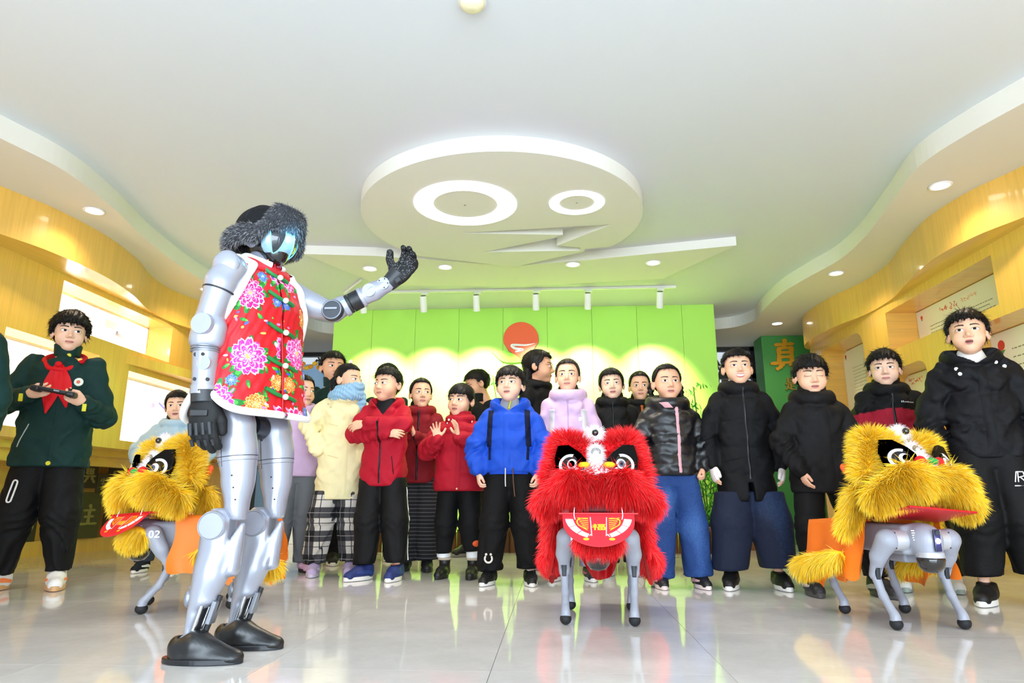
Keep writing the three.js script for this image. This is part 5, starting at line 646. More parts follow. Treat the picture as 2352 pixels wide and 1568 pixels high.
  for (const lay of [0, -0.012]) for (let i = 0; i <= na; i++) for (let j = 0; j <= ny; j++) { const a = lerp(A0, A1, i / na), y = lerp(hemY(a), topY(a), j / ny), q = 0.0035 * (lay ? 0 : Math.cos(a * 34 + Math.sin(y * 60) * 0.9) * Math.cos(y * 74)), p = vs(a, y, lay + q); pos.push(p.x, p.y, p.z); uv.push(a * 0.19 * 1.75, y * 1.75); }
  const L1 = (na + 1) * (ny + 1), id = (l, i, j) => l * L1 + i * (ny + 1) + j;
  for (let i = 0; i < na; i++) for (let j = 0; j < ny; j++) { idx.push(id(0, i, j), id(0, i + 1, j), id(0, i + 1, j + 1), id(0, i, j), id(0, i + 1, j + 1), id(0, i, j + 1)); idx.push(id(1, i, j), id(1, i + 1, j + 1), id(1, i + 1, j), id(1, i, j), id(1, i, j + 1), id(1, i + 1, j + 1)); }
  const vg = new THREE.BufferGeometry(); vg.setAttribute('position', new THREE.BufferAttribute(new Float32Array(pos), 3)); vg.setAttribute('uv', new THREE.BufferAttribute(new Float32Array(uv), 2)); vg.setIndex(idx); vg.computeVertexNormals();
  const vest = part('waistcoat', vg.applyMatrix4(TM), new THREE.MeshPhysicalMaterial({ map: floralTex, roughness: 0.55, side: THREE.DoubleSide, sheen: 0.3 }), rb);
  const mTrim = cloth('#f6f3ef', 0.95), along = (f, n, r) => { const P = []; for (let i = 0; i <= n; i++) P.push(f(i / n).applyMatrix4(TM)); return tube(P, r, n * 2, 9); };
  const trims = [[(u) => vs(lerp(A0, A1, u), hemY(lerp(A0, A1, u)), 0.002), 110, 0.013, 'hem_trim'], [(u) => vs(Math.PI / 2 + lerp(-0.85, 0.85, u), topY(Math.PI / 2 + lerp(-0.85, 0.85, u)), 0.006), 40, 0.018, 'armhole_trim'], [(u) => vs(-Math.PI / 2 + lerp(-0.85, 0.85, u), topY(-Math.PI / 2 + lerp(-0.85, 0.85, u)), 0.006), 40, 0.018, 'armhole_trim'], [(u) => vs(A1, lerp(hemY(A1), topY(A1), u) , 0.004).multiply(V(1, 1, 1)), 2, 0.004, 'placket']];
  for (const [f, n, r, nm] of trims) part(nm, along(f, n, r), nm === 'placket' ? M('#b80d19', 0.6) : mTrim, vest);
  // shoulder trim bridging the armholes over the shoulders, and collar
  for (const s of [-1, 1]) part('armhole_trim', tube([0, 1, 2, 3, 4, 5, 6].map((i) => { const a = s * Math.PI / 2 + lerp(-0.85, 0.85, i / 6), y = 1.355 + 0.022 * Math.sin(i / 6 * Math.PI), p = vs(a, 1.355, 0.004); return V(p.x * 0.98, y, p.z * lerp(1, 0.9, Math.sin(i / 6 * Math.PI))).applyMatrix4(TM); }), 0.018, 24, 9), mTrim, vest);
  part('shoulder_panel', nets((x, y, z) => smax(Math.abs(ell(x, y, z, 0, 1.34, -0.004, 0.16, 0.062, 0.075)) - 0.007, 1.34 - y, 0.01), [-0.18, 1.31, -0.1], [0.18, 1.43, 0.1], 0.006).applyMatrix4(TM), M('#d01420', 0.6), vest);
  part('collar_trim', tube([...Array(20)].map((_, i) => { const a = lerp(0.25, 6.03, i / 19); return V(Math.sin(a) * 0.078, 1.405 - 0.03 * Math.max(0, Math.cos(a)), Math.cos(a) * 0.07).applyMatrix4(TM); }), 0.013, 60, 9), mTrim, vest);
  const mKnot = M('#15803a', 0.5), mPearl = M('#f4ead2', 0.18, { clearcoat: 1 });
  for (const [i, y] of [1.33, 1.235, 1.11, 0.985, 0.87].entries()) { const c = vs(0, y, 0.006), l = vs(-0.35, y + 0.022, 0.006), r2 = vs(0.28, y - 0.008, 0.006), k = part('knot_loop', tube([tp(...l.toArray()), tp(...vs(-0.15, y + 0.005, 0.009).toArray()), tp(...c.toArray()), tp(...vs(0.15, y - 0.002, 0.009).toArray()), tp(...r2.toArray())], 0.0075, 24, 7), mKnot, vest); part('pearl_button', new THREE.SphereGeometry(0.011, 18, 14).translate(...tp(c.x, c.y - 0.002, c.z + 0.012).toArray()), mPearl, k); }
  // right arm, hanging
  const armShell = (nm, C, k, extra) => { const lo = [9, 9, 9], hi = [-9, -9, -9]; for (const c of C) for (let i = 0; i < 3; i++) { const r = Math.max(c[6], c[7]) + 0.02; lo[i] = Math.min(lo[i], c[i] - r, c[i + 3] - r); hi[i] = Math.max(hi[i], c[i] + r, c[i + 3] + r); } return part(nm, nets((x, y, z) => { let d = 9; for (const c of C) d = smin(d, cap(c, x, y, z), k); return d; }, lo, hi, 0.006), mShell, rb); };
  const ringOn = (p, d, r, t, m, parent, nm) => { const g = new THREE.CylinderGeometry(r, r, t, 30); g.applyQuaternion(new THREE.Quaternion().setFromUnitVectors(V(0, 1, 0), V(...d).normalize())); return part(nm, g.translate(...p), m, parent); };
  const up1 = armShell('upper_arm', [[-0.02, 1.315, 0.165, -0.038, 1.26, 0.19, 0.058, 0.056], [-0.038, 1.24, 0.19, -0.058, 1.14, 0.2, 0.054, 0.048]], 0.02);
  ringOn([-0.041, 1.225, 0.191], [-0.06, -0.24, 0.03], 0.0585, 0.006, mSeam, up1, 'seam'); part('shoulder_cap', new THREE.SphereGeometry(0.05, 28, 18).scale(1, 1.05, 0.55).translate(-0.022, 1.325, 0.2), mShell, up1);
  const el1 = armShell('elbow', [[-0.062, 1.125, 0.198, -0.07, 1.05, 0.2, 0.05, 0.052], [-0.03, 1.09, 0.2, -0.035, 1.05, 0.2, 0.032, 0.032]], 0.02);
  part('elbow_disc', T(new THREE.CylinderGeometry(0.036, 0.04, 0.014, 32), 0, 0, 0, Math.PI / 2).translate(-0.06, 1.095, 0.25), mShell, el1);
  const fo1 = armShell('forearm', [[-0.062, 1.005, 0.2, -0.056, 0.885, 0.2, 0.043, 0.04]], 0.01);
  for (const y of [1.022, 1.014, 1.006]) ringOn([-0.064, y, 0.2], [0, 1, 0], 0.049, 0.003, mShellDark, fo1, 'ring'); ringOn([-0.055, 0.872, 0.2], [0, 1, 0], 0.044, 0.03, mShell, fo1, 'wrist_block');
  for (const [x, y, r] of [[-0.045, 0.96, 0.024], [-0.075, 0.99, 0.008], [-0.05, 0.99, 0.006], [-0.03, 0.905, 0.006], [-0.07, 0.905, 0.006]]) part(r > 0.02 ? 'cover_plate' : 'slot', T(new THREE.CylinderGeometry(r, r, 0.006, 24), 0, 0, 0, Math.PI / 2).translate(x, y, 0.2405 - (Math.abs(x + 0.058) ** 2) * 12), r > 0.02 ? mShell : mSeam, fo1);
  const fat = (g, k) => { const p = g.attributes.position, n = g.attributes.normal; for (let i = 0; i < p.count; i++) p.setXYZ(i, p.getX(i) + n.getX(i) * k, p.getY(i) + n.getY(i) * k, p.getZ(i) + n.getZ(i) * k); return g; };
  { const m = frameAt([-0.05, 0.845, 0.2], [0.05, -1, 0.02], [0.1, 0, -1]).scale(V(1.5, 1.42, 1.4)), gl = part('glove', mirrorX(fat(handGeo('relaxed').clone(), 0.0035)).applyMatrix4(m), mGlove, rb);
    part('cuff', rod([-0.052, 0.87, 0.2], [-0.05, 0.83, 0.2], 0.044, 0.042, 24), mGuard, gl); const at = (x, y, z) => V(-x, y, z).applyMatrix4(m);
    part('back_plate', box(0.06, 0.022, 0.012, 0, 0, 0, 0.004).translate(-0.048, 0.792, 0.229), mGuard, gl);
    for (let i = 0; i < 4; i++) { const x = [0.0235, 0.008, -0.0075, -0.022][i]; const p = at(x, -0.06, -0.014), q = at(x * 1.05, -0.088, -0.008); part('knuckle_guard', rod(p, q, 0.009, 0.0075, 10), mGuard, gl); const q2 = at(x * 1.1, -0.098, -0.002), q3 = at(x * 1.1, -0.112, 0.006); part('finger_ridge', rod(q2, q3, 0.0075, 0.006, 8), mGuard, gl); } }
  // left arm, raised towards the children
  const up2 = armShell('upper_arm', [[0.08, 1.315, -0.16, 0.15, 1.285, -0.2, 0.06, 0.05], [0.15, 1.285, -0.2, 0.235, 1.262, -0.222, 0.046, 0.042]], 0.02); ringOn([0.14, 1.288, -0.195], [0.17, -0.05, -0.06], 0.0525, 0.006, mSeam, up2, 'seam');
  const el2 = armShell('elbow', [[0.235, 1.262, -0.222, 0.262, 1.285, -0.224, 0.044, 0.044]], 0.02); part('elbow_disc', T(new THREE.CylinderGeometry(0.042, 0.046, 0.02, 36), 0, 0, 0, Math.PI / 2).translate(0.242, 1.258, -0.178), M('#3c3f45', 0.35, { metalness: 0.4 }), el2); part('disc_ring', T(new THREE.TorusGeometry(0.038, 0.003, 6, 40), 0.242, 1.258, -0.168), mShellDark, el2); part('disc_bar', box(0.05, 0.008, 0.006, 0.24, 1.262, -0.165).rotateZ(0), mShellDark, el2);
  const fd = V(0.196, 0.11, -0.016).normalize(), fp = (t) => [0.262 + 0.196 * t, 1.278 + 0.11 * t, -0.224 - 0.016 * t], fo2 = armShell('forearm', [[...fp(0.42), ...fp(0.68), 0.036, 0.04], [...fp(0.68), ...fp(0.98), 0.036, 0.033]], 0.012);
  ringOn(fp(0.1), fd.toArray(), 0.045, 0.02, mShell, fo2, 'ring'); ringOn(fp(0.17), fd.toArray(), 0.041, 0.012, mSeam, fo2, 'ring'); ringOn(fp(0.3), fd.toArray(), 0.041, 0.04, M('#15161a', 0.45), fo2, 'black_sleeve'); ringOn(fp(0.43), fd.toArray(), 0.043, 0.012, mShell, fo2, 'ring');
  for (let k = 0; k < 10; k++) { const c = V(...fp(k < 5 ? 0.62 : 0.9)), a = k * 1.257; part('screw', T(new THREE.CylinderGeometry(0.0028, 0.0028, 0.004, 8), 0, 0, 0, Math.PI / 2).translate(c.x + Math.cos(a) * 0.02, c.y + Math.sin(a) * 0.02, c.z + 0.034), mSeam, fo2); }
  part('cover_plate', T(new THREE.CylinderGeometry(0.028, 0.028, 0.01, 28), 0, 0, 0, Math.PI / 2).translate(fp(0.62)[0], fp(0.62)[1], fp(0.62)[2] + 0.034), mShell, fo2); part('cover_plate', T(new THREE.CylinderGeometry(0.026, 0.026, 0.01, 28), 0, 0, 0, Math.PI / 2).translate(fp(0.9)[0], fp(0.9)[1], fp(0.9)[2] + 0.028), mShell, fo2);
  { const m = frameAt([0.472, 1.402, -0.242], [0.66, 0.75, 0.0], [-0.2, 0.12, 0.95]).scale(V(1.4, 1.22, 1.35)), gl = part('glove', fat(handGeo('cup').clone(), 0.0035).applyMatrix4(m), mGlove, rb); part('cuff', rod(fp(0.98), [0.495, 1.43, -0.242], 0.034, 0.042, 24), mGuard, gl); part('wrist_tab', box(0.026, 0.02, 0.012, 0, 0, 0, 0.003).rotateZ(0.6).translate(0.5, 1.39, -0.205), mGuard, gl);
    const dots = new THREE.InstancedMesh(new THREE.SphereGeometry(0.0011, 5, 4), M('#c9c9cc', 0.5), 360), g = gl.geometry, p = g.attributes.position, n = g.attributes.normal, o = new THREE.Object3D(), nv = V(-0.2, 0.12, 0.95).normalize(); dots.name = 'grip_dots'; dots.userData.kind = 'stuff'; let c = 0; for (let t = 0; t < 9000 && c < 360; t++) { const k = Math.floor(rnd() * p.count), nn = V(n.getX(k), n.getY(k), n.getZ(k)); if (nn.dot(nv) > 0.45) { o.position.set(p.getX(k), p.getY(k), p.getZ(k)); o.updateMatrix(); dots.setMatrixAt(c++, o.matrix); } } dots.count = c; gl.add(dots); }
  // head: dark helmet, glowing visor, fur hat
  const hm = new THREE.Matrix4().compose(V(0.035, 1.5, -0.005), new THREE.Quaternion().setFromEuler(new THREE.Euler(0.16, 66 * Math.PI / 180, 0, 'YXZ')), V(1, 1, 1)), hp = (nm, g, m, parent) => part(nm, g.applyMatrix4(hm), m, parent);
  const hd = hp('head', nets((x, y, z) => { let d = ell(x, y, z, 0, 0.01, -0.01, 0.08, 0.1, 0.1); d = smin(d, ell(x, y, z, 0, -0.055, 0.05, 0.05, 0.055, 0.05), 0.03); return smin(d, cap([0, -0.05, -0.01, 0, -0.13, -0.02, 0.042, 0.045], x, y, z), 0.02); }, [-0.1, -0.15, -0.13], [0.1, 0.13, 0.12], 0.006), M('#0b0c10', 0.2, { clearcoat: 1, clearcoatRoughness: 0.08 }), rb);
  for (const s of [-1, 1]) hp('ear_disc', T(new THREE.CylinderGeometry(0.026, 0.03, 0.02, 28), 0, 0, 0, 0, 0, Math.PI / 2).translate(s * 0.086, -0.03, 0.0), mShell, hd);
  const visF = (x, y, z) => { let d = ell(x, y, z, 0, -0.01, 0.03, 0.084, 0.085, 0.083); d = smax(d, 0.035 - z + Math.abs(x) * 0.1, 0.008); d = smax(d, y - 0.075, 0.01); return smax(d, -0.1 - y + Math.abs(x) * 0.55, 0.01); };
  const mVis = new THREE.MeshPhysicalMaterial({ color: new THREE.Color('#9cc4da'), roughness: 0.12, metalness: 0.25, clearcoat: 1 }), mCyan = new THREE.MeshStandardMaterial({ color: 0x8fe0ff, emissive: 0x4fc8ff, emissiveIntensity: 0.9 });
  const vis = hp('visor', nets(visF, [-0.1, -0.12, 0.0], [0.1, 0.09, 0.13], 0.0045), mVis, hd);
  const vz = (x, y) => hit(visF, x, y, 0.2);
  for (const s of [-1, 1]) {
    const loop = [[0.024, 0.035], [0.06, 0.048], [0.068, 0.0], [0.054, -0.05], [0.036, -0.07], [0.026, -0.03]], pts = new THREE.CatmullRomCurve3(loop.map(([x, y]) => V(s * x, y, 0)), true).getPoints(40).map((q) => { const z = vz(q.x, q.y); return [q.x, q.y, (isNaN(z) ? 0.05 : z) + 0.001]; });
    hp('visor_light', tube(pts, 0.0024, 80, 7, true), mCyan, vis);
    hp('dark_lens', (() => { const c = [0, 0, 0]; for (const q of pts) for (let i = 0; i < 3; i++) c[i] += q[i] / pts.length; const ps = [...c], id2 = []; ps[2] = vz(c[0], c[1]) + 0.0015; pts.forEach((q) => ps.push(q[0], q[1], q[2] + 0.0008)); const rings = [[...c]]; const P2 = [], n = pts.length; for (let r = 0; r <= 4; r++) for (let i = 0; i < n; i++) { const k = r / 4, x = lerp(c[0], pts[i][0], k), y = lerp(c[1], pts[i][1], k), z = vz(x, y); P2.push(x, y, (isNaN(z) ? 0.05 : z) + 0.0014); } for (let r = 0; r < 4; r++) for (let i = 0; i < n; i++) { const a = r * n + i, b = r * n + (i + 1) % n, e = a + n, f2 = b + n; id2.push(a, e, f2, a, f2, b); } const g = new THREE.BufferGeometry(); g.setAttribute('position', new THREE.BufferAttribute(new Float32Array(P2), 3)); g.setIndex(id2); g.computeVertexNormals(); return g; })(), new THREE.MeshPhysicalMaterial({ color: new THREE.Color('#0d1c26'), roughness: 0.08, clearcoat: 1, side: THREE.DoubleSide }), vis);
  }
  const l = new THREE.PointLight(0x6fd0ff, 0.05); l.position.copy(V(0, 0, 0.14).applyMatrix4(hm).add(V(-1.13, 0, -2.38))); scene.add(l);
  const crownF = (x, y, z) => smax(ell(x, y, z, 0, 0.025, -0.025, 0.112, 0.106, 0.128), 0.0 - y, 0.012);
  const hat = hp('hat', nets(crownF, [-0.13, -0.03, -0.17], [0.13, 0.17, 0.13], 0.006), cloth('#101216', 0.75), rb);
  for (const a of [0, 1, 2, 3]) { const pts = []; for (let i = 0; i <= 12; i++) { const t = lerp(-1.35, 1.35, i / 12), c = Math.cos(t), s = Math.sin(t); pts.push(V(0.112 * s * Math.cos(a * 0.785), 0.026 + 0.1065 * c, -0.025 + 0.128 * s * Math.sin(a * 0.785))); } hp('crown_seam', tube(pts, 0.0014, 30, 5), M('#1c1f26', 0.6), hat); }
  const brimF = (x, y, z) => { const r = Math.hypot(x, z + 0.015), a = Math.atan2(x, z + 0.015), f2 = sstep(0.5, 0.86, Math.cos(a)), bk = sstep(0.2, -0.9, Math.cos(a)), yc = lerp(-0.012, 0.068, f2) - 0.03 * bk, vh = lerp(0.036, 0.055, f2) + 0.008 * bk, rc = lerp(0.118, 0.112, f2) + 0.014 * bk; return (Math.hypot((r - rc) / 0.026, (y - yc) / vh) - 1) * 0.026; };
  const bg = nets(brimF, [-0.17, -0.1, -0.19], [0.17, 0.16, 0.16], 0.007).applyMatrix4(hm), brim = part('fur_brim', bg, cloth('#3a3b40', 0.95), hat);
  fur('brim_fur', bg, new THREE.MeshPhysicalMaterial({ color: 0xffffff, roughness: 0.8 }), 11000, 0.017, 0.0014, (P, N) => N.clone().multiplyScalar(0.8).add(V(-0.45, -0.35, 0)), hat, ['#15161a', '#2c2d31', '#5c5c60', '#8c8b8e', '#b9b7b8', '#3f4046', '#9a989a']);
}

// ---------------------------------------------------------------- robot dogs in lion costumes; local frame: feet on the ground, facing +z
const mDog = M('#9b9ea9', 0.45), mDogLight = M('#c3c5ca', 0.35, { metalness: 0.4 }), mDogDark = M('#5d6067', 0.5), mLidar = M('#0a0b0d', 0.1, { clearcoat: 1, clearcoatRoughness: 0.05 });
const tongueTex = canvasTex(512, 512, (g) => {      // printed tongue: half disc, centre of its straight edge at (256, 60)
  g.fillStyle = '#e5182a'; g.fillRect(0, 0, 512, 512); g.lineCap = 'butt';
  g.strokeStyle = '#fff'; g.lineWidth = 46; g.beginPath(); g.ellipse(256, 60, 175, 285, 0, 0.12, 1.25); g.stroke(); g.beginPath(); g.ellipse(256, 60, 175, 285, 0, Math.PI - 1.25, Math.PI - 0.12); g.stroke();
  g.strokeStyle = '#c81424'; g.lineWidth = 6; for (let k = 0; k < 9; k++) { const a = 0.12 + k * 0.36; g.beginPath(); g.moveTo(256 + Math.cos(a) * 140, 60 + Math.sin(a) * 235); g.lineTo(256 + Math.cos(a) * 210, 60 + Math.sin(a) * 340); g.stroke(); }
  g.strokeStyle = '#f7c21c'; g.lineWidth = 9; for (const s of [-1, 1]) for (let k = 0; k < 6; k++) { g.beginPath(); g.moveTo(256 + s * 60, 90 + k * 26); g.quadraticCurveTo(256 + s * 85, 95 + k * 26, 256 + s * (125 - k * 7), 78 + k * 26); g.stroke(); }
  g.lineWidth = 8; for (const s of [-1, 1]) { g.beginPath(); g.moveTo(256 + s * 62, 84); g.quadraticCurveTo(256 + s * 150, 70, 256 + s * 118, 180); g.lineTo(256 + s * 66, 250); g.stroke(); g.lineWidth = 16; g.beginPath(); g.arc(256 + s * 75, 372, 10, 0, 7); g.stroke(); g.lineWidth = 8; }
  g.strokeStyle = '#fff'; g.lineWidth = 5; for (const s of [-1, 1]) { g.beginPath(); g.moveTo(256 + s * 48, 70); g.lineTo(256 + s * 42, 330); g.stroke(); }
  g.strokeStyle = '#f7c21c'; glyphCanvas(g, 'fu', 216, 165, 82, 10);
});
const eyeTex = canvasTex(256, 256, (g) => { for (const [r, c] of [[128, '#f4f2ee'], [112, '#c9ccd6'], [96, '#f7f7fa'], [74, '#8c90a4'], [56, '#e3e6f2'], [42, '#30303c'], [26, '#8f93a8'], [14, '#1a1a22']]) { g.fillStyle = c; g.beginPath(); g.arc(128, 128, r, 0, 7); g.fill(); } });
function lionDog(o) {
  const D = thing('lion_robot_dog', o.label, 'robot dog', [o.x, 0, o.z], o.turn), C = o.c, mFur = cloth(C.fur, 0.75), mFurI = new THREE.MeshPhysicalMaterial({ color: 0xffffff, roughness: 0.7, specularIntensity: 0.3 });
  // trunk and head block of the robot
  const trunk = part('trunk', nets((x, y, z) => { const q = [Math.abs(x) - 0.058, Math.abs(y - 0.345) - 0.042, Math.abs(z + 0.01) - 0.2].map((v) => Math.max(v, 0)); let d = Math.hypot(...q) - 0.018; d = smin(d, ell(x, y, z, 0, 0.352, 0.225, 0.062, 0.062, 0.075), 0.03); return smin(d, cap([0, 0.345, 0.24, 0, 0.305, 0.25, 0.055, 0.05], x, y, z), 0.02); }, [-0.1, 0.22, -0.26], [0.1, 0.44, 0.33], 0.0075), mDog, D);
  part('belly_block', box(0.07, 0.05, 0.12, 0, 0.275, 0.08, 0.012), mDog, trunk);
  const vz = 0.313; part('camera_strip', box(0.028, 0.085, 0.008, 0, 0.35, vz - 0.004, 0.003).rotateX(0), M('#1f1e3c', 0.25), trunk); part('camera_lens', T(new THREE.CylinderGeometry(0.009, 0.009, 0.006, 20), 0, 0, 0, Math.PI / 2).translate(0, 0.379, vz + 0.001), mLidar, trunk);
  part('front_lamp', T(new THREE.SphereGeometry(0.011, 20, 14).scale(1, 1, 0.35), 0, 0.348, vz + 0.001), new THREE.MeshStandardMaterial({ color: 0xffffff, emissive: 0xc8c4ff, emissiveIntensity: 4 }), trunk);
  const fl = new THREE.PointLight(0xbdb8ff, 0.02); const fv = V(0, 0.348, vz + 0.02).applyAxisAngle(V(0, 1, 0), o.turn); fl.position.set(o.x + fv.x, fv.y, o.z + fv.z); scene.add(fl);
  const lid = part('lidar_dome', lathe([[0.001, -0.052], [0.03, -0.046], [0.047, -0.026], [0.052, 0], [0.05, 0.014], [0.001, 0.014]], 32).translate(0, 0.272, 0.255), mLidar, trunk);
  part('lidar_collar', T(new THREE.CylinderGeometry(0.05, 0.053, 0.02, 32), 0, 0.292, 0.255), mDogLight, lid);
  for (const s of [-1, 1]) { for (let k = 0; k < 5; k++) part('white_dash', box(0.012, 0.004, 0.002, 0, 0, 0).rotateY(s * 0.9).translate(s * 0.0575, 0.385 - k * 0.009, 0.25 + 0.002 * k), mWhite, trunk); }
  if (o.number) part('number_print', o.number().scale(0.032, 0.032, 0.032).rotateY(Math.PI / 2).translate(0.1755, 0.335, 0.205), mWhite, trunk);
  // legs
  for (const sz of [1, -1]) for (const s of [-1, 1]) {
    const hz = sz * 0.19, hip = [s * 0.115, 0.345, hz], kn = [s * 0.15, 0.2, hz - 0.085], ft = [s * 0.142, 0.025, hz + 0.01 + (sz < 0 ? 0.0 : 0)];
    const th = part('upper_leg', nets((x, y, z) => { let d = cap([s * 0.132, 0.345, hz, s * 0.15, 0.28, hz - 0.045, 0.046, 0.032], x, y, z); d = smin(d, cap([s * 0.15, 0.28, hz - 0.045, ...kn, 0.028, 0.024], x, y, z), 0.02); return smax(d, -cap([kn[0], kn[1] - 0.02, kn[2] + 0.03, kn[0], kn[1] + 0.025, kn[2] + 0.03, 0.016, 0.014], x, y, z), 0.004); }, [s * 0.15 - 0.075, 0.16, hz - 0.15], [s * 0.15 + 0.075, 0.41, hz + 0.07], 0.006), mDog, D);
    part('hip_motor', T(new THREE.CylinderGeometry(0.043, 0.043, 0.05, 28), 0, 0, 0, 0, 0, Math.PI / 2).translate(s * 0.088, 0.345, hz), mDogLight, th); part('knee_slot', box(0.018, 0.05, 0.012, kn[0], kn[1] + 0.008, kn[2] + 0.022, 0.004), mSeam, th);
    for (const [dy, dz] of [[0.03, 0.03], [-0.03, 0.03], [0, -0.043]]) part('screw', T(new THREE.SphereGeometry(0.0035, 8, 6), s * 0.115, 0.345 + dy, hz + dz), mSeam, th);
    const lo = part('lower_leg', nets((x, y, z) => { const mid = [lerp(kn[0], ft[0], 0.45), lerp(kn[1], ft[1], 0.45), lerp(kn[2], ft[2], 0.45) - 0.008]; let d = smin(cap([kn[0], kn[1], kn[2], ...mid, 0.019, 0.015], x, y, z), cap([...mid, ft[0], 0.05, ft[2], 0.015, 0.018], x, y, z), 0.015); return smax(smin(d, cap([ft[0], 0.06, ft[2] - 0.006, ft[0], 0.03, ft[2], 0.014, 0.023], x, y, z), 0.01), 0.03 - y, 0.003); }, [kn[0] - 0.05, 0.015, hz - 0.13], [kn[0] + 0.045, 0.235, hz + 0.055], 0.0055), mDog, D);
    part('rubber_foot', T(new THREE.SphereGeometry(0.026, 22, 14).scale(0.95, 0.9, 1.05), ft[0], 0.0235, ft[2]), M('#17181b', 0.7), lo);
  }
  // lion mask, turned on the neck
  const mm = new THREE.Matrix4().compose(V(0, 0.425, 0.15), new THREE.Quaternion().setFromEuler(new THREE.Euler(o.pitch ?? -0.1, o.look ?? 0, o.roll ?? 0, 'YXZ')), V(0.88, 0.88, 0.88));
  const A = (g) => g.applyMatrix4(mm), rotOnly = new THREE.Matrix4().extractRotation(mm), mul = (P) => P.applyMatrix4(rotOnly), inv = mm.clone().invert();
  const maskF = (x, y, z) => { let d = ell(x, y, z, 0, 0.2, -0.01, 0.19, 0.165, 0.14); d = smin(d, ell(x, y, z, 0, 0.1, 0.03, 0.17, 0.1, 0.12), 0.05); d = smax(d, 0.035 - y, 0.01); return d; };
  const mask = part('lion_mask', A(nets(maskF, [-0.23, 0.0, -0.19], [0.23, 0.4, 0.2], 0.011)), mFur, D);
  const sub = (n, g, m) => part(n, A(g), m, mask), rim = (f, lo, hi, h) => A(nets(f, lo, hi, h));
  // fur pieces: [name, field, box, strands, length, direction]
  const down = (k) => (P, N) => N.clone().add(V(0, -k, 0));
  const pieces = [];
  for (const s of [-1, 1]) pieces.push(['brow_fur', (x, y, z) => { const a = cap([s * 0.06, 0.335, 0.04, s * 0.15, 0.35, 0.02, 0.045, 0.055], x, y, z), b = cap([s * 0.15, 0.35, 0.02, s * 0.215, 0.2, 0.02, 0.055, 0.04], x, y, z); return smin(a, b, 0.03); }, [[s * 0.13 - 0.19, 0.1, -0.08], [s * 0.13 + 0.19, 0.43, 0.14]], 3600, 0.05, (P, N) => N.clone().add(V(0, 0.15, 0))]);
  pieces.push(['moustache_fur', (x, y, z) => { const ax = Math.abs(x); return smin(cap([0, 0.155, 0.17, 0.12, 0.145, 0.165, 0.045, 0.06], ax, y, z), cap([0.12, 0.145, 0.165, 0.25, 0.075, 0.1, 0.06, 0.042], ax, y, z), 0.04); }, [[-0.32, 0.0, 0.02], [0.32, 0.25, 0.25]], 9000, 0.062, (P, N) => N.clone().multiplyScalar(0.8).add(mul(V(0, -0.75, 0.2)))]);
  for (const s of [-1, 1]) pieces.push(['cheek_fur', (x, y, z) => cap([s * 0.195, 0.12, -0.08, s * 0.235, o.cheek ?? -0.1, -0.14, 0.036, 0.022], x, y, z), [[s * 0.21 - 0.08, -0.16, -0.2], [s * 0.21 + 0.08, 0.18, 0.0]], 2000, 0.06, (P, N) => N.clone().add(V(s * 0.6, -0.9, -0.1))]);
  if (o.chin !== false) pieces.push(['chin_fur', (x, y, z) => ell(x, y, z, 0, -0.1, 0.17, 0.11, 0.045, 0.03), [[-0.13, -0.16, 0.12], [0.13, -0.04, 0.22]], 1600, 0.06, down(1.4)]);
  for (const [n, f, b, N, L, dir] of pieces) { const g = rim(f, b[0], b[1], 0.012), base = part(n, g, mFur, mask); fur(n.replace('fur', 'strands'), g, mFurI, Math.round(N * 1.7), L, 0.0012, dir, mask, C.tints); }
  // white nose ridge with black bead, mirror and pink blush
  const wg = rim((x, y, z) => Math.min(ell(x, y, z, 0, 0.405, 0.06, 0.05, 0.045, 0.04), cap([0, 0.32, 0.105, 0, 0.2, 0.175, 0.034, 0.036], x, y, z), ell(x, y, z, 0, 0.2, 0.185, 0.1, 0.018, 0.024)), [-0.13, 0.15, 0.0], [0.13, 0.47, 0.24], 0.009); part('white_ridge', wg, M('#f4f1f2', 0.9), mask); fur('white_strands', wg, mFurI, 2600, 0.02, 0.0011, (P, N) => N.clone(), mask, ['#ffffff', '#f2eef0', '#fbe6ea']);
  sub('bead', T(new THREE.SphereGeometry(0.017, 18, 14), 0, 0.41, 0.108), M('#0c0c0e', 0.1, { clearcoat: 1 })); sub('mirror', T(new THREE.CylinderGeometry(0.024, 0.024, 0.006, 28), 0, 0, 0, 1.2).translate(0, 0.305, 0.148), M('#b9bdba', 0.12, { metalness: 0.9 }));
  if (C.pompom) { sub('red_pompom', T(new THREE.SphereGeometry(0.026, 18, 14), -0.06 * (o.pomSide ?? 1) * -1, 0.225, 0.205), M('#e3141f', 0.8)); sub('red_pompom', T(new THREE.SphereGeometry(0.024, 18, 14), -0.05 * (o.pomSide ?? 1), 0.232, 0.2), M('#e3141f', 0.8)); sub('green_tuft', T(new THREE.SphereGeometry(0.02, 14, 10).scale(1.5, 0.8, 1), 0.0, 0.228, 0.215), M('#2ea04a', 0.9)); }
  else for (const s of [-1, 1]) sub('yellow_tuft', T(new THREE.SphereGeometry(0.018, 14, 10).scale(1.7, 0.9, 1), s * 0.06, 0.235, 0.185), M('#f4c21a', 0.9));
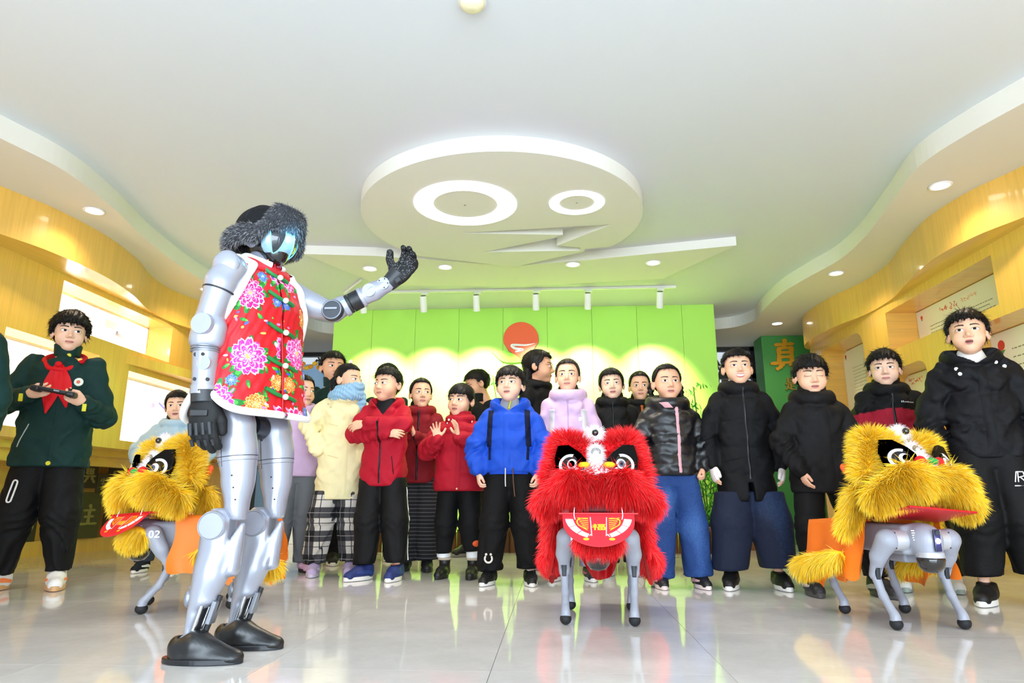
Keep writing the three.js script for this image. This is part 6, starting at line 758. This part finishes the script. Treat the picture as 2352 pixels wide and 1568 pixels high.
  for (const s of [-1, 1]) {        // eyes
    const m = new THREE.Matrix4().compose(V(s * 0.112, 0.245, 0.15), new THREE.Quaternion().setFromEuler(new THREE.Euler(-0.12, s * 0.4, s * -0.05, 'YXZ')), V(s * 1.22, 1.22, 1.22)), E = (g) => { g.applyMatrix4(m); if (s < 0 && g.index) { const a = g.index.array; for (let i = 0; i < a.length; i += 3) { const t = a[i]; a[i] = a[i + 1]; a[i + 1] = t; } } return g; };
    const patch = sub('eye_patch', E(plain(flat([[-0.05, -0.03], [-0.052, 0.012], [-0.03, 0.04], [0.015, 0.075], [0.058, 0.078], [0.072, 0.03], [0.062, -0.05], [0.045, -0.062], [0.0, -0.045]], 0.012, 0.004))), M('#060607', 0.5, { specularIntensity: 0.25 }));
    part('eye_ring', A(E(T(new THREE.TorusGeometry(0.037, 0.007, 8, 36, 4.6).rotateZ(-2.6).scale(1.08, 0.95, 0.7), 0.008, -0.004, 0.018))), M('#f5f4f2', 0.35), patch); part('eye_black', A(E(T(new THREE.CylinderGeometry(0.036, 0.036, 0.006, 32), 0, 0, 0, Math.PI / 2).translate(0.008, -0.002, 0.017))), M('#0b0b0d', 0.15), patch);
    part('eyeball', A(E(T(new THREE.SphereGeometry(0.022, 24, 16, 0, 6.2832, 0, 1.3), 0, 0, 0, Math.PI / 2).scale(1, 1, 0.5).translate(-0.004, -0.006, 0.02))), new THREE.MeshPhysicalMaterial({ map: o.eyeMap ?? null, color: 0xf2f2f6, roughness: 0.15, clearcoat: 1 }), patch);
    part('iris', A(E(plain(T(new THREE.CylinderGeometry(0.013, 0.013, 0.003, 24), 0, 0, 0, Math.PI / 2).translate(-0.007, -0.008, 0.0325)))), M('#5b5f74', 0.2), patch); part('pupil', A(E(plain(T(new THREE.CylinderGeometry(0.006, 0.006, 0.003, 20), 0, 0, 0, Math.PI / 2).translate(-0.008, -0.009, 0.0345)))), M('#101014', 0.1), patch);
    sub('tooth', flat([[0, 0], [0.045, 0], [0.04, -0.045], [0.012, -0.05]].map(([x, y]) => [s * x, y]).sort(() => 0), 0.006).translate(s * 0.13, 0.055, 0.14), M('#f6f2f0', 0.4));
    sub('ear', T(new THREE.SphereGeometry(0.04, 18, 12).scale(1.2, 0.7, 0.5), 0, 0, 0, 0, 0, s * 0.5).translate(s * 0.235, 0.235, -0.06), M(C.ear, 0.7));
  }
  // mouth: dark hollow, lower jaw board, tongue
  sub('mouth_hollow', box(0.3, 0.05, 0.16, 0, 0.04, 0.06, 0.015), M(C.mouth, 0.6)); sub('jaw_board', box(0.37, 0.009, 0.22, 0, 0.006, 0.1, 0.003), M('#c9101c', 0.45));
  if (o.tongue !== null) { const N = 40, P = [[-0.165, 0.0], [0.165, 0.0]]; const sh = [[0.165, 0]]; for (let i = 0; i <= N; i++) { const a = i / N * Math.PI; sh.push([Math.cos(a) * 0.165, -0.03 - Math.sin(a) * 0.125]); } sh.push([-0.165, 0]); const g = flat(sh.reverse(), 0.005, 0.001), p = g.attributes.position, u = new Float32Array(p.count * 2); for (let i = 0; i < p.count; i++) { u[i * 2] = 0.5 + p.getX(i) / 0.40; u[i * 2 + 1] = 1 - (0.06 - p.getY(i) / 0.18); } g.setAttribute('uv', new THREE.BufferAttribute(u, 2));
    g.rotateX(o.tongue ?? -0.35).translate(0, -0.0, 0.2); const tg = sub('tongue', g, new THREE.MeshPhysicalMaterial({ map: tongueTex, roughness: 0.4 })); for (const s of [-1, 1]) sub('cable_tie', tube([[s * 0.11, 0.035, 0.2], [s * 0.112, -0.005, 0.212], [s * 0.105, -0.03, 0.212]], 0.0025, 12, 6), mWhite); }
  // cape over the back, with fur edges
  const cape = part('cape', (() => { const pos = [], id = [], nu = 40, nv = 24; for (let i = 0; i <= nu; i++) for (let j = 0; j <= nv; j++) { const u = lerp(-1, 1, i / nu), v = j / nv, z = lerp(0.1, -0.36, v), drop = Math.max(0, Math.abs(u) - 0.3) / 0.7, w = 0.16 + 0.06 * drop + 0.02 * v, x = u < 0 ? -w * Math.min(1, Math.abs(u) / 0.3) : w * Math.min(1, Math.abs(u) / 0.3), y = 0.44 - 0.03 * v - drop * (0.24 + 0.07 * v) + 0.008 * Math.sin(z * 50 + u * 6) * drop; pos.push(x + 0.012 * Math.sin(z * 38 + u * 3) * drop, y - 0.02 * drop * Math.sin(z * 26), z + 0.02 * drop * Math.sin(u * 9)); } for (let i = 0; i < nu; i++) for (let j = 0; j < nv; j++) { const a = i * (nv + 1) + j, b = a + nv + 1; id.push(a, b + 1, b, a, a + 1, b + 1); } const g = new THREE.BufferGeometry(); g.setAttribute('position', new THREE.BufferAttribute(new Float32Array(pos), 3)); g.setIndex(id); g.computeVertexNormals(); return g; })(), new THREE.MeshPhysicalMaterial({ color: new THREE.Color(C.cape), roughness: 0.55, side: THREE.DoubleSide, sheen: 0.3 }), D);
  { const pos = [], id = [], nu = 30, nv = 16; for (let i = 0; i <= nu; i++) for (let j = 0; j <= nv; j++) { const u = lerp(-1, 1, i / nu), v = j / nv, L = 0.3 * (1 - 0.45 * Math.abs(u) ** 1.5); pos.push(u * 0.14 * (1 - 0.2 * v), 0.4 - v * L + 0.01 * Math.cos(u * 7), -0.37 + 0.025 * Math.sin(u * 9 + v * 3) - 0.03 * v); } for (let i = 0; i < nu; i++) for (let j = 0; j < nv; j++) { const a = i * (nv + 1) + j, b = a + nv + 1; id.push(a, b, b + 1, a, b + 1, a + 1); } const g = new THREE.BufferGeometry(); g.setAttribute('position', new THREE.BufferAttribute(new Float32Array(pos), 3)); g.setIndex(id); g.computeVertexNormals(); part('tail_cloth', g, cape.material, cape); }
  const underPts = (s) => [[s * 0.1, 0.3, 0.0], [s * 0.1, 0.14, -0.02]];
  for (const s of [-1, 1]) { const g = nets((x, y, z) => cap([s * 0.23, 0.27, -0.02, s * 0.245, 0.2, -0.34, 0.02, 0.03], x, y, z), [s * 0.24 - 0.06, 0.15, -0.4], [s * 0.24 + 0.06, 0.35, 0.12], 0.012); part('edge_fur', g, mFur, cape); fur('edge_strands', g, mFurI, 3600, 0.06, 0.0012, (P, N) => N.clone().add(V(s * 0.2, -1, -0.3)), cape, C.tints); }
  return D;
}
const RED = { fur: '#f81c24', tints: ['#ff3038', '#ff2028', '#ff5a58', '#f8181e', '#ff4444'], ear: '#d21420', mouth: '#5a0a10', cape: '#c81018' };
const YEL = { fur: '#ffcb22', tints: ['#ffd736', '#ffcc22', '#ffe262', '#ffc61a', '#ffdc48'], ear: '#e2561c', mouth: '#a3141a', cape: '#f57a12', pompom: true };
const numFont = await new FontLoader().loadAsync('fonts/droid/droid_sans_bold.typeface.json');
lionDog({ label: 'robot dog in red lion dance costume with a printed tongue', x: 0.2, z: -3.17, turn: -0.08, c: RED, look: 0.04, pitch: -0.12 });
lionDog({ label: 'robot dog in yellow lion dance costume beside the tall boy, jaw open above its camera', x: 1.48, z: -3.16, turn: 0.12, chin: false, c: YEL, look: 0.2, pitch: -0.22, roll: -0.08, pomSide: -1, tongue: null, cheek: -0.02 });
lionDog({ label: 'robot dog in yellow lion dance costume with white 02 on its flank', x: -1.76, z: -3.33, turn: -1.12, c: YEL, look: 0.62, pitch: -0.06, roll: 0.06, tongue: -0.75, number: () => new TextGeometry('02', { font: numFont, size: 1, depth: 0.08 }) });

// ---------------------------------------------------------------- showcases, posters, plaques, plants and the far end of the hall
// small coloured prints on the glowing backs of the showcases
function lightbox(z0, z1, y0, y1, label, draw) {
  const w = z1 - z0, h = y1 - y0, tex = canvasTex(512, Math.round(512 * h / w), (g, W, H) => { g.fillStyle = '#fffdf8'; g.fillRect(0, 0, W, H); draw(g, W, H); });
  const t = thing('showcase_light_panel', label, 'light panel', [-3.795, (y0 + y1) / 2, (z0 + z1) / 2], Math.PI / 2);
  part('glowing_panel', box(w - 0.004, h - 0.004, 0.012), new THREE.MeshStandardMaterial({ map: tex, emissiveMap: tex, emissive: 0xffffff, emissiveIntensity: 1.35, roughness: 0.5 }), t);
  part('frame', join(box(w, 0.01, 0.02, 0, h / 2 - 0.007, 0.004), box(w, 0.01, 0.02, 0, -h / 2 + 0.007, 0.004), box(0.01, h, 0.02, w / 2 - 0.007, 0, 0.004), box(0.01, h, 0.02, -w / 2 + 0.007, 0, 0.004)), mWhite, t);
  for (const k of [-0.28, 0.28]) { const l = new THREE.PointLight(0xfff6e4, 0.16); l.position.set(-3.72, (y0 + y1) / 2, (z0 + z1) / 2 + k * w); l.castShadow = true; l.shadow.radius = 2; scene.add(l); }
}
const blob = (g, c, x, y, w, h, a = 0) => { g.save(); g.translate(x, y); g.rotate(a); g.fillStyle = c; g.fillRect(-w / 2, -h / 2, w, h); g.restore(); };
lightbox(-5.86, -4.43, 1.73, 2.06, 'wide glowing showcase panel under the wavy wooden band', (g, W, H) => { blob(g, '#d43a3a', W * 0.72, H * 0.5, 34, 12, 0.2); blob(g, '#3a3a44', W * 0.7, H * 0.46, 10, 16); blob(g, '#f3e2b0', W * 0.64, H * 0.3, 60, 26); blob(g, '#6a5ac4', W * 0.37, H * 0.6, 10, 26, -0.5); blob(g, '#d9c860', W * 0.42, H * 0.35, 20, 8); blob(g, '#c9c3e6', W * 0.6, H * 0.56, 50, 7, 0.2); });
lightbox(-4.92, -4.0, 0.97, 1.6, 'tall glowing showcase panel behind the schoolboy', (g, W, H) => { blob(g, '#9fb4c4', W * 0.7, H * 0.6, 90, 30); blob(g, '#6d8496', W * 0.66, H * 0.5, 8, 70); blob(g, '#d8e2ea', W * 0.5, H * 0.66, 160, 20); });
lightbox(-6.75, -5.3, 0.97, 1.55, 'glowing showcase panel behind the girl in pale blue', (g, W, H) => { blob(g, '#8a6a4a', W * 0.88, H * 0.44, 14, 40); blob(g, '#7a5cc0', W * 0.84, H * 0.46, 22, 22); blob(g, '#d8b060', W * 0.8, H * 0.36, 20, 46); blob(g, '#8a84d0', W * 0.64, H * 0.3, 44, 8, 0.4); blob(g, '#b8a8dc', W * 0.54, H * 0.32, 20, 16); blob(g, '#c04030', W * 0.68, H * 0.8, 14, 24); });
// lens-shaped lit canopy over the third showcase
struct('trim_10', planExtrude(spline2([[-3.55, -5.25], [-3.46, -5.6], [-3.4, -6.1], [-3.46, -6.6], [-3.55, -6.95]], 30), 1.6, 1.68), mWood);

function poster(z0, z1, y0, y1, label, draw) {
  const w = z1 - z0, h = y1 - y0, tex = canvasTex(768, Math.round(768 * h / w), (g, W, H) => { g.fillStyle = '#f6f2e2'; g.fillRect(0, 0, W, H); draw(g, W, H); });
  const t = thing('wall_poster', label, 'poster', [3.074, (y0 + y1) / 2, (z0 + z1) / 2], -Math.PI / 2);
  part('sheet', box(w - 0.01, h - 0.01, 0.008), new THREE.MeshPhysicalMaterial({ map: tex, roughness: 0.35 }), t);
}
const lines = (g, x, y, n, dy, w, c) => { g.strokeStyle = c; g.lineWidth = 3; for (let i = 0; i < n; i++) { let q = x; while (q < x + w * R(0.8, 1)) { const l = R(6, 16); g.beginPath(); g.moveTo(q, y + i * dy); g.lineTo(q + l, y + i * dy + R(-1, 1)); g.stroke(); q += l + R(3, 7); } } };
const brush = (g, x, y, s, n, c) => { g.strokeStyle = c; g.lineCap = 'round'; for (let i = 0; i < n; i++) for (let k = 0; k < 7; k++) { g.lineWidth = s * R(0.06, 0.12); const u = x + i * s * 1.15 + R(0, s * 0.85), v = y + R(0, s * 0.9); g.beginPath(); g.moveTo(u, v); g.lineTo(u + R(-0.4, 0.4) * s, v + R(-0.25, 0.35) * s); g.stroke(); } };
const mark = (g, x, y, r) => { g.fillStyle = '#d8322a'; g.beginPath(); g.arc(x, y, r, 0, 7); g.fill(); g.fillStyle = '#3f8f3a'; g.beginPath(); g.moveTo(x - r, y + r); g.lineTo(x + r, y + r); g.lineTo(x, y + r * 1.9); g.fill(); };
const kids = (g, x, y) => { for (const [dx, dy, r, c] of [[0, 0, 22, '#5a8fd0'], [30, -14, 24, '#7a58b8'], [54, 6, 20, '#e27a6a'], [16, 34, 24, '#d84a3a'], [46, 44, 24, '#3f78c8'], [70, -40, 18, '#6ab04a'], [30, 14, 12, '#f2c8a8'], [58, -8, 12, '#f2c8a8']]) { g.fillStyle = c; g.beginPath(); g.arc(x + dx, y + dy, r, 0, 7); g.fill(); } };
poster(-5.62, -4.22, 1.7, 2.03, 'long cream poster with red brush title and small cartoon children', (g, W, H) => { mark(g, 40, 34, 9); brush(g, W * 0.24, 26, 30, 4, '#d8402a'); brush(g, W * 0.44, 32, 20, 5, '#e0704a'); lines(g, W * 0.13, H * 0.5, 3, 16, W * 0.62, '#77725e'); lines(g, W * 0.13, H * 0.78, 3, 14, W * 0.45, '#88836e'); kids(g, W * 0.84, H * 0.55); g.fillStyle = '#4a8a4a'; g.fillRect(24, H - 40, 10, 30); });
poster(-7.1, -6.1, 1.33, 2.0, 'cream poster in the rounded recess at the far end of the wooden wall', (g, W, H) => { mark(g, 50, 40, 14); brush(g, W * 0.5, 40, 40, 4, '#d8402a'); lines(g, W * 0.2, H * 0.3, 8, 26, W * 0.6, '#77725e'); kids(g, W * 0.16, H * 0.86); });
poster(-5.95, -5.12, 1.1, 1.54, 'poster with orange band in the recess beside the boy in black and red', (g, W, H) => { brush(g, W * 0.1, 30, 60, 3, '#d8402a'); g.fillStyle = '#e8542a'; g.fillRect(0, H * 0.4, W, 24); lines(g, 20, H * 0.5, 8, 22, W * 0.9, '#9aa6b4'); g.fillStyle = '#bcd4e2'; g.fillRect(W * 0.6, H * 0.5, W * 0.12, H * 0.4); });
poster(-4.75, -3.02, 1.12, 1.62, 'cream poster with red fruit mark behind the tall boy', (g, W, H) => { mark(g, 46, 40, 16); lines(g, 90, 60, 7, 26, W * 0.7, '#77725e'); });

// carved plaques on the recessed lower walls
{ const board = M('#4a4420', 0.55), board2 = M('#3a3018', 0.55), ink = M('#8d8442', 0.6);
  const A = V(-4.66, 0, -5.84), d = V(0.35, 0, -1.08).normalize(), turn = Math.atan2(-d.z, d.x) ;
  const put = (s0, s1, y0, y1, glyphs, m, label, org = A, dir = d, sgn = 1) => { const w = s1 - s0, h = y1 - y0, c = org.clone().addScaledVector(dir, (s0 + s1) / 2), t = thing('carved_plaque', label, 'plaque', [c.x, (y0 + y1) / 2, c.z], Math.atan2(-dir.z, dir.x) + (sgn < 0 ? Math.PI : 0)); part('board', box(w, h, 0.025, 0, 0, 0, 0.004), m, t); glyphs.forEach((g, i) => part('carved_character', glyphGeo(g, Math.min(w, h / glyphs.length) * 0.8, Math.min(w, h / glyphs.length) * 0.12, 0.008).translate(0, h / 2 - (i + 0.5) * h / glyphs.length, 0.0125), ink, t)); };
  put(0.42, 0.6, 0.6, 0.84, ['xing'], board2, 'small dark plaque with one character, above the broad plaque with the lamp-like character');
  put(0.44, 0.68, 0.13, 0.56, ['zhu'], board, 'broad olive plaque with one tall carved character on the wall behind the schoolboy');
  put(0.605, 0.715, 0.56, 0.74, ['sheng'], board, 'narrow olive plaque between two dark plaques under the showcases');
  put(0.72, 0.9, 0.56, 0.84, ['tong'], board2, 'dark plaque with a boxed character under the third showcase');
  put(0.73, 0.93, 0.16, 0.53, ['dao', 'cheng'], board2, 'dark plaque with two small characters under the third showcase');
  put(-0.22, 0.08, 0.13, 0.55, ['cheng'], board2, 'dark plaque low on the wall behind the legs of the schoolboy');
  const B = V(3.41, 0, -6.0), e = V(0.14, 0, 0.34).normalize(); put(0.05, 0.3, 0.16, 0.6, ['shi'], board2, 'dark plaque on the recessed wall under the posters', B, e.clone().multiplyScalar(-1), 1);
}

// log edging and potted greenery in front of the green wall
{ const t = thing('log_edging', 'low row of upright brown logs at the foot of the green wall', 'edging', [0, 0, -6.62]), mats = ['#6b4426', '#7a4f2c', '#5c3a20'].map((c) => M(c, 0.85)), g = T(new THREE.CylinderGeometry(0.034, 0.036, 0.2, 12), 0, 0.1, 0);
  for (let i = 0; i < 57; i++) { const p = part('log', g, mats[i % 3], t); p.position.set(-2.35 + i * 0.0725, 0, 0.006 * Math.sin(i * 2.3)); p.scale.y = 0.92 + 0.14 * rnd(); } }
const leafGeo = (() => { const s = new THREE.Shape(); s.moveTo(0, 0); s.quadraticCurveTo(0.26, 0.4, 0, 1); s.quadraticCurveTo(-0.26, 0.4, 0, 0); const g = new THREE.ShapeGeometry(s, 6); const p = g.attributes.position; for (let i = 0; i < p.count; i++) p.setZ(i, -0.2 * p.getY(i) ** 2 + 0.25 * Math.abs(p.getX(i))); g.computeVertexNormals(); return g; })();
const mLeaf = new THREE.MeshPhysicalMaterial({ color: 0xffffff, roughness: 0.5, side: THREE.DoubleSide, transmission: 0.25, thickness: 0 });
function plant(x, z, label, sp) {
  const t = thing('potted_plant', label, 'plant', [x, 0, z]); part('pot', lathe([[0.001, 0], [0.1, 0], [0.13, 0.22], [0.14, 0.24], [0.12, 0.24], [0.001, 0.22]], 28), M('#8a5a3a', 0.7), t);
  const stems = [], mats = [], o = new THREE.Object3D(); for (const [h, dx, dz, n] of sp) { const c = new THREE.CatmullRomCurve3([V(0, 0.22, 0), V(dx * 0.3, h * 0.5, dz * 0.3), V(dx, h, dz)]); stems.push(new THREE.TubeGeometry(c, 16, 0.008, 6)); for (let i = 0; i < n; i++) { const p = c.getPoint(R(0.3, 1)), a = R(0, 6.3), L = R(0.06, 0.26), q = p.clone().add(V(Math.cos(a) * L, R(-0.05, 0.06), Math.sin(a) * L)); for (let k = 0; k < 5; k++) { const u = p.clone().lerp(q, (k + 1) / 5); o.position.copy(u); o.rotation.set(R(-0.6, 0.9), R(0, 6.3), R(-1.2, 1.2), 'YXZ'); o.scale.setScalar(R(0.04, 0.075)); o.updateMatrix(); mats.push(o.matrix.clone()); } } }
  part('stems', join(stems), M('#4a6a2a', 0.8), t); const im = new THREE.InstancedMesh(leafGeo, mLeaf, mats.length), c = new THREE.Color(); im.name = 'foliage'; im.userData.kind = 'stuff'; mats.forEach((m, i) => { im.setMatrixAt(i, m); im.setColorAt(i, c.set(['#2f8a1e', '#3fa528', '#57b834', '#1f6a18'][i % 4])); }); t.add(im);
}
plant(1.5, -6.8, 'tall feathery green plant beside the edge of the green wall', [[1.6, -0.08, 0.05, 34], [1.35, 0.16, 0, 26], [1.1, -0.15, 0.06, 22], [0.7, 0.1, 0.1, 26], [0.5, -0.12, 0.1, 22]]);
plant(-0.42, -6.82, 'slender green plant under the sun emblem', [[1.95, 0.12, 0, 18], [1.75, -0.2, 0, 16], [1.4, 0.1, 0.05, 14]]);
plant(1.95, -7.1, 'bushy plant between the green wall and the green pillar', [[0.9, 0.1, 0, 30], [0.75, -0.15, 0.05, 26], [0.6, 0.0, 0.15, 26]]);
// far end: windows with bare trees outside, a blue display board with orange flowers
for (const [n, x0, x1] of [['window_1', 2.0, 2.6], ['window_2', -3.5, -2.5]]) { const w = structGroup(n); part('frame', join(box(x1 - x0, 0.05, 0.08, (x0 + x1) / 2, 2.375, -8.6), box(x1 - x0, 0.05, 0.08, (x0 + x1) / 2, 1.325, -8.6), box(x1 - x0, 0.06, 0.08, (x0 + x1) / 2, 2.02, -8.6), box(0.05, 1.1, 0.08, x0 + 0.025, 1.85, -8.6), box(0.05, 1.1, 0.08, x1 - 0.025, 1.85, -8.6)), mBlack, w); part('pane', box(x1 - x0 - 0.06, 1.0, 0.008, (x0 + x1) / 2, 1.85, -8.6), new THREE.MeshPhysicalMaterial({ color: 0xffffff, transmission: 1, roughness: 0, thickness: 0 }), w); }
for (const [cx, n] of [[2.35, 26], [-3.0, 30]]) { const gs = []; for (let i = 0; i < n; i++) { const x = cx + R(-0.5, 0.5), y = R(1.2, 2.2), a = R(-0.9, 0.9); gs.push(tube([[x, y, -9.3], [x + a * 0.15, y + 0.15, -9.3 + R(-0.1, 0.1)], [x + a * 0.2 + R(-0.1, 0.1), y + 0.35, -9.3]], R(0.006, 0.02), 10, 5)); } solo('bare_tree', join([rod([cx, 0, -9.35], [cx + 0.05, 2.4, -9.35], 0.06, 0.03), ...gs]), M('#2a2622', 0.9), cx > 0 ? 'bare tree outside the window beside the green pillar' : 'bare tree outside the window behind the robot', 'tree'); }
{ const t = thing('display_board', 'pale blue display board topped with orange flowers behind the tall boy', 'board', [-2.95, 0, -7.75]); part('panel', flat(new THREE.SplineCurve([[-0.5, 0.2], [0.3, 0.2], [0.36, 1.2], [0.3, 1.9], [0.12, 2.06], [-0.2, 2.0], [-0.45, 1.6], [-0.5, 0.8]].map((p) => new THREE.Vector2(...p))).getPoints(50).map((p) => [p.x, p.y]), 0.03, 0.004), M('#8fb8ea', 0.6), t); part('lower_band', box(0.7, 0.9, 0.01, -0.05, 1.15, 0.042), M('#b9b2e0', 0.6), t); part('stand', box(0.5, 0.2, 0.2, -0.1, 0.1, 0.015, 0.01), mWhite, t); for (let i = 0; i < 9; i++) part('flower', new THREE.SphereGeometry(0.035, 10, 8).scale(1, 0.8, 0.7).translate(-0.1 + i * 0.05, 2.05 + 0.03 * Math.sin(i * 2), 0.03), M(i % 2 ? '#f2a01e' : '#f6c234', 0.7), t); }

scene.traverse((o) => { if (o.isMesh) { o.castShadow = true; o.receiveShadow = true; } });
renderer.render(scene, camera);
